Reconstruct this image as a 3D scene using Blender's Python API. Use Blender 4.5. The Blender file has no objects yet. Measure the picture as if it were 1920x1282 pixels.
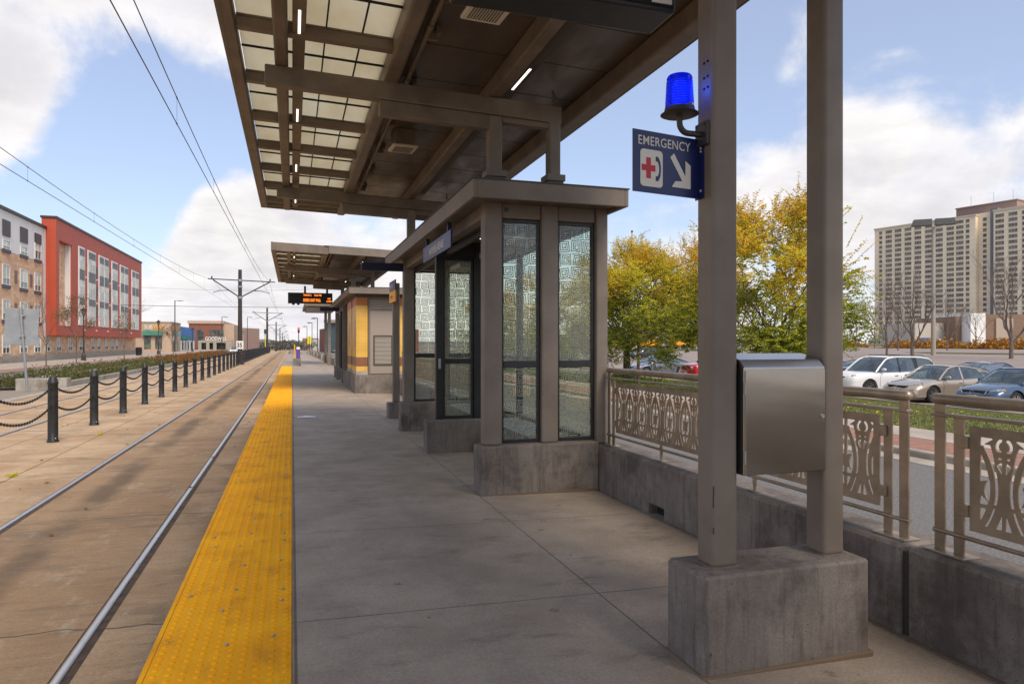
import bpy, math, random, numpy as np
from mathutils import Vector, Matrix, noise as mnoise
R = math.radians
scene = bpy.context.scene
COL = scene.collection
random.seed(7)

# ------------------------------------------------------------------ camera
CAM_Z = 1.45
yaw = math.atan((960 - 548) / 1300.0)
cam = bpy.data.cameras.new('camera'); co = bpy.data.objects.new('camera', cam); COL.objects.link(co)
co.location = (0, 0, CAM_Z); co.rotation_euler = (R(90), 0, -yaw)
cam.sensor_fit = 'HORIZONTAL'; cam.sensor_width = 36; cam.lens = 36 * 1300 / 1920
cam.shift_y = (643 - 641) / 1920.0
cam.clip_start = 0.05; cam.clip_end = 12000
scene.camera = co

# ------------------------------------------------------------------ sky, sun, exposure
SUN_EL, SUN_AZ = 50, 169      # azimuth from +Y towards +X
SUN_POWER, SUN_ANGLE, SKY_STRENGTH, EXPOSURE = 2.2, 30, 0.100, 0.60
scene.view_settings.view_transform = 'Standard'; scene.view_settings.look = 'None'
scene.view_settings.exposure = EXPOSURE; scene.view_settings.gamma = 1
sun = bpy.data.lights.new('sun', 'SUN'); so = bpy.data.objects.new('sun', sun); COL.objects.link(so)
sun.energy = SUN_POWER; sun.angle = R(SUN_ANGLE); sun.color = (1, .89, .74)
sd = Vector((math.sin(R(SUN_AZ)) * math.cos(R(SUN_EL)), math.cos(R(SUN_AZ)) * math.cos(R(SUN_EL)), math.sin(R(SUN_EL))))
so.rotation_euler = sd.to_track_quat('Z', 'Y').to_euler(); so.location = sd * 50

def cam_dir(px, py):
    a = (px - 960) / 1300; b = (643 - py) / 1300
    s, c = math.sin(yaw), math.cos(yaw)
    return Vector((s + a * c, c - a * s, b)).normalized()

w = bpy.data.worlds.new('World'); scene.world = w; w.use_nodes = True
def world():
    nt = w.node_tree; N = nt.nodes; L = nt.links; N.clear()
    out = N.new('ShaderNodeOutputWorld'); bg = N.new('ShaderNodeBackground'); bg.inputs[1].default_value = SKY_STRENGTH
    sky = N.new('ShaderNodeTexSky'); sky.sky_type = 'NISHITA'; sky.sun_disc = False
    sky.sun_elevation = R(SUN_EL); sky.sun_rotation = R(SUN_AZ); sky.air_density = 1.0; sky.dust_density = 1.2; sky.ozone_density = 1.6
    tc = N.new('ShaderNodeTexCoord')
    def math_(op, a, b=None, c=None, clamp=False):
        m = N.new('ShaderNodeMath'); m.operation = op; m.use_clamp = clamp
        for i, x in enumerate((a, b, c)):
            if x is None: continue
            if isinstance(x, (int, float)): m.inputs[i].default_value = x
            else: L.new(x, m.inputs[i])
        return m.outputs[0]
    def mapr(x, a, b, c, d, smooth=True):
        m = N.new('ShaderNodeMapRange'); m.interpolation_type = 'SMOOTHSTEP' if smooth else 'LINEAR'
        L.new(x, m.inputs[0]); m.inputs[1].default_value = a; m.inputs[2].default_value = b; m.inputs[3].default_value = c; m.inputs[4].default_value = d
        return m.outputs[0]
    sep = N.new('ShaderNodeSeparateXYZ'); L.new(tc.outputs['Generated'], sep.inputs[0])
    zz = math_('ADD', math_('MAXIMUM', sep.outputs[2], 0.0), 0.16)
    cx = math_('DIVIDE', sep.outputs[0], zz); cy = math_('DIVIDE', sep.outputs[1], zz)
    cmb = N.new('ShaderNodeCombineXYZ'); L.new(cx, cmb.inputs[0]); L.new(cy, cmb.inputs[1])
    def noise(vec, scale, det, rough, off):
        mp = N.new('ShaderNodeMapping'); mp.inputs[1].default_value = off; L.new(vec, mp.inputs[0])
        n = N.new('ShaderNodeTexNoise'); n.inputs['Scale'].default_value = scale; n.inputs['Detail'].default_value = det; n.inputs['Roughness'].default_value = rough
        n.inputs['Distortion'].default_value = .25
        L.new(mp.outputs[0], n.inputs[0]); return n.outputs[0]
    n1 = noise(cmb.outputs[0], 1.3, 9, .60, (3.1, 7.7, 0))
    n2 = noise(tc.outputs['Generated'], 9, 9, .62, (5, 1, 2))
    base = math_('ADD', math_('MULTIPLY', n1, .50), math_('MULTIPLY', n2, .50))
    # big cloud masses and clear patches, as directions in the sky
    blobs = [(70, 20, 13, .16), (330, 40, 9, .14), (450, 60, 5, .10), (60, 215, 4.5, .22), (30, 260, 4, .14), (120, 290, 2.2, .10),
             (340, 410, 3.6, .16), (470, 440, 5, .18), (420, 350, 2.2, .12), (560, 480, 5, .15), (520, 590, 14, .12),
             (200, 180, 5, -.22), (330, 210, 6.5, -.24), (60, 380, 6, -.25), (230, 300, 5.5, -.25), (390, 230, 5, -.16), (180, 380, 5, -.2), (230, 400, 4, -.1),
             (640, 440, 3.5, -.12), (1130, 330, 8, -.13), (1300, 120, 8, -.1), (1440, 90, 5, -.10), (1480, 60, 3, .12), (1600, 110, 5, .08),
             (1430, 350, 4, .16), (1450, 280, 3, -.06), (1700, 290, 8, .12), (1640, 350, 5, .14), (1880, 130, 10, -.12), (1750, 60, 6, -.12), (1860, 320, 7, .13), (1220, 560, 9, .07)]
    acc = base
    for px, py, rad, wt in blobs:
        d = cam_dir(px, py)
        dp = N.new('ShaderNodeVectorMath'); dp.operation = 'DOT_PRODUCT'; dp.inputs[1].default_value = d
        nrm = N.new('ShaderNodeVectorMath'); nrm.operation = 'NORMALIZE'; L.new(tc.outputs['Generated'], nrm.inputs[0]); L.new(nrm.outputs[0], dp.inputs[0])
        m = mapr(dp.outputs['Value'], math.cos(R(rad * 1.35)), math.cos(R(rad * .25)), 0, wt)
        acc = math_('ADD', acc, m)
    lowband = mapr(sep.outputs[2], .02, .22, .10, 0)
    acc = math_('ADD', acc, lowband)
    mask = mapr(acc, .46, .68, 0, 1)
    shade = math_('ADD', mapr(acc, .60, .95, 1.0, .90), mapr(noise(cmb.outputs[0], 3.2, 8, .6, (1, 2, 0)), .35, .65, -.07, .05))
    ccol = N.new('ShaderNodeMix'); ccol.data_type = 'RGBA'
    ccol.inputs[6].default_value = (5.9, 5.8, 6.1, 1); ccol.inputs[7].default_value = (6.8, 6.6, 6.6, 1)
    L.new(mapr(n2, .35, .6, 0, 1), ccol.inputs[0])
    # tint of the clear sky
    tint = N.new('ShaderNodeMix'); tint.data_type = 'RGBA'; tint.blend_type = 'MULTIPLY'; tint.inputs[0].default_value = 1
    L.new(sky.outputs[0], tint.inputs[6]); tint.inputs[7].default_value = SKYTINT
    veil = N.new('ShaderNodeMix'); veil.data_type = 'RGBA'; veil.inputs[0].default_value = .32
    L.new(tint.outputs[2], veil.inputs[6]); veil.inputs[7].default_value = (5.2, 5.6, 6.6, 1)
    cs = N.new('ShaderNodeVectorMath'); cs.operation = 'SCALE'; L.new(ccol.outputs[2], cs.inputs[0]); L.new(shade, cs.inputs['Scale'])
    mx = N.new('ShaderNodeMix'); mx.data_type = 'RGBA'
    L.new(mask, mx.inputs[0]); L.new(veil.outputs[2], mx.inputs[6]); L.new(cs.outputs[0], mx.inputs[7])
    L.new(mx.outputs[2], bg.inputs[0]); L.new(bg.outputs[0], out.inputs[0])
SKYTINT = (1.20, 1.17, 1.24, 1)
world()

# ------------------------------------------------------------------ helpers
def C(r, g, b):
    f = lambda v: ((v / 255 + .055) / 1.055) ** 2.4 if v > 10 else v / 255 / 12.92
    return (f(r), f(g), f(b), 1)

class MB:
    def __init__(s): s.v = []; s.f = []; s.m = []; s.tf = None
    def add(s, vs, fs, mi=0):
        n = len(s.v)
        if s.tf is not None: vs = [tuple(s.tf @ Vector(p)) for p in vs]
        s.v.extend(tuple(p) for p in vs); s.f.extend(tuple(i + n for i in f) for f in fs); s.m.extend([mi] * len(fs)); return s
    def box(s, x0, x1, y0, y1, z0, z1, mi=0):
        return s.add([(x0,y0,z0),(x1,y0,z0),(x1,y1,z0),(x0,y1,z0),(x0,y0,z1),(x1,y0,z1),(x1,y1,z1),(x0,y1,z1)],
              [(0,3,2,1),(4,5,6,7),(0,1,5,4),(1,2,6,5),(2,3,7,6),(3,0,4,7)], mi)
    def hexa(s, p, mi=0):   # 8 points in box order
        return s.add(p, [(0,3,2,1),(4,5,6,7),(0,1,5,4),(1,2,6,5),(2,3,7,6),(3,0,4,7)], mi)
    def cyl(s, p0, p1, r0, r1=None, n=12, mi=0, caps=True):
        r1 = r0 if r1 is None else r1
        p0 = Vector(p0); p1 = Vector(p1); d = (p1 - p0)
        if d.length < 1e-6: return s
        d.normalize(); a = d.orthogonal().normalized(); b = d.cross(a)
        vs = []
        for p, r in ((p0, r0), (p1, r1)):
            for i in range(n):
                t = 2 * math.pi * i / n; vs.append(p + a * (r * math.cos(t)) + b * (r * math.sin(t)))
        fs = [(i, (i + 1) % n, n + (i + 1) % n, n + i) for i in range(n)]
        if caps: fs += [tuple(range(n - 1, -1, -1)), tuple(range(n, 2 * n))]
        return s.add(vs, fs, mi)
    def tube(s, pts, r, n=8, mi=0):
        pts = [Vector(p) for p in pts]; rr = r if isinstance(r, (list, tuple)) else [r] * len(pts)
        a = None; vs = []
        for i, p in enumerate(pts):
            d = (pts[min(i + 1, len(pts) - 1)] - pts[max(i - 1, 0)]).normalized()
            if a is None: a = d.orthogonal().normalized()
            a = (a - d * a.dot(d)).normalized(); b = d.cross(a)
            for k in range(n):
                t = 2 * math.pi * k / n; vs.append(p + a * (rr[i] * math.cos(t)) + b * (rr[i] * math.sin(t)))
        fs = [(i * n + k, i * n + (k + 1) % n, (i + 1) * n + (k + 1) % n, (i + 1) * n + k) for i in range(len(pts) - 1) for k in range(n)]
        fs += [tuple(range(n - 1, -1, -1)), tuple((len(pts) - 1) * n + k for k in range(n))]
        return s.add(vs, fs, mi)
    def lathe(s, prof, c=(0, 0, 0), n=20, axis='z', mi=0):
        vs = []; P = len(prof)
        for i in range(n):
            t = 2 * math.pi * i / n; ct, st = math.cos(t), math.sin(t)
            for r, h in prof:
                q = (r * ct, r * st, h) if axis == 'z' else ((r * ct, h, r * st) if axis == 'y' else (h, r * ct, r * st))
                vs.append((c[0] + q[0], c[1] + q[1], c[2] + q[2]))
        fs = [(i * P + k, ((i + 1) % n) * P + k, ((i + 1) % n) * P + k + 1, i * P + k + 1) for i in range(n) for k in range(P - 1)]
        return s.add(vs, fs, mi)
    def prism(s, poly, axis, a, b, mi=0):   # poly of 2d points, extruded along axis from a to b
        n = len(poly); vs = []
        for t in (a, b):
            for (p, q) in poly: vs.append({'x': (t, p, q), 'y': (p, t, q), 'z': (p, q, t)}[axis])
        return s.add(vs, [tuple(range(n - 1, -1, -1)), tuple(range(n, 2 * n))] + [(i, (i + 1) % n, n + (i + 1) % n, n + i) for i in range(n)], mi)
    def sph(s, c, r, n=10, sc=(1, 1, 1), mi=0):
        prof = [(max(1e-4, math.sin(math.pi * k / n)) , -math.cos(math.pi * k / n)) for k in range(n + 1)]
        vs = []; P = n + 1; m = n * 2
        for i in range(m):
            t = 2 * math.pi * i / m
            for a_, h in prof: vs.append((c[0] + r * sc[0] * a_ * math.cos(t), c[1] + r * sc[1] * a_ * math.sin(t), c[2] + r * sc[2] * h))
        return s.add(vs, [(i * P + k, ((i + 1) % m) * P + k, ((i + 1) % m) * P + k + 1, i * P + k + 1) for i in range(m) for k in range(n)], mi)
    def build(s, name, mat, parent=None, bevel=0, smooth=False, label=None, local=False, seg=2, kind=None, fixn=False):
        me = bpy.data.meshes.new(name)
        vs = s.v; loc = Vector((0, 0, 0))
        if parent is not None and not local:
            r = parent
            while r.parent: r = r.parent
            inv = (Matrix.Translation(r.location) @ Matrix.Rotation(r.rotation_euler.z, 4, 'Z')).inverted()
            A = np.array(vs, dtype=float); Mx = np.array(inv)
            A = A @ Mx[:3, :3].T + Mx[:3, 3]; vs = A.tolist()
        elif parent is None:
            A = np.array(vs, dtype=float); mn = A.min(0); mxx = A.max(0)
            loc = Vector(((mn[0] + mxx[0]) / 2, (mn[1] + mxx[1]) / 2, mn[2])); vs = (A - np.array(loc)).tolist()
        me.from_pydata(vs, [], s.f)
        for m_ in (mat if isinstance(mat, (list, tuple)) else [mat]): me.materials.append(m_)
        if any(s.m): me.polygons.foreach_set('material_index', s.m)
        if fixn:
            import bmesh
            bm = bmesh.new(); bm.from_mesh(me); bmesh.ops.recalc_face_normals(bm, faces=bm.faces); bm.to_mesh(me); bm.free()
        if smooth:
            me.shade_smooth(); me.set_sharp_from_angle(angle=R(smooth if smooth > 1 else 40))
        me.update()
        o = bpy.data.objects.new(name, me); COL.objects.link(o); o.location = loc
        if parent is not None: o.parent = parent
        if bevel:
            b = o.modifiers.new('bevel', 'BEVEL'); b.width = bevel; b.segments = seg; b.limit_method = 'ANGLE'; b.angle_limit = R(40)
        if label: o['label'] = label
        if kind: o['kind'] = kind
        return o

def thing(name, label, cat, loc=(0, 0, 0), rz=0, group=None):
    o = bpy.data.objects.new(name, None); COL.objects.link(o); o.location = loc; o.rotation_euler = (0, 0, rz); o.empty_display_size = .2
    o['label'] = label; o['category'] = cat
    if group: o['group'] = group
    return o
def tag(o, label, cat, group=None):
    o['label'] = label; o['category'] = cat
    if group: o['group'] = group
    return o
def struct(o): o['kind'] = 'structure'; return o
def kids(o): return KID.get(o.name, [])
def copy_tree(o, loc=None, rz=None, label=None):
    """a thing with copies of its parts and sub-parts"""
    def rec(src, par):
        c = src.copy(); COL.objects.link(c); c.parent = par
        for k in [x for x in src.children]: rec(k, c)
        return c
    c = rec(o, None)
    if loc is not None: c.location = loc
    if rz is not None: c.rotation_euler = (0, 0, rz)
    if label: c['label'] = label
    return c
ORD = 'nearest second third fourth fifth sixth seventh eighth ninth tenth eleventh twelfth thirteenth fourteenth fifteenth sixteenth seventeenth eighteenth nineteenth twentieth'.split()
def ordinal(i):
    if i < 20: return ORD[i]
    t = ['twenty', 'thirty', 'forty', 'fifty', 'sixty'][(i + 1) // 10 - 2]; u = (i + 1) % 10
    one = 'first second third fourth fifth sixth seventh eighth ninth'.split()
    return t + '-' + one[u - 1] if u else {'twenty': 'twentieth', 'thirty': 'thirtieth', 'forty': 'fortieth', 'fifty': 'fiftieth', 'sixty': 'sixtieth'}[t]

def text_mesh(txt, size, M4, mat, name, parent, depth=.002, align='LEFT', xs=1.0, bold=0.0, spacing=1.0):
    cu = bpy.data.curves.new('t', 'FONT'); cu.body = txt; cu.size = size; cu.extrude = depth; cu.align_x = align; cu.offset = bold; cu.space_character = spacing
    t = bpy.data.objects.new('t', cu); COL.objects.link(t)
    dg = bpy.context.evaluated_depsgraph_get(); me = bpy.data.meshes.new_from_object(t.evaluated_get(dg))
    me.transform(Matrix.Scale(xs, 4, (1, 0, 0)))
    mb = MB(); mb.tf = M4; mb.add([v.co[:] for v in me.vertices], [tuple(p.vertices) for p in me.polygons])
    bpy.data.objects.remove(t); bpy.data.meshes.remove(me)
    return mb.build(name, mat, parent)
def frame4(o, ex, ey):   # matrix with local x=ex, y=ey, z=ex×ey at o
    ex = Vector(ex).normalized(); ey = Vector(ey).normalized(); ez = ex.cross(ey)
    return Matrix(((ex.x, ey.x, ez.x, o[0]), (ex.y, ey.y, ez.y, o[1]), (ex.z, ey.z, ez.z, o[2]), (0, 0, 0, 1)))

# ------------------------------------------------------------------ materials
class NT:
    def __init__(s, name):
        s.mat = bpy.data.materials.new(name); s.mat.use_nodes = True; s.nt = s.mat.node_tree; s.N = s.nt.nodes; s.L = s.nt.links
        s.b = s.N['Principled BSDF']; s.out = s.N['Material Output']
        g = s.N.new('ShaderNodeNewGeometry'); s.pos = g.outputs['Position']
        s.xyz = None
    def sep(s):
        if s.xyz is None:
            q = s.N.new('ShaderNodeSeparateXYZ'); s.L.new(s.pos, q.inputs[0]); s.xyz = q.outputs
        return s.xyz
    def inp(s, k, v):
        if isinstance(v, (int, float, tuple)): s.b.inputs[k].default_value = v
        else: s.L.new(v, s.b.inputs[k])
    def noise(s, scale, det=5, rough=.55, st=(1, 1, 1), off=(0, 0, 0), dist=0, vec=None):
        mp = s.N.new('ShaderNodeMapping'); mp.inputs[3].default_value = st; mp.inputs[1].default_value = off; s.L.new(vec or s.pos, mp.inputs[0])
        n = s.N.new('ShaderNodeTexNoise'); n.inputs['Scale'].default_value = scale; n.inputs['Detail'].default_value = det; n.inputs['Roughness'].default_value = rough; n.inputs['Distortion'].default_value = dist
        s.L.new(mp.outputs[0], n.inputs[0]); return n.outputs[0]
    def voro(s, scale, st=(1, 1, 1), feat='F1'):
        mp = s.N.new('ShaderNodeMapping'); mp.inputs[3].default_value = st; s.L.new(s.pos, mp.inputs[0])
        n = s.N.new('ShaderNodeTexVoronoi'); n.feature = feat; n.inputs['Scale'].default_value = scale; s.L.new(mp.outputs[0], n.inputs[0]); return n.outputs[0]
    def m(s, op, a, b=None, c=None, clamp=False):
        n = s.N.new('ShaderNodeMath'); n.operation = op; n.use_clamp = clamp
        for i, x in enumerate((a, b, c)):
            if x is None: continue
            if isinstance(x, (int, float)): n.inputs[i].default_value = x
            else: s.L.new(x, n.inputs[i])
        return n.outputs[0]
    def mr(s, x, a, b, c=0, d=1, smooth=True):
        n = s.N.new('ShaderNodeMapRange'); n.interpolation_type = 'SMOOTHSTEP' if smooth else 'LINEAR'
        s.L.new(x, n.inputs[0])
        for i, q in enumerate((a, b, c, d)): n.inputs[i + 1].default_value = q
        return n.outputs[0]
    def mix(s, f, a, b, mode='MIX'):
        n = s.N.new('ShaderNodeMix'); n.data_type = 'RGBA'; n.blend_type = mode
        for i, x in ((0, f), (6, a), (7, b)):
            if isinstance(x, (int, float, tuple)): n.inputs[i].default_value = x
            else: s.L.new(x, n.inputs[i])
        return n.outputs[2]
    def bump(s, h, strength=.3, dist=.01):
        n = s.N.new('ShaderNodeBump'); n.inputs['Strength'].default_value = strength; n.inputs['Distance'].default_value = dist
        s.L.new(h, n.inputs['Height']); s.L.new(n.outputs[0], s.b.inputs['Normal'])
    def joints(s, coord, period, off, width):
        """1 on a joint line, 0 elsewhere"""
        a = s.m('SUBTRACT', coord, off - period * 400 ); f = s.m('MODULO', a, period); d = s.m('ABSOLUTE', s.m('SUBTRACT', f, period / 2))
        return s.mr(d, period / 2 - width, period / 2 - width * .4, 0, 1)

def simple(name, col, rough=.6, metal=0., col2=None, ns=4, bs=0, bstr=.2, bd=.003, st=(1, 1, 1), spec=.5, coat=0, lo=.35, hi=.65, det=6):
    t = NT(name)
    if col2 is not None: t.inp('Base Color', t.mix(t.mr(t.noise(ns, det, .6, st), lo, hi), col, col2))
    else: t.inp('Base Color', col)
    t.inp('Roughness', rough); t.inp('Metallic', metal); t.inp('Specular IOR Level', spec)
    if coat: t.inp('Coat Weight', coat); t.inp('Coat Roughness', .06)
    if bs: t.bump(t.noise(bs, 4, .6, st), bstr, bd)
    return t.mat
def emis(name, col, strength, base=(0.02, 0.02, 0.02, 1)):
    t = NT(name); t.inp('Base Color', base); t.inp('Emission Color', col); t.inp('Emission Strength', strength); return t.mat

def concrete(name, ca, cb, streak=True, pits=True, dark=None):
    t = NT(name); dark = dark or (ca[0] * .35, ca[1] * .34, ca[2] * .34, 1)
    base = t.mix(t.mr(t.noise(2.3, 8, .62), .3, .7), ca, cb)
    base = t.mix(t.m('MULTIPLY', t.mr(t.noise(1.5, 10, .74, off=(4, 2, 9)), .46, .64), .72), base, dark)
    if streak:
        base = t.mix(t.m('MULTIPLY', t.mr(t.noise(3.2, 8, .7, (7, 7, .7)), .46, .70), .55), base, dark)
        base = t.mix(t.m('MULTIPLY', t.mr(t.noise(2.5, 8, .7, (10, 10, .6), off=(7, 1, 0)), .52, .72), .22), base, (cb[0] * 1.25, cb[1] * 1.23, cb[2] * 1.2, 1))
    if pits:
        wv = t.m('MULTIPLY', t.noise(25, 2, .5), .35); p = t.m('MAXIMUM', t.mr(t.m('ADD', t.voro(38), wv), .22, .32, 1, 0), t.mr(t.m('ADD', t.voro(14, (1, 1, .6)), wv), .17, .21, 1, 0)); sel = t.mr(t.noise(16, 3, .7), .50, .56)
        pm = t.m('MULTIPLY', p, sel); base = t.mix(t.m('MULTIPLY', pm, .9), base, (.02, .018, .016, 1))
    fine = t.noise(90, 4, .7)
    base = t.mix(t.mr(fine, .35, .68, 0, .45), base, (ca[0] * .6, ca[1] * .6, ca[2] * .6, 1))
    t.inp('Base Color', base); t.inp('Roughness', .88); t.inp('Specular IOR Level', .25)
    h = t.m('ADD', t.m('MULTIPLY', fine, .25), t.noise(40, 5, .6))
    if pits: h = t.m('SUBTRACT', h, t.m('MULTIPLY', pm, 2.0))
    t.bump(h, .35, .004); return t.mat

MAT = {}
MAT['conc_dark'] = concrete('weathered_concrete', (.185, .155, .132, 1), (.285, .244, .210, 1))
MAT['conc_light'] = concrete('light_concrete', (.36, .32, .27, 1), (.48, .43, .36, 1), pits=False)
def platform_mat():
    t = NT('platform_concrete'); X, Y, Z = t.sep()
    ca, cb = (.305, .243, .186, 1), (.45, .363, .283, 1)
    base = t.mix(t.mr(t.noise(1.4, 9, .65, (1, 1, 1)), .3, .7), ca, cb)
    base = t.mix(t.m('MULTIPLY', t.mr(t.noise(2.6, 10, .72, (.55, 1.5, 1), off=(3, 3, 0)), .54, .68), .5), base, (.11, .092, .078, 1))
    spots = t.m('MULTIPLY', t.mr(t.voro(2.2), .03, .09, 1, 0), t.mr(t.noise(60, 3, .7), .42, .55))
    base = t.mix(t.m('MULTIPLY', spots, .75), base, (.05, .045, .04, 1))
    specks = t.m('MULTIPLY', t.mr(t.m('ADD', t.voro(5), t.m('MULTIPLY', t.noise(60, 2, .5), .06)), .07, .10, 1, 0), t.mr(t.noise(4, 2, .5), .50, .53)); base = t.mix(t.m('MULTIPLY', specks, .75), base, (.05, .045, .04, 1))
    base = t.mix(t.mr(t.noise(75, 4, .7), .35, .68, 0, .42), base, (ca[0] * .5, ca[1] * .5, ca[2] * .5, 1)); base = t.mix(t.mr(t.noise(28, 5, .75, off=(5, 5, 5)), .52, .72, 0, .4), base, (.42, .37, .31, 1))
    j = t.m('MAXIMUM', t.joints(Y, 1.75, 2.90 - .875, .007), t.m('MAXIMUM', t.mr(t.m('ABSOLUTE', t.m('SUBTRACT', X, 1.735)), .003, .007, 1, 0), t.mr(t.m('ABSOLUTE', t.m('SUBTRACT', X, .016)), .004, .010, 1, 0)))
    base = t.mix(t.m('MULTIPLY', j, .7), base, (.06, .052, .045, 1))
    t.inp('Base Color', base); t.inp('Roughness', t.mr(t.noise(3, 6, .6), .3, .7, .55, .85)); t.inp('Specular IOR Level', .35)
    h = t.m('SUBTRACT', t.m('ADD', t.m('MULTIPLY', t.noise(20, 4, .6, (.5, 6, 1)), .5), t.m('MULTIPLY', t.noise(200, 3, .6), .5)), t.m('MULTIPLY', j, 3))
    t.bump(h, .3, .003); return t.mat
MAT['platform'] = platform_mat()
def track_mat():
    t = NT('track_concrete'); X, Y, Z = t.sep()
    base = t.mix(t.mr(t.noise(.8, 9, .65), .3, .7), (.43, .275, .155, 1), (.63, .45, .28, 1))
    inner = t.mr(t.m('ABSOLUTE', t.m('SUBTRACT', X, -1.97)), .68, .80, 1, 0)
    base = t.mix(t.m('MULTIPLY', inner, .55), base, (.34, .195, .095, 1))
    near = t.m('MULTIPLY', t.mr(Y, 5, 30, 1, 0), t.mr(X, -3.6, -2.8, 0, 1)); base = t.mix(t.m('MULTIPLY', near, .35), base, (.20, .145, .095, 1))
    blot = t.m('MULTIPLY', t.mr(t.noise(.9, 10, .74, (1.3, .9, 1), off=(2, 8, 0)), .50, .66), t.mr(t.m('ABSOLUTE', t.m('SUBTRACT', X, -1.95)), 1.2, 1.5, 1, 0))
    base = t.mix(t.m('MULTIPLY', blot, .5), base, (.16, .115, .08, 1))
    base = t.mix(t.m('MULTIPLY', t.mr(t.noise(1.6, 9, .7, (.45, 1.6, 1), off=(9, 0, 0)), .52, .66), .55), base, (.17, .13, .09, 1))
    base = t.mix(t.m('MULTIPLY', t.mr(t.noise(2.2, 9, .7, (1.6, .5, 1), off=(1, 5, 0)), .55, .70), .5), base, (.52, .44, .34, 1))
    oil = t.m('MULTIPLY', t.mr(t.m('ABSOLUTE', t.m('ADD', t.m('SUBTRACT', X, -2.16), t.m('MULTIPLY', t.m('SUBTRACT', t.noise(.9, 5, .6), .5), .35))), .05, .26, 1, 0), t.mr(t.noise(.6, 6, .6, off=(0, 4, 4)), .32, .56))
    base = t.mix(t.m('MULTIPLY', oil, .72), base, (.085, .062, .046, 1))
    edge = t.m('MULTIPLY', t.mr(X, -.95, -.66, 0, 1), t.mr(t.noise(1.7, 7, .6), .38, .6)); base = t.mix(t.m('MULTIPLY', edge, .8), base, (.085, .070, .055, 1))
    base = t.mix(t.m('MULTIPLY', t.mr(t.noise(3.2, 8, .75, (.8, 4.5, 1), off=(6, 1, 0)), .48, .70), .50), base, (.20, .125, .068, 1)); base = t.mix(t.m('MULTIPLY', t.mr(t.noise(5, 8, .8, (1, 3, 1), off=(3, 9, 0)), .55, .72), .45), base, (.66, .54, .40, 1)); base = t.mix(t.mr(t.noise(60, 4, .7), .35, .68, 0, .4), base, (.17, .125, .08, 1))
    wob = t.m('ADD', Y, t.m('MULTIPLY', t.m('SUBTRACT', t.noise(.8, 4, .6), .5), .5))
    j = t.joints(wob, 3.05, 2.0, .013)
    jx = t.m('MAXIMUM', t.mr(t.m('ABSOLUTE', t.m('SUBTRACT', X, -3.62)), .006, .014, 1, 0), t.mr(t.m('ABSOLUTE', t.m('SUBTRACT', X, -4.75)), .006, .014, 1, 0))
    j = t.m('MAXIMUM', j, jx); base = t.mix(t.m('MULTIPLY', j, .75), base, (.06, .045, .035, 1))
    t.inp('Base Color', base); t.inp('Roughness', .9); t.inp('Specular IOR Level', .2)
    t.bump(t.m('SUBTRACT', t.m('ADD', t.noise(25, 6, .65, (1, 2.5, 1)), t.m('MULTIPLY', t.noise(150, 3), .3)), t.m('MULTIPLY', j, 2)), .4, .006); return t.mat
MAT['track'] = track_mat()
def tactile_mat():
    t = NT('yellow_tactile'); X, Y, Z = t.sep()
    base = t.mix(t.mr(t.noise(2.5, 7, .6), .3, .7), (.86, .36, .002, 1), (.97, .45, .004, 1))
    base = t.mix(t.m('MULTIPLY', t.mr(t.noise(5, 9, .7, (1, .4, 1)), .50, .72), .5), base, (.40, .18, .02, 1)); base = t.mix(t.m('MULTIPLY', t.mr(t.noise(2.3, 9, .78, off=(8, 3, 0)), .60, .70), .55), base, (.20, .13, .06, 1)); base = t.mix(t.m('MULTIPLY', t.mr(t.noise(9, 6, .8, (1, .15, 1), off=(1, 2, 0)), .62, .72), .4), base, (.12, .10, .08, 1))
    g = t.m('MULTIPLY', t.mr(t.m('MODULO', t.m('ADD', X, 10), .0122), .0095, .0105, 0, 1), 1)
    t.inp('Base Color', base); t.inp('Roughness', .75); t.inp('Specular IOR Level', .2)
    k = t.m('ADD', t.mr(t.m('PINGPONG', Y, .003), 0, .003, 0, .4, False), t.mr(t.m('PINGPONG', X, .003), 0, .003, 0, .4, False))
    t.bump(t.m('ADD', k, t.noise(150, 3)), .25, .002); return t.mat
MAT['tactile'] = tactile_mat()
MAT['steel'] = simple('brown_painted_steel', C(125, 114, 102), .55, 0, C(114, 103, 92), 3, 420, .22, .0015, spec=.4)
MAT['steel_dark'] = simple('dark_brown_steel', C(82, 74, 66), .55, 0, C(73, 66, 59), 3, 420, .2, .0015, spec=.4)
MAT['canopy'] = simple('canopy_brown_paint', C(124, 110, 95), .5, 0, C(105, 93, 80), 2.5, 300, .25, .002, spec=.4)
MAT['stub'] = simple('grey_green_flashing', C(78, 80, 76), .5, .3, C(70, 70, 66), 5)
MAT['seam'] = simple('dark_seam', (.012, .01, .008, 1), .8)
def soffit_mat():
    t = NT('soffit_panel')
    t.inp('Base Color', t.mix(t.mr(t.noise(1.2, 6, .6, (2, 1, 1)), .35, .65), C(116, 102, 88), C(98, 87, 76))); t.inp('Metallic', .45)
    t.inp('Roughness', t.mr(t.noise(2, 6, .6, (3, 1, 1)), .3, .7, .30, .48)); t.bump(t.noise(30, 4, .6, (1, 12, 1)), .08, .002); return t.mat
MAT['soffit'] = soffit_mat()
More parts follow.
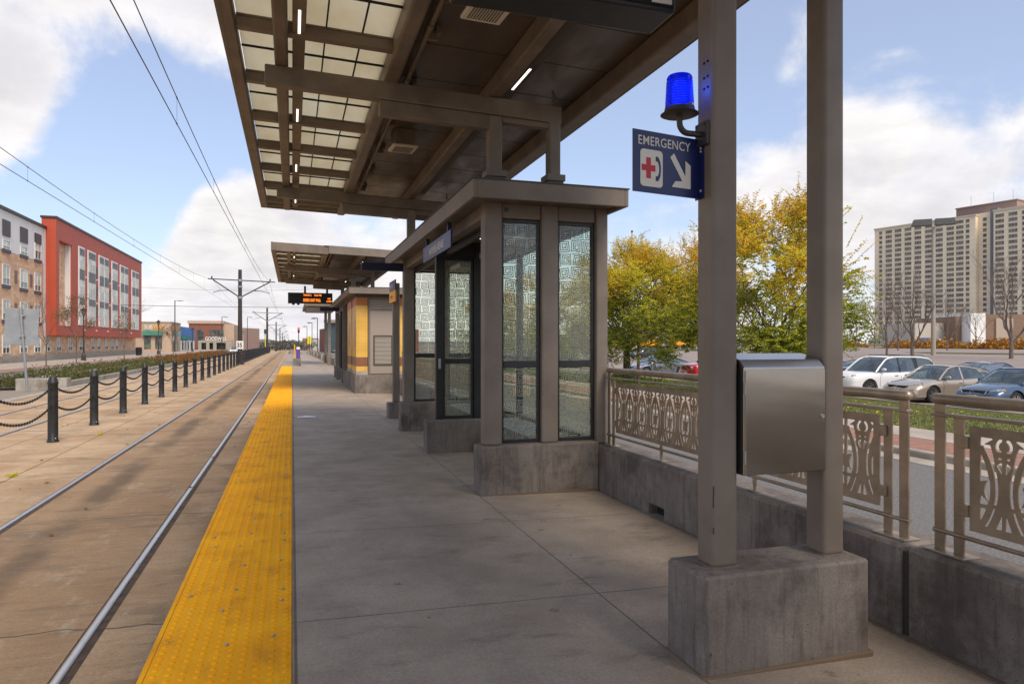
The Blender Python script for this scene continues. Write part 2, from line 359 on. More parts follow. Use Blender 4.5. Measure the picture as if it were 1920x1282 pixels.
def skylight_mat():
    t = NT('translucent_panel'); N = t.N; L = t.L
    c = t.mix(t.mr(t.noise(2, 7, .65, (1, .5, 1)), .35, .7), (.74, .71, .60, 1), (.68, .62, .48, 1))
    tr = N.new('ShaderNodeBsdfTranslucent'); L.new(c, tr.inputs[0]); di = N.new('ShaderNodeBsdfDiffuse'); L.new(c, di.inputs[0])
    tp = N.new('ShaderNodeBsdfTransparent'); tp.inputs[0].default_value = (.9, .9, .8, 1)
    a = N.new('ShaderNodeMixShader'); a.inputs[0].default_value = .30; L.new(tr.outputs[0], a.inputs[1]); L.new(di.outputs[0], a.inputs[2])
    L.new(a.outputs[0], t.out.inputs[0]); return t.mat
MAT['skylight'] = skylight_mat()
MAT['black'] = simple('black_aluminium', (.012, .012, .013, 1), .42, 0, (.02, .02, .02, 1), 8, spec=.5)
MAT['bollard'] = simple('black_gloss_paint', (.009, .010, .011, 1), .5, 0, (.022, .022, .022, 1), 12, 120, .1, .001)
MAT['navy'] = simple('navy_sign', C(24, 36, 92), .4, 0, C(20, 31, 82), 4)
MAT['navy_dark'] = simple('dark_navy_sign', C(16, 20, 52), .4)
MAT['white_vinyl'] = simple('white_vinyl', (.72, .68, .6, 1), .5)
MAT['red_vinyl'] = simple('red_vinyl', C(190, 28, 45), .5)
MAT['yellow_sign'] = simple('yellow_sign', C(246, 172, 12), .5)
def glass_mat(name, tint, rough=0.02, refl=.5):
    t = NT(name); N = t.N; L = t.L
    tp = N.new('ShaderNodeBsdfTransparent'); tp.inputs[0].default_value = tint
    gl = N.new('ShaderNodeBsdfGlossy'); gl.inputs['Roughness'].default_value = rough; gl.inputs[0].default_value = (.9, .95, .95, 1)
    fr = N.new('ShaderNodeLayerWeight'); fr.inputs[0].default_value = .5
    mx = N.new('ShaderNodeMixShader'); L.new(t.m('ADD', t.m('MULTIPLY', t.m('POWER', fr.outputs['Facing'], 5.0), .9), refl, clamp=True), mx.inputs[0]); L.new(tp.outputs[0], mx.inputs[1]); L.new(gl.outputs[0], mx.inputs[2])
    L.new(mx.outputs[0], t.out.inputs[0]); return t.mat
MAT['glass'] = glass_mat('shelter_glass', (.93, .955, .90, 1), .015, .05)
MAT['car_glass'] = glass_mat('car_glass', (.34, .40, .37, 1), .02, .16)
def frit():
    t = NT('etched_frit'); N = t.N; L = t.L
    df = N.new('ShaderNodeBsdfDiffuse'); df.inputs[0].default_value = (.46, .46, .41, 1); tr = N.new('ShaderNodeBsdfTranslucent'); tr.inputs[0].default_value = (.20, .22, .19, 1)
    a = N.new('ShaderNodeMixShader'); a.inputs[0].default_value = .5; L.new(df.outputs[0], a.inputs[1]); L.new(tr.outputs[0], a.inputs[2])
    tp = N.new('ShaderNodeBsdfTransparent'); b = N.new('ShaderNodeMixShader'); b.inputs[0].default_value = .92; L.new(tp.outputs[0], b.inputs[1]); L.new(a.outputs[0], b.inputs[2])
    L.new(b.outputs[0], t.out.inputs[0]); return t.mat
MAT['frit'] = frit()
def stainless():
    t = NT('brushed_stainless'); t.inp('Base Color', t.mix(t.mr(t.noise(2.2, 5, .6, (1, 1, 2)), .35, .65), (.42, .395, .36, 1), (.38, .355, .325, 1))); t.inp('Metallic', 1.0)
    t.inp('Roughness', .19); t.bump(t.noise(1.3, 2, .5), .5, .012); return t.mat
MAT['stainless'] = stainless()
MAT['rail_steel'] = simple('bronze_rail_steel', C(172, 154, 132), .38, .55, C(146, 130, 110), 6, 200, .1, .001)
MAT['panel_steel'] = simple('bronze_cut_panel', C(168, 148, 124), .5, .3, C(142, 124, 103), 5, 250, .12, .001)
MAT['running_rail'] = simple('polished_rail_head', (.62, .60, .57, 1), .30, 1, (.40, .37, .34, 1), 9, st=(8, .4, 1), lo=.5, hi=.75)
MAT['rail_boot'] = simple('rusty_rail_side', (.10, .065, .04, 1), .8, .2, (.05, .035, .025, 1), 12)
MAT['lamp_on'] = emis('lit_lamp', (1, .93, .80, 1), 1.6)
MAT['asphalt'] = simple('asphalt', (.13, .122, .118, 1), .9, 0, (.20, .19, .18, 1), 38, 90, .6, .006, spec=.2, lo=.42, hi=.58)
MAT['kerb'] = simple('kerb_concrete', (.40, .35, .28, 1), .9, 0, (.30, .26, .21, 1), 3, 80, .3, .003)
MAT['sidewalk'] = simple('sidewalk_concrete', (.42, .36, .30, 1), .9, 0, (.34, .29, .24, 1), 1.2, 60, .2, .003)
MAT['tyre'] = simple('tyre_rubber', (.015, .015, .015, 1), .8, bs=80)
MAT['rim'] = simple('alloy_rim', (.55, .55, .56, 1), .3, .9)
MAT['pole'] = simple('dark_pole_paint', (.035, .028, .024, 1), .5, .1, (.055, .042, .035, 1), 6)
MAT['bark'] = simple('grey_brown_bark', (.13, .10, .08, 1), .9, 0, (.07, .055, .045, 1), 15, 40, .6, .01)
MAT['bark2'] = simple('pale_twig_bark', (.20, .15, .125, 1), .9, 0, (.12, .095, .08, 1), 10)
def pavers():
    t = NT('brick_pavers'); b = t.N.new('ShaderNodeTexBrick'); t.L.new(t.pos, b.inputs[0]); b.inputs['Scale'].default_value = 1
    b.inputs['Brick Width'].default_value = .2; b.inputs['Row Height'].default_value = .1; b.inputs['Mortar Size'].default_value = .006
    b.inputs[1].default_value = (.36, .17, .11, 1); b.inputs[2].default_value = (.27, .12, .085, 1); b.inputs[3].default_value = (.16, .13, .11, 1)
    t.inp('Base Color', b.outputs[0]); t.inp('Roughness', .9); return t.mat
MAT['pavers'] = pavers()
def brickwall(name, c1, c2, mort, w=.3, h=.1):
    t = NT(name); X, Y, Z = t.sep(); cb = t.N.new('ShaderNodeCombineXYZ'); t.L.new(t.m('ADD', X, Y), cb.inputs[0]); t.L.new(Z, cb.inputs[1])
    b = t.N.new('ShaderNodeTexBrick'); t.L.new(cb.outputs[0], b.inputs[0]); b.inputs['Scale'].default_value = 1; b.inputs['Bias'].default_value = -.1
    b.inputs['Brick Width'].default_value = w; b.inputs['Row Height'].default_value = h; b.inputs['Mortar Size'].default_value = .008
    b.inputs[1].default_value = c1; b.inputs[2].default_value = c2; b.inputs[3].default_value = mort
    c = t.mix(t.mr(t.noise(1.5, 6, .7), .35, .65, 0, .45), b.outputs[0], (c2[0] * .75, c2[1] * .75, c2[2] * .75, 1))
    t.inp('Base Color', c); t.inp('Roughness', .9); return t.mat
MAT['buff_brick'] = brickwall('buff_brick', (.86, .57, .35, 1), (.62, .37, .22, 1), (.62, .48, .35, 1), .8, .27)
MAT['red_brick'] = brickwall('red_brown_brick', (.27, .095, .06, 1), (.21, .08, .055, 1), (.25, .16, .13, 1), .5, .15)
def panelmat(name, c, period, dark=.8):
    t = NT(name); X, Y, Z = t.sep(); j = t.joints(t.m('ADD', X, Y), period, 0, .02)
    c2 = t.mix(t.mr(t.noise(.5, 4, .6), .3, .7, 0, .3), c, (c[0] * .8, c[1] * .8, c[2] * .8, 1))
    t.inp('Base Color', t.mix(t.m('MULTIPLY', j, .6), c2, (c[0] * .5, c[1] * .5, c[2] * .5, 1))); t.inp('Roughness', .55); return t.mat
MAT['red_metal'] = panelmat('red_metal_panel', (.46, .068, .026, 1), .9)
MAT['white_panel'] = panelmat('white_panel', (.80, .78, .74, 1), 1.6)
MAT['white_trim'] = simple('white_window_trim', (.72, .72, .68, 1), .5)
MAT['brown_trim'] = simple('dark_brown_louvre', (.085, .07, .075, 1), .6)
MAT['window'] = simple('window_glass', (.05, .07, .065, 1), .06, 0, (.14, .17, .13, 1), .7, spec=.9, lo=.45, hi=.6)
MAT['window_light'] = simple('window_with_blind', (.36, .38, .30, 1), .25, 0, (.62, .62, .56, 1), .6, spec=.7, lo=.45, hi=.6)
MAT['tan_stucco'] = simple('tan_stucco', (.50, .36, .255, 1), .9, 0, (.44, .32, .23, 1), 2)
MAT['blue_paint'] = simple('blue_mural_paint', (.03, .13, .42, 1), .6, 0, (.04, .19, .46, 1), .3)
MAT['green_awning'] = simple('green_awning', (.02, .16, .10, 1), .6)
MAT['highrise'] = None
def highrise_mat():
    t = NT('cream_precast'); X, Y, Z = t.sep(); j = t.joints(Z, 2.75, 0, .10)
    c = t.mix(t.mr(t.noise(.06, 5, .6), .35, .65), (.86, .73, .54, 1), (.76, .64, .48, 1))
    t.inp('Base Color', t.mix(t.m('MULTIPLY', j, .35), c, (.42, .32, .23, 1))); t.inp('Roughness', .9); return t.mat
MAT['highrise'] = highrise_mat()
MAT['far_window'] = simple('far_window_glass', (.085, .082, .08, 1), .45, 0, (.20, .19, .175, 1), .35, spec=.35)
MAT['slot'] = simple('grey_slot_panel', (.17, .18, .21, 1), .7)
def leaf(name, c):
    t = NT(name); N = t.N; L = t.L
    oi = t.mix(t.mr(t.noise(3, 3, .6), .3, .7), c, (c[0] * .62, c[1] * .68, c[2] * .6, 1))
    t.inp('Base Color', oi); t.inp('Roughness', .55); t.inp('Specular IOR Level', .3)
    tr = N.new('ShaderNodeBsdfTranslucent'); L.new(oi, tr.inputs[0]); mx = N.new('ShaderNodeMixShader'); mx.inputs[0].default_value = .5
    L.new(t.b.outputs[0], mx.inputs[1]); L.new(tr.outputs[0], mx.inputs[2]); L.new(mx.outputs[0], t.out.inputs[0]); return t.mat
MAT['l_green'] = leaf('olive_leaf', (.44, .45, .04, 1)); MAT['l_dgreen'] = leaf('green_leaf', (.24, .31, .035, 1))
MAT['l_yel'] = leaf('yellow_leaf', (1.0, .76, .05, 1)); MAT['l_or'] = leaf('orange_leaf', (.98, .54, .03, 1)); MAT['l_rust'] = leaf('rust_leaf', (.36, .15, .04, 1)); MAT['l_ygreen'] = leaf('yellow_green_leaf', (.80, .74, .05, 1))
MAT['l_dry'] = leaf('dry_leaf', (.30, .17, .07, 1))
def paint(name, c, metal=.0):
    t = NT(name); t.inp('Base Color', c); t.inp('Metallic', metal); t.inp('Roughness', .28); t.inp('Coat Weight', 1.0); t.inp('Coat Roughness', .04)
    return t.mat
MAT['chrome'] = simple('chrome', (.7, .7, .7, 1), .12, 1)
MAT['lens'] = simple('headlight_lens', (.55, .56, .55, 1), .08, .5, (.25, .25, .25, 1), 14, spec=.9)
MAT['amber'] = simple('amber_lens', (.7, .22, .02, 1), .2)
MAT['blackplastic'] = simple('black_plastic', (.012, .012, .012, 1), .5)
MAT['red_paint'] = simple('hydrant_red', (.42, .02, .02, 1), .4)
MAT['grey_back'] = simple('sign_back_aluminium', (.36, .37, .37, 1), .5, .4, (.30, .31, .31, 1), 3)
MAT['galv'] = simple('galvanised_steel', (.42, .43, .43, 1), .45, .6, (.33, .34, .34, 1), 20)
# ------------------------------------------------------------------ ground
def G(x, y):
    """height of the ground"""
    d = -0.45
    if x > 0:
        def ss(t): t = min(1, max(0, t)); return t * t * (3 - 2 * t)
        d = -0.50 - .43 * ss((x - 13.5) / 8) + 1.25 * ss((x - 33) / 32) + .75 * ss((x - 65) / 90)
        if x < 34 and y > 40: pass
        k = min(1, max(0, (y - 90) / 150)) * min(1, max(0, (60 - x) / 40))
        d -= k * 1.0
    if y > 90: d -= min(9, (y - 90) * .006) * (1 if x < 40 else max(0, 1 - (x - 40) / 60))
    return d
def grid_sheet(name, xs, ys, mat, dz=0.0, kind='structure', zf=None):
    mb = MB(); zf = zf or G
    vs = [(x, y, zf(x, y) + dz) for y in ys for x in xs]; n = len(xs)
    fs = [(j * n + i, j * n + i + 1, (j + 1) * n + i + 1, (j + 1) * n + i) for j in range(len(ys) - 1) for i in range(n - 1)]
    mb.add(vs, fs); return mb.build(name, mat, kind=kind, smooth=30)
def rng(a, b, n): return [a + (b - a) * i / n for i in range(n + 1)]
GYS = rng(-30, 260, 58) + [320, 400, 500, 650, 900, 1400, 2200, 3500, 6000, 9000]
def ground_mat():
    t = NT('urban_ground'); X, Y, Z = t.sep()
    c = t.mix(t.mr(t.noise(.03, 6, .6), .4, .6), (.26, .21, .165, 1), (.20, .175, .14, 1))
    c = t.mix(t.mr(t.noise(.012, 4, .6, off=(3, 0, 0)), .5, .6), c, (.15, .125, .07, 1))
    t.inp('Base Color', c); t.inp('Roughness', .95); return t.mat
grid_sheet('ground', [-6000, -2500, -900, -400, -200, -100, -60, -40] + rng(-30, 60, 45) + [70, 80, 90, 100, 120, 140, 160, 200, 260, 330, 420, 600, 900, 2000, 4500, 8000], GYS, ground_mat(), -.02)
# roads either side
grid_sheet('road', rng(3.34, 10.1, 6), rng(-20, 260, 56), MAT['asphalt'], .004, zf=lambda x, y: -.50 + (G(30, y) - G(30, 0)) * 0 - max(0, y - 90) * .006)
grid_sheet('left_road', rng(-16.6, -11.2, 4), rng(20, 260, 48), MAT['asphalt'], .012)
mb = MB()
for k in range(18): mb.box(-14.1, -14.0, 30 + k * 9, 33 + k * 9, -.434, -.430)
for k in range(0): pass
mb.build('lane_marking', simple('road_white', (.6, .6, .58, 1), .8), kind='structure')
# right kerb, pavers, sidewalk
mb = MB(); mb.box(10.1, 10.28, -20, 200, -.6, -.37); mb.build('kerb', MAT['kerb'], bevel=.03, kind='structure')
mb = MB(); mb.box(9.62, 10.1, -20, 200, -.6, -.488); mb.build('gutter', MAT['kerb'], kind='structure')
mb = MB(); mb.box(10.28, 11.45, -20, 200, -.6, -.372); mb.build('brick_path', MAT['pavers'], kind='structure')
mb = MB(); mb.box(11.45, 12.7, -20, 200, -.6, -.366)
mb.build('sidewalk', MAT['sidewalk'], kind='structure')
# left kerb, brick strip, sidewalk
mb = MB(); mb.box(-16.8, -16.6, 20, 260, -.7, -.31); mb.build('left_kerb', MAT['kerb'], kind='structure')
mb = MB(); mb.box(-18.1, -16.8, 20, 260, -.7, -.315); mb.build('left_brick_path', MAT['pavers'], kind='structure')
mb = MB(); mb.box(-23.6, -18.1, 20, 260, -.7, -.308); mb.build('left_sidewalk', MAT['sidewalk'], kind='structure')
# grass strips on the right
def lawn_mat():
    t = NT('lawn'); c = t.mix(t.mr(t.noise(1.4, 8, .7), .35, .65), (.12, .135, .035, 1), (.19, .185, .06, 1))
    c = t.mix(t.mr(t.noise(.5, 6, .7, off=(2, 2, 2)), .5, .68), c, (.21, .175, .075, 1))
    c = t.mix(t.mr(t.noise(60, 4, .7), .35, .65, 0, .6), c, (.05, .07, .015, 1))
    t.inp('Base Color', c); t.inp('Roughness', .95); t.inp('Specular IOR Level', .1); t.bump(t.noise(70, 4, .7), .8, .03); return t.mat
LAWN = lawn_mat()
grid_sheet('lawn', rng(12.7, 22.5, 10), rng(-10, 140, 50), LAWN, .06)
mb = MB(); mb.box(22.5, 22.66, -10, 140, -1.1, -.83); mb.build('lot_kerb', MAT['kerb'], kind='structure')
def lot_mat():
    t = NT('parking_lot_asphalt'); X, Y, Z = t.sep()
    c = t.mix(t.mr(t.noise(.25, 7, .65), .35, .65), (.30, .235, .20, 1), (.24, .195, .17, 1))
    t.inp('Base Color', c); t.inp('Roughness', .92); return t.mat
LOT = lot_mat()
grid_sheet('parking_lot', [22.66, 24, 26, 28, 30, 32, 34, 37, 40, 43, 46, 50, 54, 58, 62, 66, 70, 78, 86, 95, 105, 115, 125], rng(-10, 150, 40), LOT, .004)
for (xa, xb, ya, yb, nm) in ((66, 70, 10, 62, 0), (98, 104, 20, 100, 0), (118, 140, 20, 150, 0), (60, 90, 92, 110, 0)):
    grid_sheet('grass_strip', rng(xa, xb, 4), rng(ya, yb, 8), LAWN, .10)
grid_sheet('grass_strip', rng(46, 60, 4), rng(27, 31, 2), LAWN, .09)

# ------------------------------------------------------------------ guideway and platform
def tz(y): return -.37 - max(0, y - 150) * .0085
YS = [-6, 150, 200, 260, 400]
mb = MB()
for a, b in zip(YS[:-1], YS[1:]):
    if a >= 150 or a == -6:
        za, zb = tz(a), tz(b)
        mb.hexa([(-8.35, a, -3), (-.55, a, -3), (-.55, b, -5), (-8.35, b, -5), (-8.35, a, za), (-.55, a, za), (-.55, b, zb), (-8.35, b, zb)])
struct(mb.build('trackbed', MAT['track']))
mb = MB(); mb.box(-8.75, -8.35, -6, 150, -.9, -.34); mb.build('trackbed_kerb', MAT['kerb'], bevel=.02, kind='structure')
def pf(x): return -.02 * max(0, x)
mb = MB()
mb.hexa([(-.62, -6, -.9), (3.35, -6, -.9), (3.35, 20, -.9), (-.62, 20, -.9), (-.62, -6, -.002), (0.0, -6, -.002), (0.0, 20, -.002), (-.62, 20, -.002)])
mb = MB()
prof = [(-.62, -.95), (3.32, -.95), (3.32, pf(3.32)), (0, 0), (-.62, 0)]
mb.prism(prof, 'y', -6, 96)
platform = struct(mb.build('platform', MAT['platform']))

# tactile strip: tiles with truncated domes
def tactile():
    root = thing('tactile_strip', 'bright yellow strip of domed warning tiles along the platform edge', 'warning strip', (-.31, 20, 0))
    y0, TL = 0.45, 1.245
    tiles = MB(); k = 0; y = y0
    while y < 45.2:
        tiles.box(-.606, -.003, y + .0045, min(y + TL, 45.2) - .0045, .0, .012); y += TL
    tiles.build('tile', MAT['tactile'], root, bevel=.003, seg=1)
    m = MB()
    y = 1.5
    n = 8
    while y < 45.1:
        t = (y - y0) % TL
        if .02 < t < TL - .02:
            if y > 16: n = 5
            for i in range(10):
                cx = -.575 + i * .0605
                r0, r1, h = .0150, .0100, .0075
                vs = []
                for (r, z) in ((r0, .0118), (r1, .0118 + h)):
                    for q in range(n): a = 2 * math.pi * q / n; vs.append((cx + r * math.cos(a), y + r * math.sin(a), z))
                m.add(vs, [(q, (q + 1) % n, n + (q + 1) % n, n + q) for q in range(n)] + [tuple(range(n, 2 * n))])
        y += .0605
    d = m.build('domes', MAT['tactile'], root, kind='stuff')
    s = MB(); random.seed(3)
    y = y0
    while y < 26:
        for (dx, dy) in ((-.545, .12), (-.303, .16), (-.06, .09), (-.52, 1.1), (-.30, .62), (-.08, .66), (-.06, 1.15), (-.36, 1.08)):
            s.sph((dx + random.uniform(-.01, .01), y + dy, .016), .011, 4, (1, 1, .45))
        y += TL
    s.build('screws', MAT['galv'], root, kind='stuff', smooth=50)
    e = MB(); e.box(-.632, -.608, -2, 45.2, -.05, .010); e.build('edge_trim', MAT['tactile'], root, bevel=.003)
tactile()

def rail(cx, label, y1=150):
    root = thing('rail', label, 'rail', (cx, 0, -.37), 0, 'running rails of the tram tracks')
    hd = [(-.025, -.372), (-.025, -.362), (-.018, -.356), (0, -.354), (.018, -.356), (.025, -.362), (.025, -.372)]
    m = MB(); m.prism([(cx + a, z) for a, z in hd], 'y', -4, y1); m.tf = None
    a_, b_ = y1, 260
    P = [(cx + a, z) for a, z in hd]; n = len(P); dz = tz(260) - tz(150)
    m.add([(x, a_, z) for x, z in P] + [(x, b_, z + dz) for x, z in P], [(i, (i + 1) % n, n + (i + 1) % n, n + i) for i in range(n)])
    m.build('rail_head', MAT['running_rail'], root, smooth=40)
    g = MB(); g.box(cx - .040, cx - .0255, -4, y1, -.40, -.3665); g.box(cx + .0255, cx + .072, -4, y1, -.40, -.3680)
    g.build('rubber_boot', MAT['rail_boot'], root)
rail(-1.21, 'polished rail closest to the yellow platform edge'); rail(-2.72, 'second polished rail from the platform, left rail of the near track')
rail(-5.49, 'dull rail just left of the bollard row'); rail(-7.04, 'leftmost dull rail of the far track beside the planting strip')

# bollards and chains
BX, BZ = -4.2, -.372
def bollard_proto():
    root = thing('bollard', '', 'bollard', (BX, 14.72, BZ), 0, 'black bollards between the two tracks')
    m = MB(); m.lathe([(.001, 0), (.098, 0), (.098, .03), (.084, .05), (.084, .35), (.082, .9), (.081, 1.06), (.089, 1.075), (.089, 1.10), (.081, 1.115), (.071, 1.16), (.048, 1.20), (.001, 1.215)], n=20)
    m.build('post', MAT['bollard'], root, local=True, smooth=35)
    b = MB()
    for a in (.6, 2.2, 3.8, 5.4): b.sph((.098 * math.cos(a), .098 * math.sin(a), .075), .013, 4)
    b.build('bolts', MAT['galv'], root, local=True)
    for z in (1.0, .66):
        r = MB()
        for s in (-1, 1): r.tube([(0, s * (.09 + .03 * math.sin(t)), z - .03 * math.cos(t)) for t in [k * math.pi / 6 for k in range(7)]], .010, 6)
        r.build('chain_ring', MAT['bollard'], root, local=True, smooth=50)
    return root
BP = bollard_proto(); bys = [14.72 + 2.78 * i for i in range(-2, 48)]
bl = []
for i, y in enumerate(bys):
    k = i - 2
    lab = ('black round-topped bollard just outside the left edge of the view' if k < 0 else ordinal(k).capitalize().lower() + ' black round-topped bollard in the row between the tracks, counted from the camera')
    if k < 0 and i < 1: continue
    if k == 0: BP.location = (BX, y, BZ); BP['label'] = lab; continue
    if k < 0: continue
    if y > 150: break
    copy_tree(BP, (BX, y, BZ), label=lab)
def chain_mesh(z, links):
    m = MB(); L = 2.78 - .25; sag = .17; N = 42 if links else 1
    def P(t): x = t * L; return Vector((0, .125 + x, z - sag * (1 - (2 * t - 1) ** 2)))
    if links:
        for i in range(N):
            p = P((i + .5) / N); q = P((i + .9) / N); d = (q - p).normalized(); side = Vector((1, 0, 0)) if i % 2 else d.cross(Vector((1, 0, 0))).normalized()
            hl, hw = .040, .020; pts = []
            for k in range(11):
                a = 2 * math.pi * k / 10; pts.append(p + d * (hl * math.cos(a)) + side * (hw * math.sin(a)))
            m.tube(pts, .0075, 5)
    else: m.tube([P(k / 10) for k in range(11)], .016, 5)
    return m
for which, z in (('upper', 1.0), ('lower', .66)):
    meshes = {}
    for i in range(-1, 46):
        y = 14.72 + 2.78 * i
        if y > 140: break
        key = i < 11
        lab = '%s chain hanging %s' % (which, 'left of the nearest bollard, leaving the view' if i < 0 else 'between the %s and the %s bollard of the row' % (ordinal(i), ordinal(i + 1)))
        if key not in meshes:
            mm = chain_mesh(z, key); o = mm.build('chain', MAT['bollard'], local=True, smooth=50)
            meshes[key] = o; base = o.location.copy()
            o['bz'] = 0; del o['bz']
        else: o = meshes[key].copy(); COL.objects.link(o)
        o.location = (BX, y + 1.39, BZ + base.z) if True else None
        tag(o, lab, 'chain', 'chains strung between the bollards')

# ------------------------------------------------------------------ near columns, base, box, sign, beacon
def sq_tube(mb, x0, x1, y0, y1, z0, z1): mb.box(x0, x1, y0, y1, z0, z1)
def emergency_stand():
    root = thing('canopy_support', 'pair of tall brown steel columns standing on a concrete block in the right foreground', 'support', (2.2, 2.82, -.04))
    b = MB(); b.box(1.735, 2.655, 2.665, 2.985, -.08, .41); b.build('concrete_base', MAT['conc_dark'], root, bevel=.013, seg=1)
    s = MB(); s.box(1.722, 2.668, 2.652, 2.998, -.08, -.026); s.build('sealant', simple('brown_sealant', (.16, .11, .07, 1), .8), root, bevel=.008)
    for x0, x1 in ((1.845, 1.985), (2.475, 2.60)):
        c = MB(); c.box(x0, x1, 2.765, 2.90, .408, 3.86); o = c.build('column', MAT['steel'], root, bevel=.022, seg=4)
        g = MB(); g.box(x0 - .008, x1 + .008, 2.757, 2.908, .405, .416); g.build('grout', simple('rust_grout', (.17, .13, .10, 1), .9), root, bevel=.003)
    h = MB()
    for z in (2.69, 2.64, 2.76):
        for y in (2.80, 2.83): h.cyl((1.8445, y, z), (1.840, y, z + .001), .006, n=8)
    h.build('screw_holes', MAT['seam'], root)
    h = MB(); [h.tube([(1.8500 + .0014 * math.sin(z_ * 90), 2.7660, z_), (1.8500 + .0014 * math.sin(z_ * 90 + 2), 2.7660, z_ + dz_)], .0022, 4) for z_, dz_ in ((.57, .03), (.69, .10))]; h.build('rust_scratch', simple('rust_line', (.035, .02, .012, 1), .9), root)
    return root
emergency_stand()
def junction_box():
    root = thing('junction_box', 'brushed stainless steel box with sloping lid fixed between the two near columns', 'metal box', (2.25, 2.78, .84))
    poly = [(2.735, .835), (2.735, 1.335), (2.775, 1.372), (2.90, 1.400), (2.90, .835)]
    m = MB(); m.prism(poly, 'x', 1.992, 2.452); m.build('cabinet', MAT['stainless'], root, bevel=.004, fixn=True)
    d = MB(); d.box(1.998, 2.448, 2.7285, 2.7345, .838, 1.322); d.build('door', MAT['stainless'], root, bevel=.002)
    h = MB(); h.cyl((2.43, 2.728, 1.10), (2.43, 2.722, 1.10), .009, n=12); h.build('lock', MAT['galv'], root)
    for z in (.92, 1.24): h = MB(); h.cyl((1.997, 2.731, z - .03), (1.997, 2.731, z + .03), .005, n=8); h.build('hinge', MAT['galv'], root)
    k = MB(); k.box(1.986, 1.9925, 2.745, 2.90, .85, 1.33); k.build('gasket', MAT['blackplastic'], root)
junction_box()
def emergency_sign():
    root = thing('emergency_sign', 'navy EMERGENCY sign with red cross, phone and arrow, bolted to the near column', 'sign', (1.65, 2.84, 2.13))
    a = Vector((1.455, 2.800, 0)); b = Vector((1.842, 2.868, 0)); ex = (b - a).normalized(); ez = Vector((0, 0, 1)); nrm = ex.cross(ez)  # points to camera? checked below
    z0, z1 = 2.132, 2.412; W = (b - a).length
    M4 = frame4((a.x, a.y, z0), ex, ez)      # local: x along, y up, z = normal
    if M4.col[2].y > 0: pass
    fd = -1 if M4.col[2].y > 0 else 1
    m = MB(); m.tf = M4; m.box(0, W, 0, z1 - z0, -.0025, .0025); m.build('plate', MAT['navy'], root)
    f = MB(); f.box(1.8385, 1.8445, 2.83, 2.90, z0 - .002, z1 - .006); f.build('flange', MAT['navy'], root)
    def lay(k): return .0025 * fd + .0012 * k * fd
    F = M4 @ Matrix.Translation((0, 0, lay(1)))
    text_mesh('EMERGENCY', .0585, F @ Matrix.Translation((.026, .215, 0)), MAT['white_vinyl'], 'lettering', root, .0004, xs=.88, bold=.0002, spacing=1.06)
    def rr(x0, x1, y0, y1, r, n=5):
        P = []
        for cx, cy, a0 in ((x1 - r, y1 - r, 0), (x0 + r, y1 - r, 90), (x0 + r, y0 + r, 180), (x1 - r, y0 + r, 270)):
            for k in range(n + 1): t = R(a0 + 90 * k / n); P.append((cx + r * math.cos(t), cy + r * math.sin(t)))
        return P
    s = MB(); s.tf = F; s.prism(rr(.040, .168, .028, .196, .018), 'z', -.0004, .0004); s.build('pictogram_panel', MAT['white_vinyl'], root)
    F2 = M4 @ Matrix.Translation((0, 0, lay(2)))
    c = MB(); c.tf = F2; cx, cy = .086, .112
    c.prism([(cx-.013,cy-.047),(cx+.013,cy-.047),(cx+.013,cy-.014),(cx+.039,cy-.014),(cx+.039,cy+.014),(cx+.013,cy+.014),(cx+.013,cy+.047),(cx-.013,cy+.047),(cx-.013,cy+.014),(cx-.039,cy+.014),(cx-.039,cy-.014),(cx-.013,cy-.014)], 'z', -.0004, .0004)
    c.build('red_cross', MAT['red_vinyl'], root)
    p = MB(); p.tf = F2
    out = [(.135 + .022 * math.cos(t), .112 + .056 * math.sin(t)) for t in [R(-90 + 180 * k / 14) for k in range(15)]]
    inn = [(.135 + .012 * math.cos(t), .112 + .034 * math.sin(t)) for t in [R(90 - 180 * k / 10) for k in range(11)]]
    p.prism([(.127, .056)] + out + [(.127, .168), (.127, .146)] + inn + [(.127, .078)], 'z', -.0004, .0004); p.build('handset', MAT['navy'], root)
    g = MB(); g.tf = F
    g.prism([(.213, .176), (.235, .196), (.304, .095), (.304, .168), (.335, .150) , (.335, .040), (.222, .040), (.243, .068), (.285, .072)], 'z', -.0004, .0004)
    g.build('arrow', MAT['white_vinyl'], root)
    q = MB()
    for z in (z0 + .035, z0 + .05, z1 - .045, z1 - .06)[::2] + (z1 - .06,):
        q.sph((1.838, 2.85, z), .008, 5)
    q.build('bolts', MAT['galv'], root, smooth=50)
emergency_sign()
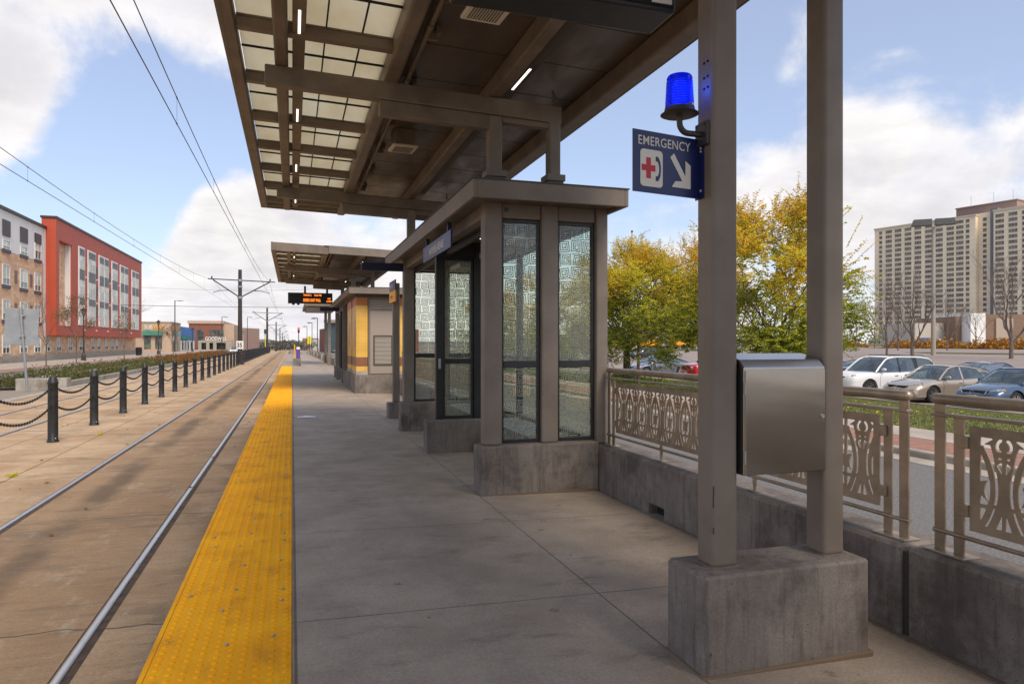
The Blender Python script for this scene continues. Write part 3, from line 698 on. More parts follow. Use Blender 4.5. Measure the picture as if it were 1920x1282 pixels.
def beacon():
    cx, cy = 1.712, 2.83
    root = thing('beacon_light', 'blue domed emergency beacon on a curved arm above the sign', 'beacon', (cx, cy, 2.45))
    m = MB(); m.lathe([(.001, 2.502), (.079, 2.504), (.088, 2.508), (.080, 2.514), (.072, 2.518), (.068, 2.535), (.001, 2.537)], (cx, cy, 0), 32); m.build('base_dish', MAT['pole'], root, smooth=40)
    prof = [(.066, 2.535)]
    for k in range(11): z = 2.542 + k * .0115; prof += [(.0668 - .0006 * k, z), (.0642 - .0006 * k, z + .006)]
    prof += [(.0585, 2.676), (.053, 2.685), (.001, 2.688)]
    t = NT('blue_lens'); N = t.N; L = t.L
    tp = N.new('ShaderNodeBsdfTransparent'); tp.inputs[0].default_value = (.06, .22, 1, 1); gl = N.new('ShaderNodeBsdfGlossy'); gl.inputs['Roughness'].default_value = .12; gl.inputs[0].default_value = (.5, .6, 1, 1)
    df = N.new('ShaderNodeBsdfTranslucent'); df.inputs[0].default_value = (.0, .05, .9, 1)
    lw = N.new('ShaderNodeLayerWeight'); lw.inputs[0].default_value = .5
    a_ = N.new('ShaderNodeMixShader'); a_.inputs[0].default_value = .45; L.new(tp.outputs[0], a_.inputs[1]); L.new(df.outputs[0], a_.inputs[2])
    b_ = N.new('ShaderNodeMixShader'); L.new(t.m('ADD', t.m('MULTIPLY', t.m('POWER', lw.outputs['Facing'], 3.0), .6), .05), b_.inputs[0]); L.new(a_.outputs[0], b_.inputs[1]); L.new(gl.outputs[0], b_.inputs[2]); L.new(b_.outputs[0], t.out.inputs[0])
    cr = MB(); cr.lathe([(.001, 2.54), (.030, 2.545), (.036, 2.60), (.036, 2.64), (.024, 2.665), (.001, 2.668)], (cx, cy, 0), 20); cr.build('bulb', emis('blue_bulb', (.01, .10, 1, 1), .9), root, smooth=50)
    l = MB(); l.lathe(prof, (cx, cy, 0), 36); l.build('lens', t.mat, root, smooth=35)
    lb = MB(); lb.box(cx + .012, cx + .040, cy - .0585, cy - .050, 2.538, 2.548); lb.build('sticker', MAT['white_vinyl'], root)
    a = MB(); pts = [(cx, cy, 2.503), (cx, cy, 2.47)] + [(cx + .045 * (1 - math.cos(t)), cy, 2.47 - .045 * math.sin(t)) for t in [R(k * 15) for k in range(1, 7)]] + [(1.835, cy, 2.425)]
    a.tube(pts, .014, 12); a.build('arm', MAT['pole'], root, smooth=50)
    p = MB(); p.box(1.826, 1.8445, 2.785, 2.882, 2.372, 2.482); p.build('mounting_plate', MAT['pole'], root, bevel=.004)
    b = MB()
    for y in (2.80, 2.868):
        for z in (2.386, 2.468): b.sph((1.826, y, z), .0065, 4)
    b.build('bolts', MAT['pole'], root)
    ld = bpy.data.lights.new('beacon_glow', 'POINT'); ld.energy = .35; ld.color = (.02, .1, 1); ld.shadow_soft_size = .05
    lo = bpy.data.objects.new('beacon_glow', ld); COL.objects.link(lo); lo.parent = root; lo.location = (0, 0, .30)
    lo.location = Vector((1.80, cy - .01, 2.64)) - root.location
beacon()

# ------------------------------------------------------------------ parapet walls
def parapet():
    def seg(y0, y1, label, hole=None, x0=3.0):
        root = thing('parapet_wall', label, 'wall', (x0 + .15, (y0 + y1) / 2, -.06), 0, 'low concrete walls along the platform')
        m = MB(); zt, zb = .405, -.55
        if hole:
            m.box(x0, x0 + .3, y0, hole[0], zb, zt); m.box(x0, x0 + .3, hole[1], y1, zb, zt); m.box(x0 + .001, x0 + .299, hole[0], hole[1], .03, zt - .001); m.box(x0 + .02, x0 + .299, hole[0], hole[1], zb, -.072)
            m = MB()
            m.prism([(y0, zb), (y1, zb), (y1, zt), (y0, zt)], 'x', x0, x0 + .3)
            m = MB()
            ring = [(y0, zb), (hole[0], zb), (hole[0], .035), (hole[1], .035), (hole[1], zb), (y1, zb), (y1, zt), (y0, zt)]
            m.prism(ring, 'x', x0, x0 + .3)
        else: m.box(x0, x0 + .3, y0, y1, zb, zt)
        m.build('wall_body', MAT['conc_dark'], root, bevel=.016, seg=1)
        s = MB(); s.box(x0 - .010, x0 + .002, y0 + .02, y1 - .02, -.10, -.050) if not hole else (s.box(x0 - .010, x0 + .002, y0 + .02, hole[0] - .02, -.10, -.050)); s.build('sealant', bpy.data.materials['brown_sealant'], root, bevel=.004)
        return root
    seg(-3, 2.775, 'low concrete wall at the lower right corner, nearer than the vertical joint'); seg(2.825, 6.60, 'low concrete wall with a drain opening between the near columns and the glass shelter', (5.22, 5.50))
    s = MB(); s.box(3.03, 3.27, 2.775, 2.825, -.55, .37); s.build('joint_filler', MAT['seam'], kind=None) if False else None
    j = s.build('joint_filler', simple('dark_joint', (.06, .052, .045, 1), .9)); tag(j, 'dark filler strip in the vertical joint of the low concrete wall', 'joint filler')
    seg(6.60, 11.75, 'low concrete wall forming the back of the glass shelter'); seg(12.1, 20.8, 'low concrete wall between the glass shelter and the tiled kiosk'); 
    root = thing('parapet_wall', 'long pale concrete wall with square piers running to the far end of the platform', 'wall', (2.7, 60, -.06), 0, 'low concrete walls along the platform')
    m = MB(); m.hexa([(2.85, 31.5, -.6), (3.1, 31.5, -.6), (2.55, 96, -.6), (2.25, 96, -.6), (2.85, 31.5, .42), (3.1, 31.5, .42), (2.55, 96, .42), (2.25, 96, .42)]); m.build('wall_body', MAT['conc_light'], root)
    for k, y in enumerate((36, 45, 54, 63, 72, 80, 88)):
        x = 2.85 - .6 * (y - 31.5) / 64; p = MB(); p.box(x - .18, x + .38, y - .35, y + .35, -.6, .50); p.box(x - .22, x + .42, y - .39, y + .39, .50, .56); p.build('pier', MAT['conc_light'], root, bevel=.02)
    e = MB(); e.box(.25, 2.3, 95.7, 96.0, -.3, .5); e.build('end_wall', MAT['conc_light'], root)
    dr = MB(); dr.box(3.10, 3.16, 5.23, 5.49, -.08, .03); o = dr.build('drain_dark_slab', MAT['seam']); tag(o, 'plain dark slab recessed in the drain opening of the low wall', 'drain')  # plain near-black slab that makes the inside of the drain opening dark
parapet()

# ------------------------------------------------------------------ ornamental railing
def panel_sdf(u, v, P, H):
    """>0 solid, <0 cut away.  u along (0 = axis of a pointed oval), v up from the lower edge"""
    u = (u + P / 2) % P - P / 2; g = np.abs(u); f = P / 2 - g; mn = np.minimum
    cz, hh, wl = .222, .222, .083
    Rr = (hh * hh + wl * wl) / (2 * wl); cc = Rr - wl
    lens = Rr - np.sqrt((g + cc) ** 2 + (v - cz) ** 2)      # >0 inside the oval's outer curve
    inner = lens - .027; bar = g - .0095
    d1 = np.sqrt(g ** 2 + (v - .212) ** 2)
    top = mn(mn(inner, bar), mn(v - (.262 + .016 * (1 - np.minimum(1, (g / .05) ** 2)) * -1), v - .246 - g * .25))
    side = mn(mn(inner + .004, .052 - np.abs(v - .212)), g - (.030 + ((v - .212) / .055) ** 2 * .020))
    upq = mn(mn(inner, bar), mn(v - .143, .183 - v - (g / .055) ** 2 * .034))
    loq = mn(mn(inner, bar), mn(.124 - v, v - .040))
    slot = mn(mn(-lens - .0005, .0155 + lens + np.maximum(0, v - .33) * .22), mn(v - .150, .425 - v - g * .0))
    slot2 = mn(mn(-lens - .0005, .0125 + lens), mn(.132 - v, v - .040))
    skirt = mn(mn(f - .0085, (.125 - v) * .36 - f + .007), mn(v - .040, .118 - v))
    da = np.sqrt(f ** 2 + (v - .306) ** 2); dh = np.sqrt(f ** 2 + (v - .424) ** 2)
    chest = mn(mn(f - .0085, .046 - da), mn((v - .292) * .62 - f + .009, v - .298))
    armb = -lens - .036 - np.maximum(0, v - .33) * .18
    shoulder = mn(mn(f - .0085, da - .060), mn(armb, mn(dh - .055, mn(v - .325, .430 - v))))
    crown = mn(mn(dh - .0235, .042 - dh), mn(f - .008, mn(v - .398, .458 - v)))
    tri = mn(mn(g - .009, .457 - v), mn(v - .408 - g * .62, dh - .055))
    holes = np.full_like(u, -9.)
    for h in (top, side, upq, loq, slot, slot2, skirt, chest, shoulder, crown, tri): holes = np.maximum(holes, h)
    return -holes
def cut_panel(mb, y0, y1, z0, z1, x, th, step, P=.25):
    H = z1 - z0; margin = .040
    nu = max(2, int(round((y1 - y0) / step))); nv = int(round(H / step))
    us = np.linspace(y0, y1, nu + 1); vs = np.linspace(z0, z1, nv + 1)
    U, V = np.meshgrid(us, vs)
    # start phase so that the panel ends half way through a motif
    S = panel_sdf(U - (y1 - margin), V - z0, P, H)
    edge = np.minimum(np.minimum(U - y0, y1 - U) - margin, np.minimum(V - z0 - .03, z1 - V - .028))
    S = np.where(edge < 0, np.maximum(S, -edge), S) ; S = np.maximum(S, -edge)
    verts = []; vid = {}; faces = []; segs = []
    def vert(key, y, z):
        if key not in vid: vid[key] = len(verts); verts.append((y, z))
        return vid[key]
    def gv(i, j): return vert((i, j, 0), U[j, i], V[j, i])
    def ev(i, j, d):
        i2, j2 = (i + 1, j) if d == 1 else (i, j + 1)
        a, b = S[j, i], S[j2, i2]; t = a / (a - b); return vert((i, j, d), U[j, i] + t * (U[j2, i2] - U[j, i]), V[j, i] + t * (V[j2, i2] - V[j, i]))
    pos = S > 0
    for j in range(nv):
        i = 0
        while i < nu:
            c = (pos[j, i], pos[j, i + 1], pos[j + 1, i + 1], pos[j + 1, i])
            if all(c):
                i0 = i
                while i < nu and pos[j, i] and pos[j, i + 1] and pos[j + 1, i + 1] and pos[j + 1, i] and i - i0 < 1: i += 1
                faces.append((gv(i0, j), gv(i, j), gv(i, j + 1), gv(i0, j + 1))); continue
            if any(c):
                cs = [(i, j), (i + 1, j), (i + 1, j + 1), (i, j + 1)]; es = [(i, j, 1), (i + 1, j, 2), (i, j + 1, 1), (i, j, 2)]
                poly = []; cr = []
                for k in range(4):
                    if c[k]: poly.append(gv(*cs[k]))
                    if c[k] != c[(k + 1) % 4]: q = ev(*es[k]); poly.append(q); cr.append((q, c[k]))
                if len(poly) >= 3: faces.append(tuple(poly))
                outs = [q for q, f_ in cr if f_]; ins = [q for q, f_ in cr if not f_]
                if len(cr) == 2: segs.append((outs[0], ins[0]))
            i += 1
    n = len(verts)
    front = [(x, y, z) for y, z in verts]; back = [(x + th, y, z) for y, z in verts]
    fs = [tuple(reversed(f)) for f in faces] + [tuple(k + n for k in f) for f in faces] + [(a, b, b + n, a + n) for a, b in segs]
    mb.add(front + back, fs)
    mb.box(x, x + th, y0 - .004, y0, z0, z1); mb.box(x, x + th, y1, y1 + .004, z0, z1)
def railing(y0, y1, label, step, x=3.115, group='ornamental railings on the low wall', clips=(), endposts=(True, True)):
    root = thing('railing', label, 'railing', (x, (y0 + y1) / 2, .405), 0, group)
    m = MB(); m.tube([(x, y0 + .02, 1.170), (x, y1 - .02, 1.170)], .0285, 16); m.sph((x, y0 + .02, 1.170), .0285, 8); m.sph((x, y1 - .02, 1.170), .0285, 8); m.build('handrail', MAT['rail_steel'], root, smooth=50)
    m = MB(); m.box(x - .022, x + .022, y0 + .0, y1 - .0, 1.083, 1.099); m.build('mid_rail', MAT['rail_steel'], root, bevel=.004)
    m = MB(); m.tube([(x, y0, .508), (x, y1, .508)], .013, 10); m.build('bottom_rail', MAT['rail_steel'], root, smooth=50)
    def post(y, s):
        p = MB(); p.box(x - .006, x + .006, y - .030, y + .030, .414, 1.155)
        p.tf = None
        o = p.build('post', MAT['rail_steel'], root, bevel=.003)
        q = MB(); q.box(x - .006, x + .006, y + s * .105 - .028, y + s * .105 + .028, .414, 1.084); q.build('inner_post', MAT['rail_steel'], root, bevel=.003)
        b = MB(); b.box(x - .055, x + .055, min(y - s * .05, y + s * .17), max(y - s * .05, y + s * .17), .405, .416); b.build('base_plate', MAT['rail_steel'], root, bevel=.003)
        for z in (.64, .97):
            c = MB(); yy = y + s * .105; c.box(x - .018, x + .020, min(yy, yy + s * .055), max(yy, yy + s * .055), z - .03, z + .03); c.build('clip', MAT['rail_steel'], root, bevel=.004)
    if endposts[0]: post(y0 + .035, 1)
    if endposts[1]: post(y1 - .035, -1)
    for yc in clips:
        c = MB(); c.box(x - .006, x + .006, yc - .02, yc + .02, 1.035, 1.085); c.build('clip', MAT['rail_steel'], root)
        c = MB(); c.box(x - .0065, x + .0065, yc - .02, yc + .02, .45, .56); c.box(x - .03, x + .03, yc - .04, yc + .04, .405, .414); c.cyl((x, yc, .41), (x, yc, .50), .012, n=8); c.build('standoff', MAT['rail_steel'], root, bevel=.003)
    m = MB(); cut_panel(m, y0 + .20, y1 - .20, .548, 1.050, x - .004, .008, step); m.build('cut_panel', MAT['panel_steel'], root)
railing(-.55, 2.715, 'ornamental metal railing at the far right edge, nearest to the camera', .0045, endposts=(True, True))
railing(2.86, 6.545, 'ornamental metal railing between the near columns and the glass shelter', .0045, clips=(4.15, 5.45))
railing(12.2, 20.6, 'ornamental metal railing on the low wall between shelter and tiled kiosk', .016, clips=(15, 18))
# ------------------------------------------------------------------ canopies
def zc(x): return 3.975 - .034 * (x + .5)
def sbox(mb, x0, x1, y0, y1, d0, d1):
    """box that follows the canopy's cross slope: heights relative to the underside"""
    mb.hexa([(x0,y0,zc(x0)+d0),(x1,y0,zc(x1)+d0),(x1,y1,zc(x1)+d0),(x0,y1,zc(x0)+d0),(x0,y0,zc(x0)+d1),(x1,y0,zc(x1)+d1),(x1,y1,zc(x1)+d1),(x0,y1,zc(x0)+d1)])
def canopy(Y0, Y1, frames, label, pitch0, lights, elights, colz=2.95):
    root = thing('canopy', label, 'canopy', (2.2, (Y0 + Y1) / 2, 3.0), 0, 'platform canopies')
    B = lambda m, n, mat=MAT['canopy'], bev=.006: m.build(n, mat, root, bevel=bev, seg=2)
    m = MB(); sbox(m, -.555, -.515, Y0, Y1, -.0, .24); sbox(m, -.515, -.44, Y0, Y1, -.0, .02); sbox(m, -.445, -.43, Y0, Y1, .02, .10)
    B(m, 'track_fascia', bev=.003)
    for a_, b_ in ((Y0, Y0 + .05), (Y1 - .05, Y1)): m = MB(); sbox(m, -.515, .97, a_, b_, 0, .235); sbox(m, -.43, .9, b_ if a_ == Y0 else a_ - .13, b_ + .13 if a_ == Y0 else a_, .02, .05); B(m, 'end_fascia')
    for a_ in (Y0 - .03, Y1 - .02): m = MB(); sbox(m, .97, 3.11, a_, a_ + .05, .02, .245); B(m, 'gutter_end', MAT['steel'])
    ys = []; y = pitch0
    while y < Y1 - .3: ys.append(y); y += 1.2
    ys = [q for q in ys if q > Y0 + .3]
    for q in ys:
        m = MB(); sbox(m, -.43, .83, q - .045, q + .045, .015, .115); sbox(m, -.43, .83, q - .055, q + .055, .100, .118); B(m, 'rafter', bev=.004)
    g = MB(); sbox(g, -.43, .84, Y0 + .05, Y1 - .05, .135, .150)
    g.build('skylight_panel', MAT['skylight'], root)
    m = MB()
    for xx in (.27, .565): sbox(m, xx - .006, xx + .006, Y0 + .05, Y1 - .05, .112, .134)
    for q in [Y0 + .4] + ys:
        yy = q + .6
        if yy < Y1 - .1: sbox(m, -.43, .84, yy - .005, yy + .005, .114, .1335)
    m.build('glazing_bars', MAT['seam'], root)
    m = MB(); sbox(m, -.15, -.035, Y0 + .05, Y1 - .05, -.02, .11); m.build('long_beam', MAT['canopy'], root, bevel=.02, seg=3)
    m = MB(); sbox(m, .0, .105, Y0 + .05, Y1 - .05, .03, .11); bb = B(m, 'light_channel')
    for q in lights:
        l = MB(); sbox(l, .044, .064, q - .22, q + .22, .0275, .0305); l.build('light_strip', MAT['lamp_on'], bb)
    m = MB(); sbox(m, .82, .955, Y0 + .05, Y1 - .05, -.03, .22); m.build('long_beam', MAT['canopy'], root, bevel=.024, seg=3)
    m = MB(); m.tube([(1.06, Y0 + .1, zc(1.06) + .07), (1.06, Y1 - .1, zc(1.06) + .07)], .022, 10)
    q = Y0 + .7
    while q < Y1:
        m.cyl((1.06, q - .04, zc(1) + .07), (1.06, q + .04, zc(1) + .07), .029, n=10); m.box(1.05, 1.16, q + .2, q + .225, zc(1.1) + .05, zc(1.1) + .15); m.box(1.14, 1.18, q + .17, q + .25, zc(1.1) + .10, zc(1.1) + .18); q += 1.2
    m.build('conduit', MAT['canopy'], root, smooth=50)
    s = MB(); sbox(s, .955, 3.05, Y0 + .02, Y1 - .02, .165, .20); s.build('soffit', MAT['soffit'], root)
    s = MB()
    q = Y0 + .55
    while q < Y1 - .1: sbox(s, .96, 2.86, q - .004, q + .004, .1635, .167); q += .82
    s.build('soffit_seams', MAT['seam'], root)
    m = MB(); sbox(m, 1.86, 1.985, Y0 + .05, Y1 - .05, -.01, .164); m.build('long_beam', MAT['canopy'], root, bevel=.02, seg=3)
    m = MB(); sbox(m, 2.02, 2.13, Y0 + .05, Y1 - .05, .06, .1645); ee = m.build('light_channel', MAT['steel_dark'], root, bevel=.004)
    for q in elights:
        l = MB(); sbox(l, 2.060, 2.082, q - .27, q + .27, .0565, .0605); l.build('light_strip', MAT['lamp_on'], ee)
    m = MB(); sbox(m, 2.86, 3.03, Y0 + .05, Y1 - .05, -.02, .164); m.build('edge_beam', MAT['canopy'], root, bevel=.02, seg=3)
    m = MB(); sbox(m, 3.03, 3.09, Y0, Y1, .02, .24); sbox(m, 3.09, 3.12, Y0, Y1, .06, .25); B(m, 'rear_gutter', MAT['steel_dark'], .003)
    s = MB(); sbox(s, .85, 3.09, Y0, Y1, .20, .243); s.build('roof_deck', MAT['steel'], root)  # unseen cover over the soffit, put in to block light from above
    for yf, colm in frames:
        m = MB(); z = lambda x, d: zc(x) + d
        sbox(m, -.235, 2.61, yf - .06, yf + .06, -.195, -.022); m.build('cross_beam', MAT['canopy'], root, bevel=.010)
        m = MB(); sbox(m, .78, 1.86, yf - .052, yf + .058, -.34, -.197); m.build('cross_beam', MAT['canopy'], root, bevel=.012)
        m = MB(); sbox(m, 1.98, 2.485, yf - .045, yf + .05, -.255, -.197); m.build('cross_beam', MAT['canopy'], root, bevel=.01)
        for (x0, x1) in ((.83, .95), (1.87, 1.97), (2.5, 2.6)):
            k = MB(); k.hexa([(x0, yf - .2, zc(x0) - .01), (x0 + .01, yf - .2, zc(x0) - .01), (x0 + .01, yf - .06, zc(x0) - .01), (x0, yf - .06, zc(x0) - .01), (x0, yf - .085, zc(x0) + .12), (x0 + .01, yf - .085, zc(x0) + .12), (x0 + .01, yf - .06, zc(x0) + .12), (x0, yf - .06, zc(x0) + .12)]); k.build('gusset', MAT['canopy'], root)
        if colm:
            for x0, x1 in ((1.845, 1.98), (2.475, 2.60)):
                c = MB(); c.box(x0, x1, yf - .06, yf + .065, colz, zc(2.0) - .197); c.build('column', MAT['steel'], root, bevel=.018, seg=3)
                c = MB(); c.box(x0 - .035, x1 + .035, yf - .10, yf + .10, colz + .135, colz + .20); c.build('collar', MAT['steel'], root, bevel=.004)
                c = MB(); c.box(x0 - .02, x1 + .02, yf - .08, yf + .085, colz - .02, colz + .135); c.build('flashing', MAT['stub'], root)
    return root
canopy(-6, 13.75, ((-3.0, False), (2.83, False), (6.62, True), (11.68, True)), 'large brown canopy with skylights overhead, nearest to the camera', -4.81, (-3.6, -1.3, 1.0, 3.4, 5.75, 8.1, 10.55, 13.0), (-3.4, 1.2, 6.25))  # near end extended out of view, behind the camera, to shade the near platform
canopy(20.0, 30.4, ((23.3, True), (28.4, True)), 'second brown canopy beyond the glass shelter, above the tiled kiosk', 20.6, (21.5, 24.6, 27.5), (22, 26, 29))
def far_canopy():
    root = thing('canopy', 'third canopy, far off behind the departure display', 'canopy', (2, 49, 2.9))
    m = MB(); m.box(.75, 3.0, 47, 56, 3.86, 4.08); m.build('roof', MAT['steel'], root, bevel=.02)
    m = MB(); m.box(.95, 2.9, 47.3, 55.7, 3.76, 3.858); m.build('soffit', MAT['soffit'], root)
    for y in (48.5, 54): 
        m = MB(); m.box(2.3, 2.5, y, y + .2, -.06, 3.76); m.build('column', MAT['steel'], root, bevel=.02)
far_canopy()

def speaker(cx, cy, label, rot):
    z = zc(cx) + .165
    root = thing('speaker', label, 'loudspeaker', (cx, cy, z - .25), 0, 'loudspeakers under the canopy')
    m = MB(); m.tf = Matrix.Translation((cx, cy, z)) @ Matrix.Rotation(R(rot), 4, 'Z')
    m.hexa([(-.11,-.13,-.20),(.13,-.13,-.20),(.13,.13,-.20),(-.11,.13,-.20),(-.11,-.13,0),(.13,-.13,0),(.13,.13,0),(-.11,.13,0)]); T = m.tf
    m.build('housing', MAT['canopy'], root, bevel=.008)
    f = MB(); f.tf = T @ Matrix.Translation((.01, 0, -.205)); cream = simple('cream_grille', (.62, .54, .42, 1), .5)
    f.box(-.155, .155, -.16, .16, -.025, .004); f.build('face', cream, root, bevel=.008)
    g = MB(); g.tf = T @ Matrix.Translation((.01, 0, -.2315))
    for i in range(11):
        for j in range(14): g.box(-.115 + i * .0212, -.115 + i * .0212 + .013, -.125 + j * .0182, -.125 + j * .0182 + .010, -.0005, .001)
    g.build('grille_holes', MAT['seam'], root)
    c = MB(); c.tube([(1.06, cy + .25, zc(1) + .07), (cx - .2, cy + .2, z - .08), (cx - .1, cy + .1, z - .10)], .008, 6); c.build('cable', MAT['canopy'], root)
speaker(1.34, 4.86, 'cream square loudspeaker under the near end of the canopy, close to the top edge', 4)
speaker(1.30, 8.62, 'cream loudspeaker box under the canopy above the glass shelter', 4)

def led_sign(x0, x1, yc, z0, z1, ztop, label, text=False, name='departure_display'):
    root = thing(name, label, 'display', ((x0 + x1) / 2, yc, z0), 0, 'hanging departure displays')
    m = MB(); m.box(x0, x1, yc - .13, yc + .13, z0, z1); m.build('housing', MAT['black'], root, bevel=.015)
    m = MB(); m.box(x0 + .02, x1 - .02, yc - .137, yc - .131, z0 + .02, z1 - .02); m.build('screen', simple('dark_screen', (.006, .006, .006, 1), .6), root)
    for xs in (x0 + (x1 - x0) * .38, x0 + (x1 - x0) * .88): 
        s = MB(); s.box(xs - .04, xs + .04, yc - .04, yc + .04, z1, ztop); s.build('hanger', MAT['black'], root)
    if text:
        am = emis('amber_led', (1, .22, .02, 1), 1.6)
        W = x1 - x0
        for s_, px, pz, sz in (('TRACK 2', .34, .30, .085), ('12:46 PM', .575, .30, .085), ('GREEN', .335, .075, .15), ('EAST', .50, .075, .15), ('PAUL', .62, .075, .15), ('4:20', .885, .175, .075), ('12 MIN', .855, .065, .075)):
            text_mesh(s_, sz * 1.15, frame4((x0 + W * px, yc - .140, z0 + pz), (1, 0, 0), (0, 0, 1)), am, 'lettering', root, .001, bold=.002, xs=.80 if sz < .1 else .47)
        for xx in (.12, .23):
            d = MB(); d.sph((x0 + W * xx, yc, z0 - .015), .055, 6); d.build('camera_dome', MAT['blackplastic'], root, smooth=60)
    else:
        s = MB(); s.box(x1 - .10, x1 - .01, yc + .1305, yc + .133, z0 + .02, z0 + .07); s.box(x1 - .14, x1 - .03, yc - .1395, yc - .1375, z0 + .03, z0 + .10); s.build('data_label', MAT['white_vinyl'], root)
led_sign(.72, 1.815, 3.16, 3.085, 3.52, zc(1.2) - .0, 'black box of a departure display hanging at the top edge, seen from below')
led_sign(-.165, 1.56, 29.2, 3.04, 3.47, zc(1) - .18, 'departure display with orange lettering hanging under the second canopy', True)

# ------------------------------------------------------------------ glass shelter
def spiral_pattern(mb, o, ex, ez, W, H, off, rs, size=.134, lw=.0044):
    """square spirals printed on the glass; flat ribbons offset from the pane"""
    ex = Vector(ex); ez = Vector(ez); n = ex.cross(ez).normalized(); o = Vector(o) + n * off
    rnd = random.Random(rs)
    def seg(a, b):
        a = Vector((max(0, min(W, a[0])), max(0, min(H, a[1])))); b = Vector((max(0, min(W, b[0])), max(0, min(H, b[1]))))
        d = b - a
        if d.length < .004: return
        d.normalize(); p = Vector((-d.y, d.x)) * lw
        a -= d * lw * .8; b += d * lw * .8
        q = [a + p, a - p, b - p, b + p]
        mb.add([o + ex * v.x + ez * v.y for v in q], [(0, 1, 2, 3)])
    nx = int(W / size) + 2; nz = int(H / size) + 2; sh = rnd.uniform(0, .06)
    for j in range(nz):
        for i in range(nx):
            cx = (i - .4) * size + (j % 2) * .02 - sh; cz = (j + .45) * size * 1.04
            t = rnd.uniform(-.09, .09); s = size * .615; k = rnd.randrange(4); fl = rnd.choice((-1, 1))
            pts = []; r = s; ang0 = k * 90 + 45
            for q in range(12):
                rr = s * (1.06 - q * .082) ; a = R(ang0 + q * 90) + t + rnd.uniform(-.05, .05)
                pts.append((cx + fl * rr * 1.045 * math.cos(a), cz + rr * 1.045 * math.sin(a)))
            for a, b in zip(pts[:-1], pts[1:]): 
                if (0 <= a[0] <= W or 0 <= b[0] <= W) and (0 <= a[1] <= H or 0 <= b[1] <= H): seg(a, b)
def window(root, o, ex, W, z0, z1, zr, rs, fw=.032, dep=.05, pat=True):
    """black framed two-pane window: o = lower left corner (x, y), ex along the wall"""
    ex = Vector(ex).normalized(); ez = Vector((0, 0, 1)); n = ex.cross(ez)
    M4 = frame4((o[0], o[1], 0), ex, ez)
    f = MB(); f.tf = M4; d = dep / 2
    f.box(0, fw, z0, z1, -d, d); f.box(W - fw, W, z0, z1, -d, d); f.box(fw, W - fw, z0, z0 + fw, -d + .001, d - .001); f.box(fw, W - fw, z1 - fw, z1, -d + .001, d - .001); f.box(fw, W - fw, zr - .035, zr + .035, -d - .004, d + .004)
    fr = f.build('window_frame', MAT['black'], root, bevel=.003, seg=1)
    for a, b in ((z0 + fw, zr - .035), (zr + .035, z1 - fw)):
        g = MB(); g.tf = M4; g.box(fw - .004, W - fw + .004, a - .004, b + .004, -.004, .004); p = g.build('pane', MAT['glass'], fr)
        if pat:
            q = MB(); oo = Vector((o[0], o[1], a)) + ex * fw
            spiral_pattern(q, oo, ex, ez, W - 2 * fw, b - a, .0052 if n.y > 0 else .0052, rs)
            q.build('etched_spirals', MAT['frit'], p); rs += 1
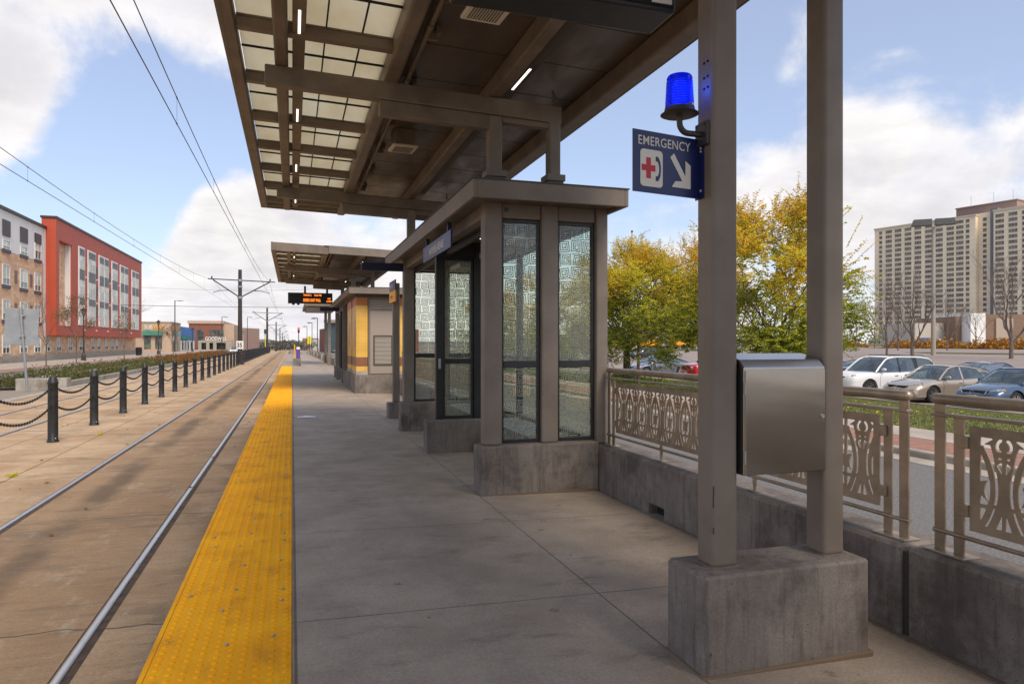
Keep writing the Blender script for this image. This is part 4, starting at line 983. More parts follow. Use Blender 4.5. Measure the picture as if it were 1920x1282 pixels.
def shelter():
    root = thing('platform_shelter', 'brown steel shelter with black-framed windows of etched spiral glass on concrete bases', 'shelter', (2.4, 9.2, -.05))
    B = lambda m, n, mat=MAT['steel'], bev=.018, seg=3: m.build(n, mat, root, bevel=bev, seg=seg)
    m = MB(); m.box(1.745, 2.998, 6.50, 6.80, -.10, .44); B(m, 'concrete_base', MAT['conc_dark'], .016, 2)
    m = MB(); m.box(1.735, 3.0, 6.488, 6.5, -.10, -.028); B(m, 'sealant', bpy.data.materials['brown_sealant'], .004, 1)
    m = MB(); m.box(1.72, 2.50, 9.24, 9.46, -.10, .41); B(m, 'concrete_base', MAT['conc_dark'], .016, 2)
    m = MB(); m.box(1.745, 2.998, 11.72, 12.0, -.10, .45); B(m, 'concrete_base', MAT['conc_dark'], .016, 2)
    H0, H1 = .44, 2.86
    for yy in (6.58, 11.78):
        for x0, x1, ya, yb in ((1.805, 1.985, yy, yy + .17), (2.405, 2.585, yy + .01, yy + .13), (3.005, 3.135, yy, yy + .16)):
            m = MB(); m.box(x0, x1, ya, yb, H0 if x0 < 3 else .406, H1); B(m, 'post')
        for x0, x1 in ((1.985, 2.405), (2.585, 3.005)):
            m = MB(); m.box(x0, x1, yy + .03, yy + .12, 2.695, H1); B(m, 'header')
    m = MB(); m.lathe([(.001, 0), (.022, 0), (.024, .004), (.016, .010), (.001, .011)], (0, 0, 0), 16); m.v = [(2.035 + a, 6.609 - c, 2.775 + b) for a, b, c in m.v]; m.build('junction_cap', MAT['steel_dark'], root, smooth=40)
    window(root, (1.985, 6.665), (1, 0, 0), .42, H0 + .01, 2.69, 1.235, 11); window(root, (2.585, 6.665), (1, 0, 0), .42, H0 + .01, 2.69, 1.235, 15)
    window(root, (1.985, 11.86), (1, 0, 0), .42, H0 + .015, 2.69, 1.235, 21); window(root, (2.585, 11.86), (1, 0, 0), .42, H0 + .015, 2.69, 1.235, 25)
    # middle screen
    m = MB(); m.box(1.865, 1.955, 9.30, 9.40, .41, 2.86); B(m, 'screen_post', MAT['black'], .004, 1)
    m = MB(); m.box(2.40, 2.50, 9.29, 9.41, .41, 2.86); B(m, 'screen_post', MAT['black'], .004, 1)
    window(root, (1.955, 9.35), (1, 0, 0), .445, .415, 2.62, 1.20, 31, fw=.04)
    m = MB(); m.box(1.955, 2.50, 9.30, 9.40, 2.62, 2.86); B(m, 'screen_header', MAT['black'], .004, 1)
    m = MB(); m.box(1.895, 1.93, 9.292, 9.30, 1.10, 1.24); B(m, 'push_plate', MAT['galv'], .002, 1)
    # back wall
    for k, (a, b) in enumerate(((6.76, 8.02), (8.02, 9.28), (9.38, 10.56), (10.56, 11.76))):
        window(root, (3.07, b), (0, -1, 0), b - a, .41, 2.70, 1.235, 41 + 3 * k, pat=False)
    m = MB(); m.box(3.02, 3.13, 6.75, 11.78, 2.70, 2.86); B(m, 'header', MAT['steel'], .01, 2)
    # track side: header beam, one more glass bay beside the middle screen
    m = MB(); m.box(1.83, 1.96, 6.75, 11.78, 2.715, 2.86); B(m, 'header', MAT['steel'], .018, 3)
    m = MB(); m.box(1.99, 2.04, 6.80, 11.74, 2.64, 2.715); B(m, 'track_rail', MAT['black'], .003, 1)
    # roof
    m = MB(); m.box(1.60, 3.155, 6.20, 12.5, 2.835, 2.855); m.build('roof_soffit', MAT['soffit'], root)
    m = MB(); m.hexa([(1.598, 6.198, 2.80), (3.157, 6.198, 2.80), (3.157, 12.502, 2.80), (1.598, 12.502, 2.80), (1.58, 6.18, 2.955), (3.175, 6.18, 2.955), (3.175, 12.52, 2.955), (1.58, 12.52, 2.955)])
    m = MB()
    for a in ((1.585, 1.625, 6.185, 12.515), (3.13, 3.17, 6.185, 12.515)): m.box(a[0], a[1], a[2], a[3], 2.795, 2.965)
    m.box(1.625, 3.13, 6.185, 6.225, 2.795, 2.965); m.box(1.625, 3.13, 12.475, 12.515, 2.795, 2.965); m.build('roof_fascia', MAT['steel'], root, bevel=.004, seg=1)
    m = MB(); m.box(1.575, 3.18, 6.175, 12.525, 2.965, 2.975); m.build('roof_cap', MAT['steel_dark'], root)
    for yl in (7.7, 10.4):
        m = MB(); m.box(2.12, 2.22, yl - .45, yl + .45, 2.70, 2.78); ch = m.build('light_housing', MAT['black'], root, bevel=.004)
        m = MB(); m.box(2.145, 2.195, yl - .35, yl + .35, 2.695, 2.699); m.build('light_strip', MAT['lamp_on'], ch)
    for yh in (7.3, 8.5, 10.3):
        m = MB(); m.box(2.35, 2.62, yh - .35, yh + .35, 2.56, 2.64); m.cyl((2.48, yh, 2.64), (2.48, yh, 2.84), .015); m.build('heater', MAT['galv'], root, bevel=.01)
shelter()
def bench(y0, y1, label):
    root = thing('bench', label, 'bench', (2.72, (y0 + y1) / 2, -.05), 0, 'benches inside the shelter')
    m = MB()
    for k in range(6): m.box(2.50 + k * .075, 2.56 + k * .075, y0, y1, .40, .425)
    m.build('seat', MAT['galv'], root, bevel=.005)
    m = MB()
    m.box(2.50, 2.95, y0 - .02, y0, .39, .43); m.box(2.50, 2.95, y1, y1 + .02, .39, .43); m.build('seat_ends', MAT['galv'], root, bevel=.005)
    for y in (y0 + .25, y1 - .25):
        m = MB(); m.box(2.52, 2.93, y - .025, y + .025, .35, .399); m.box(2.68, 2.76, y - .03, y + .03, -.06, .35); m.build('leg', MAT['galv'], root, bevel=.005)
bench(7.3, 9.0, 'slatted bench inside the shelter behind the near windows'); bench(9.7, 11.4, 'slatted bench in the far half of the shelter')
def station_sign():
    root = thing('station_sign', 'navy station name sign with white lettering under the shelter roof edge', 'sign', (1.66, 8.3, 2.5))
    m = MB(); m.box(1.655, 1.675, 7.45, 9.12, 2.505, 2.70); m.build('board', MAT['navy'], root, bevel=.003)
    text_mesh('HAMLINE AVENUE', .125, frame4((1.6535, 8.70, 2.555), (0, -1, 0), (0, 0, 1)), MAT['white_vinyl'], 'lettering', root, .0006, xs=.86, bold=.001)
    m = MB(); m.box(1.655, 1.70, 7.6, 7.64, 2.70, 2.80); m.box(1.655, 1.70, 8.9, 8.94, 2.70, 2.80); m.build('bracket', MAT['black'], root)
station_sign()
def banner(x0, x1, y, z0, z1, label):
    m = MB(); m.box(x0, x1, y, y + .05, z0, z1); o = m.build('projecting_sign', MAT['navy_dark'], bevel=.004); tag(o, label, 'sign', 'plain navy signs projecting from the shelters')
banner(1.10, 1.80, 11.80, 2.665, 2.80, 'plain dark navy sign sticking out from the far post of the near shelter')
banner(1.05, 1.80, 28.6, 2.72, 2.88, 'small plain navy sign sticking out beyond the tiled kiosk')
def sign_post():
    root = thing('sign_post', 'grey-brown post on a square concrete block carrying a blue and yellow blade sign', 'sign post', (1.97, 13.8, -.04))
    m = MB(); m.box(1.80, 2.14, 13.70, 14.02, -.08, .27); m.build('concrete_base', MAT['conc_dark'], root, bevel=.015)
    m = MB(); m.box(1.90, 2.035, 13.78, 13.91, .27, 2.64); m.build('post', MAT['steel'], root, bevel=.02, seg=3)
    m = MB(); m.box(1.845, 1.865, 13.1, 13.92, 2.45, 2.65); b = m.build('sign_plate', MAT['navy'], root, bevel=.003)
    m = MB(); m.box(1.844, 1.866, 13.098, 13.922, 2.24, 2.449); m.build('sign_plate', MAT['yellow_sign'], root, bevel=.003)
    text_mesh('SHELTER', .10, frame4((1.8425, 13.82, 2.52), (0, -1, 0), (0, 0, 1)), MAT['white_vinyl'], 'lettering', root, .0005)
    text_mesh('TICKETS', .085, frame4((1.8425, 13.74, 2.31), (0, -1, 0), (0, 0, 1)), MAT['navy'], 'lettering', root, .0005)
    m = MB(); m.box(1.866, 1.90, 13.80, 13.88, 2.3, 2.34); m.box(1.866, 1.90, 13.80, 13.88, 2.55, 2.59); m.build('bracket', MAT['steel'], root)
sign_post()

# ------------------------------------------------------------------ tiled kiosk
def tile_mat(name, c):
    t = NT(name); X, Y, Z = t.sep(); s = t.m('ADD', X, Y)
    j = t.m('MAXIMUM', t.joints(s, .205, .0, .004), t.joints(Z, .205, .01, .004))
    cc = t.mix(t.mr(t.noise(2.0, 5, .6), .35, .65), c, (c[0] * .85, c[1] * .82, c[2] * .7, 1))
    t.inp('Base Color', t.mix(j, cc, (c[0] * .62, c[1] * .6, c[2] * .6 + .03, 1))); t.inp('Roughness', .38); t.inp('Specular IOR Level', .4); return t.mat
MAT['tile_y'] = tile_mat('yellow_tile', (.74, .44, .09, 1)); MAT['tile_o'] = tile_mat('orange_tile', (.46, .15, .03, 1)); MAT['tile_b'] = tile_mat('brown_tile', (.24, .11, .055, 1))
def kiosk():
    root = thing('tiled_kiosk', 'kiosk clad in yellow, orange and brown tiles with a louvred metal door', 'kiosk', (2.4, 23.5, -.06))
    Y = 20.88; zt = .50
    m = MB(); m.box(1.755, 3.45, Y, 25.9, -.10, zt); m.build('concrete_base', MAT['conc_light'] if False else MAT['conc_dark'], root, bevel=.016)
    def pier(x0, x1, y0, y1):
        m = MB(); m.box(x0 - .01, x1 + .01, y0 - .01, y1 + .01, zt, .62); m.build('stone_sill', MAT['kerb'], root, bevel=.01)
        for z0, z1, mt in ((.62, .76, 'tile_y'), (.76, 1.03, 'tile_b'), (1.03, 2.56, 'tile_y'), (2.56, 2.80, 'tile_o')):
            m = MB(); m.box(x0, x1, y0, y1, z0, z1 - .002); m.build('tile_band', MAT[mt], root, label={'tile_y': 'yellow tile band', 'tile_b': 'brown tile band', 'tile_o': 'orange tile band'}[mt])
    pier(1.80, 2.13, Y + .01, 22.3); pier(1.86, 2.3, 22.35, 22.6); pier(1.80, 2.5, 22.66, 24.3); pier(3.04, 3.42, Y + .01, 22.0)
    for y0 in (21.2, 23.2):
        m = MB(); m.box(1.790, 1.80, y0, y0 + .35, 1.35, 2.1); m.build('timetable_case', simple('case_steel', (.35, .28, .2, 1), .3, .4), root, bevel=.003)
    m = MB(); m.box(2.15, 3.03, Y + .05, 25.8, .505, 2.80); m.build('metal_wall', MAT['steel'], root)
    m = MB(); m.box(2.15, 2.20, Y + .02, Y + .05, .505, 2.80); m.box(2.97, 3.03, Y + .02, Y + .05, .505, 2.80); m.box(2.20, 2.97, Y + .022, Y + .05, 2.42, 2.47); m.build('door_frame', MAT['steel'], root, bevel=.004)
    m = MB(); m.box(2.205, 2.965, Y + .034, Y + .049, .54, 2.41); d = m.build('door', simple('taupe_door', C(150, 137, 124), .5), root, bevel=.004)
    m = MB()
    for k in range(21): z = .83 + k * .039; m.hexa([(2.34, Y + .02, z), (2.83, Y + .02, z), (2.83, Y + .033, z + .02), (2.34, Y + .033, z + .02), (2.34, Y + .016, z + .006), (2.83, Y + .016, z + .006), (2.83, Y + .033, z + .027), (2.34, Y + .033, z + .027)])
    m.build('louvre', simple('taupe_louvre', C(150, 142, 128), .5), d)
    m = MB(); m.box(2.30, 2.34, Y + .01, Y + .034, .79, 1.68); m.box(2.83, 2.87, Y + .01, Y + .034, .79, 1.68); m.box(2.34, 2.83, Y + .01, Y + .034, .79, .825); m.box(2.34, 2.83, Y + .01, Y + .034, 1.645, 1.68); m.build('louvre_frame', MAT['steel_dark'], d)
    m = MB()
    for k in range(5): m.box(2.20, 2.97, Y + .0, Y + .045, 2.48 + k * .052, 2.505 + k * .052)
    m.build('vent', simple('taupe_vent', C(160, 150, 136), .5), root)
    m = MB(); m.cyl((2.93, Y + .02, 1.3), (2.93, Y - .01, 1.3), .02); m.build('door_handle', MAT['galv'], d)
    m = MB(); m.box(1.78, 3.45, Y, 25.9, 2.80, 2.90); m.build('tie_beam', MAT['steel_dark'], root)
    m = MB(); m.box(1.60, 3.5, 20.45, 32.0, 2.90, 2.92); m.build('roof_soffit', MAT['soffit'], root)
    m = MB(); m.box(1.56, 1.60, 20.41, 32.0, 2.88, 3.06); m.box(1.60, 3.5, 20.41, 20.45, 2.88, 3.06); m.build('roof_fascia', MAT['steel'], root, bevel=.004)
    m = MB(); m.box(1.55, 3.52, 20.40, 32, 3.06, 3.075); m.build('roof_cap', MAT['steel_dark'], root)
kiosk()
def shelter2():
    root = thing('platform_shelter', 'second glass shelter adjoining the far side of the tiled kiosk', 'shelter', (2.4, 29, -.06))
    for y in (26.6, 31.2):
        m = MB(); m.box(1.755, 3.0, y, y + .28, -.10, .45); m.build('concrete_base', MAT['conc_dark'], root, bevel=.016)
        for x in (1.80, 2.4, 3.0):
            m = MB(); m.box(x, x + .16, y + .06, y + .2, .45, 2.88); m.build('post', MAT['steel'], root, bevel=.015)
        for x in (1.96, 2.56): window(root, (x, y + .13), (1, 0, 0), .44, .46, 2.72, 1.24, 77, pat=False)
    m = MB(); m.box(1.72, 2.5, 29, 29.25, -.10, .42); m.build('concrete_base', MAT['conc_dark'], root, bevel=.016)
    m = MB(); m.box(1.86, 1.96, 29.05, 29.2, .42, 2.88); m.build('screen_post', MAT['black'], root)
    m = MB(); m.box(1.83, 1.96, 26.8, 31.3, 2.72, 2.895); m.build('header', MAT['steel'], root)
shelter2()
def wall_camera():
    root = thing('camera_pole', 'grey post with a small surveillance camera beyond the second shelter', 'camera post', (2.3, 34, -.06))
    m = MB(); m.box(2.10, 2.5, 34, 34.4, -.1, .30); m.build('concrete_base', MAT['conc_dark'], root, bevel=.015)
    m = MB(); m.box(2.22, 2.40, 34.1, 34.28, .30, 3.6); m.build('post', MAT['steel'], root, bevel=.02)
    m = MB(); m.hexa([(1.72, 34.0, 3.38), (1.88, 34.0, 3.48), (1.88, 34.2, 3.48), (1.72, 34.2, 3.38), (1.66, 34.0, 3.49), (1.82, 34.0, 3.6), (1.82, 34.2, 3.6), (1.66, 34.2, 3.49)]); m.cyl((1.85, 34.1, 3.52), (2.25, 34.15, 3.5), .03); m.build('camera', MAT['white_trim'], root)
wall_camera()
def block():
    m = MB(); m.box(.05, .52, 46.3, 46.8, -.02, .46); o = m.build('concrete_block', MAT['conc_dark'], bevel=.02); tag(o, 'small dark concrete block at the far end of the yellow strip', 'block')
    root = thing('litter_can', 'purple and white can with a yellow post standing on the far concrete block', 'litter can', (.3, 46.55, .46))
    m = MB(); m.cyl((.36, 46.55, .46), (.36, 46.55, 1.05), .12, n=14); m.build('can', simple('purple_paint', (.10, .06, .30, 1), .5), root); m = MB(); m.cyl((.36, 46.55, 1.05), (.36, 46.55, 1.2), .13, .10, n=14); m.build('lid', MAT['white_trim'], root)
    m = MB(); m.cyl((.14, 46.6, .46), (.14, 46.6, 1.35), .035, n=8); m.build('post', MAT['yellow_sign'], root)
block()
# leaf litter, weeds and a paper scrap
m = MB(); m.add([(.08, 14.1, .004), (.42, 14.02, .005), (.44, 14.16, .012), (.26, 14.2, .03), (.10, 14.22, .01)], [(0, 1, 2, 3, 4)]); tag(m.build('paper_scrap', MAT['white_trim']), 'thin white scrap of paper lying beside the yellow strip', 'litter')
lf = MB(); rnd = random.Random(5)
for k in range(110):
    x = rnd.choice((rnd.uniform(-4.6, -.8), rnd.uniform(-8.2, -4.6))); y = rnd.uniform(2.2, 32); z = -.362; s = rnd.uniform(.02, .045); a = rnd.uniform(0, 6.3)
    c, d = math.cos(a) * s, math.sin(a) * s
    lf.add([(x - c, y - d, z), (x + d * .6, y - c * .6, z + rnd.uniform(.003, .02)), (x + c, y + d, z + .004), (x - d * .6, y + c * .6, z + rnd.uniform(.003, .02))], [(0, 1, 2, 3)])
for (x, y) in ((-.66, 2.05), (-.70, 2.12)): lf.add([(x - .06, y - .02, z + .3), (x, y - .06, z + .31), (x + .06, y, z + .33), (x, y + .05, z + .31)], [(0, 1, 2, 3)])
o = lf.build('fallen_leaves', MAT['l_rust'], kind='stuff'); tag(o, 'dry brown leaves scattered over the track concrete', 'leaves')
wd = MB()
for (x, y, n, s) in ((-4.75, 6.7, 22, .14), (-4.76, 8.9, 16, .13), (-3.62, 11, 14, .10), (-4.75, 10.2, 10, .12), (-3.62, 15.5, 12, .12), (-4.74, 19.5, 14, .12), (-3.60, 8.2, 9, .10)):
    for k in range(n):
        a = rnd.uniform(0, 6.3); r = rnd.uniform(.4, 1) * s; h = rnd.uniform(.01, .07); p = Vector((x, y, -.368)); q = p + Vector((math.cos(a) * r, math.sin(a) * r, h)); t = Vector((-math.sin(a), math.cos(a), 0)) * .008
        mid = (p + q) / 2 + Vector((0, 0, .02)); wd.add([p - t * .4, p + t * .4, mid + t, q, mid - t], [(0, 1, 2, 3, 4)])
o = wd.build('weeds', MAT['l_ygreen'], kind='stuff'); tag(o, 'small weeds growing from joints of the track concrete', 'weeds')
# ------------------------------------------------------------------ overhead line
PX = -4.2; PY = [62.7, 129, 200, 262, 330, 400]
def zgr(y): return tz(y) if y > 150 else -.37
def catenary_pole(i, y):
    zb = zgr(y); names = ('tall dark overhead-line pole nearest to the camera, with a V-shaped bracket', 'second overhead-line pole along the tracks', 'third overhead-line pole along the tracks', 'fourth overhead-line pole along the tracks', 'fifth overhead-line pole along the tracks', 'farthest overhead-line pole seen along the tracks')
    root = thing('catenary_pole', names[i], 'pole', (PX, y, zb), 0, 'overhead line poles between the tracks')
    top = zb + 8.0; n = 14
    m = MB(); m.cyl((PX, y, zb), (PX, y, top), .20, .145, n); m.cyl((PX, y, zb), (PX, y, zb + .1), .34, .34, n); m.build('mast', MAT['pole'], root, smooth=50)
    m = MB(); m.cyl((PX, y, zb + .1), (PX, y, zb + 1.1), .27, .25, 10); m.build('mast_sleeve', MAT['pole'], root, smooth=50)
    a = zb + 7.1
    m = MB(); m.cyl((PX - 2.5, y, a + .08), (PX + 2.8, y, a - .08), .045, n=8)
    m.cyl((PX, y, zb + 5.65), (PX - 2.1, y, a), .05, n=8); m.cyl((PX, y, zb + 5.65), (PX + 2.35, y, a - .1), .05, n=8)
    m.build('bracket_arm', MAT['pole'], root, smooth=50)
    m = MB(); m.tube([(PX - .9, y, zb + 6.25), (PX - 1.5, y, zb + 6.22), (PX - 2.1, y, zb + 6.05)], .025, 6); m.build('steady_arm', MAT['pole'], root); m = MB(); m.tube([(PX + 1.0, y, zb + 6.25), (PX + 1.7, y, zb + 6.22), (PX + 2.4, y, zb + 6.05)], .025, 6); m.build('steady_arm', MAT['pole'], root)
    m = MB()
    for x, z in ((PX - 2.2, a + .12), (PX + 2.4, a + .0)): m.lathe([(.001, 0), (.07, 0), (.04, .05), (.07, .08), (.04, .13), (.07, .16), (.001, .2)], (x, y, z), 8)
    m.build('insulator', MAT['blackplastic'], root)
    for z0_, z1_, r_ in ((zb + 5.55, zb + 5.75, .21), (a - .1, a + .1, .19), (zb + 6.5, zb + 6.62, .19)): m = MB(); m.cyl((PX, y, z0_), (PX, y, z1_), r_, n=12); m.build('clamp', MAT['galv'], root)
    if i == 0:
        m = MB(); m.box(PX - .28, PX + .28, y - .24, y - .22, zb + 1.32, zb + 2.0); s = m.build('speed_plate', MAT['white_trim'], root)
        text_mesh('35', .52, frame4((PX - .25, y - .243, zb + 1.47), (1, 0, 0), (0, 0, 1)), MAT['blackplastic'], 'numerals', s, .001, xs=.86, bold=.012)
    if i == 1:
        m = MB(); m.box(PX - .35, PX - .23, y - .3, y - .2, zb + .1, zb + 3.2); m.build('yellow_marker', simple('marker_yellow', (.6, .6, .03, 1), .5), root)
for i, y in enumerate(PY): catenary_pole(i, y)
def wires():
    sup = [-3.3] + PY
    for side, xm, xn, lab in ((1, -2.1, -2.1, 'right'), (-1, -6.31, -6.31, 'left')):
        root = thing('overhead_wire', 'pair of overhead wires with droppers above the %s track' % ('near' if side > 0 else 'far'), 'overhead wire', (xm, 60, 5.2), 0, 'overhead wires')
        mes = []; con = []; dr = MB()
        for a, b in zip(sup[:-1], sup[1:]):
            n = 24
            for k in range(n + (1 if b == sup[-1] else 0)):
                t = k / n; y = a + (b - a) * t; zg = zgr(y) + .37
                sag = .95 * 4 * t * (1 - t); x = xm + (.25 * t if a == sup[0] and side > 0 else .25 * side if side > 0 else 0)
                mes.append((x, y, 6.72 - sag + zg)); con.append((xn + (.25 * t if a == sup[0] and side > 0 else (.25 if side > 0 else 0)), y, 5.50 + zg))
            k = 0
            yy = a + 5.2
            while yy < b - 3:
                t = (yy - a) / (b - a); zg = zgr(yy) + .37; x1 = xm + (.25 * t if a == sup[0] and side > 0 else .25 if side > 0 else 0); x2 = xn + (.25 * t if a == sup[0] and side > 0 else (.25 if side > 0 else 0))
                zt = 6.72 - .95 * 4 * t * (1 - t) + zg
                if yy < 200: dr.cyl((x1, yy, zt), (x2, yy, 5.5 + zg), .0035, n=4); dr.cyl((x1, yy - .04, zt), (x1, yy + .04, zt), .014, n=5); dr.cyl((x2, yy - .04, 5.5 + zg), (x2, yy + .04, 5.5 + zg), .014, n=5)
                yy += 6.1
        m = MB(); m.tube(mes, .009, 5); m.build('messenger_wire', MAT['pole'], root); m = MB(); m.tube(con, .009, 5); m.build('contact_wire', MAT['pole'], root); dr.build('droppers', MAT['pole'], root, kind='stuff')
wires()
m = MB(); pts = [(-46 + 50 * k / 16, 112 - 4 * k / 16, 7.5 - 4 * .35 * (k / 16) * (1 - k / 16) - .7 * k / 16) for k in range(17)]; m.tube(pts, .035, 5); o = m.build('street_cable', MAT['pole']); tag(o, 'thick cable crossing high over the street and tracks', 'cable')
m = MB(); pts = [(-46 + 50 * k / 16, 150 , 13.5 - .9 * k / 16 - 1.0 * 4 * (k / 16) * (1 - k / 16)) for k in range(17)]; m.tube(pts, .02, 5); o = m.build('street_cable', MAT['pole']); tag(o, 'thin higher cable crossing the street beyond the red building', 'cable')

# ------------------------------------------------------------------ street furniture
def street_lamp(x, y, label, h=5.35):
    root = thing('street_lamp', label, 'street lamp', (x, y, -.31), 0, 'ornate black street lamps on the left pavement')
    m = MB(); m.lathe([(.001, 0), (.27, 0), (.27, .10), (.20, .16), (.21, .5), (.14, .62), (.10, .8), (.001, .8)], n=14); m.build('base', MAT['pole'], root, local=True, smooth=35)
    m = MB(); m.lathe([(.09, .75), (.075, 2.5), (.055, h - .95), (.09, h - .92), (.06, h - .86), (.11, h - .78), (.001, h - .78)], n=12); m.build('post', MAT['pole'], root, local=True, smooth=35)
    m = MB(); m.lathe([(.10, h - .78), (.15, h - .70), (.24, h - .22), (.20, h - .2)], n=8); m.build('lantern', simple('lantern_glass', (.12, .11, .1, 1), .2), root, local=True)
    m = MB(); m.lathe([(.33, h - .24), (.33, h - .18), (.12, h - .06), (.05, h - .02), (.03, h + .12), (.001, h + .14)], n=8); m.build('cap', MAT['pole'], root, local=True)
    return root
street_lamp(-20.28, 80.6, 'ornate black street lamp in front of the red building'); street_lamp(-20.1, 121, 'ornate black street lamp in front of the sandwich shop')
street_lamp(-20.1, 160, 'ornate black street lamp near the blue building', 5.0)
def mast_lamp(x, y, zb, h, label, arm=-1, group='tall lamps with a horizontal arm', sc=1.0):
    root = thing('street_lamp', label, 'street lamp', (x, y, zb), 0, group)
    m = MB(); m.cyl((0, 0, 0), (0, 0, h), .07 * sc, .055 * sc, 8); m.cyl((0, 0, 0), (0, 0, .12), .16 * sc, .16 * sc, 8); m.build('pole', MAT['pole'], root, local=True, smooth=50)
    m = MB(); m.box(min(0, arm * .8 * sc), max(0, arm * .8 * sc), -.05, .05, h - .06, h + .02); m.build('arm', MAT['pole'], root, local=True)
    m = MB(); m.box(min(arm * .35 * sc, arm * 1.0 * sc), max(arm * .35 * sc, arm * 1.0 * sc), -.12, .12, h - .10, h - .05); m.build('lamp_head', MAT['pole'], root, local=True)
for k, (x, y) in enumerate(((2.62, 54), (2.40, 72), (2.30, 88), (2.1, 108))):
    mast_lamp(x, y, .50, 3.45, ('nearest', 'second', 'third', 'farthest')[k] + ' dark lamp standing on the far platform wall', group='dark lamps on the far platform wall', sc=.62 if k else .7)
mast_lamp(-22, 150, -.4, 10.2, 'tall dark street light with arm left of the brick shop building', 1, sc=1.6)
mast_lamp(-14.5, 162, -.4, 7.5, 'dark street light in front of the brick shop building', 1, sc=1.3)
mast_lamp(-10.5, 182, -.8, 8.6, 'thin grey street light right of the nearest overhead-line pole', 1, sc=1.2)
def sign_back():
    root = thing('road_sign', 'back of a large grey metal road sign on a leaning galvanised pole', 'road sign', (-9.95, 31.8, -.42))
    m = MB(); m.cyl((-9.95, 31.8, -.42), (-10.15, 31.7, 2.85), .05, n=8); m.build('pole', MAT['galv'], root, smooth=50)
    m = MB(); m.tf = Matrix.Translation((-10.08, 31.78, 2.18)) @ Matrix.Rotation(R(2.5), 4, 'Y') @ Matrix.Rotation(R(-3), 4, 'Z')
    m.box(-.64, .53, 0, .03, -.82, .62); m.build('plate', MAT['grey_back'], root, bevel=.01)
    m = MB(); m.box(-10.2, -10.0, 31.68, 31.74, 2.5, 2.55); m.box(-10.2, -10.0, 31.68, 31.74, 1.7, 1.75); m.build('bracket', MAT['galv'], root)
sign_back()
m = MB(); m.box(-10.55, -8.75, 32.4, 33.0, -.5, .02); m.box(-10.55, -10.15, 33.0, 60, -.5, .0); m.box(-8.95, -8.75, 33, 60, -.5, -.12); o = m.build('planter_wall', MAT['conc_light'], bevel=.02); tag(o, 'low pale concrete wall edging the planting strip beside the far track', 'planter wall')

def leaf_cloud(mb, c, rad, n, size, mats, rnd, up=.3, shell=.5, minz=None):
    if isinstance(mats, int): mats = (mats,)
    for _ in range(n):
        while True:
            p = Vector((rnd.uniform(-1, 1), rnd.uniform(-1, 1), rnd.uniform(-1, 1)))
            if p.length < 1 and rnd.random() < (1 - shell) + shell * p.length: break
        q = Vector((c[0] + p.x * rad[0], c[1] + p.y * rad[1], c[2] + p.z * rad[2]))
        if minz is not None and q.z < minz: continue
        s = size * rnd.uniform(.6, 1.25); d = Vector((rnd.gauss(0, 1), rnd.gauss(0, 1), rnd.gauss(0, 1) + up)).normalized(); e = d.orthogonal().normalized()
        e = (e * math.cos(1.7 * _) + d.cross(e) * math.sin(1.7 * _))
        mb.add([q - d * s, q + e * s * .45, q + d * s, q - e * s * .45], [(0, 1, 2, 3)], rnd.choice(mats))
def hedge(name, label, cat, boxes, mats, matidx, dens, size, seed, kind=None):
    rnd = random.Random(seed); mb = MB()
    for (x0, x1, y0, y1, z0, z1) in boxes:
        n = int((x1 - x0) * (y1 - y0) * dens)
        for _ in range(n):
            x = rnd.uniform(x0, x1); y = rnd.uniform(y0, y1)
            e = min(x - x0, x1 - x, y - y0, y1 - y); hz = z0 + (z1 - z0) * min(1, .35 + e * .9) * (.65 + .5 * mnoise.noise(Vector((x * .9, y * .9, seed)))) * rnd.uniform(.75, 1.12)
            leaf_cloud(mb, (x, y, z0 + (hz - z0) * rnd.uniform(.25, .95)), (.12, .12, .10), 3, size, matidx(x, y, rnd), rnd, up=1.0)
    return mb, mats
mb, mt = hedge('a', '', '', [(-12.6, -8.9, 33.2, 120, -.45, .52)], None, lambda x, y, r: ((1, 2) if y > 62 + 9 * mnoise.noise(Vector((x * .5, y * .12, 1))) and r.random() < .8 else (0, 3, 3, 0, 4)), 46, .075, 3)
HM = [leaf('olive_shrub_leaf', (.22, .20, .06, 1)), MAT['l_rust'], leaf('orange_brown_leaf', (.42, .17, .05, 1)), leaf('shrub_green_leaf', (.13, .15, .05, 1)), leaf('brown_shrub_leaf', (.26, .20, .10, 1))]
o = mb.build('planting_strip', HM, kind='stuff'); tag(o, 'low green shrubs turning rust orange farther away, along the far track', 'shrubs')
grid_sheet('planting_soil', rng(-13.0, -8.75, 3), rng(33, 150, 20), simple('soil', (.10, .07, .05, 1), .95), .05)

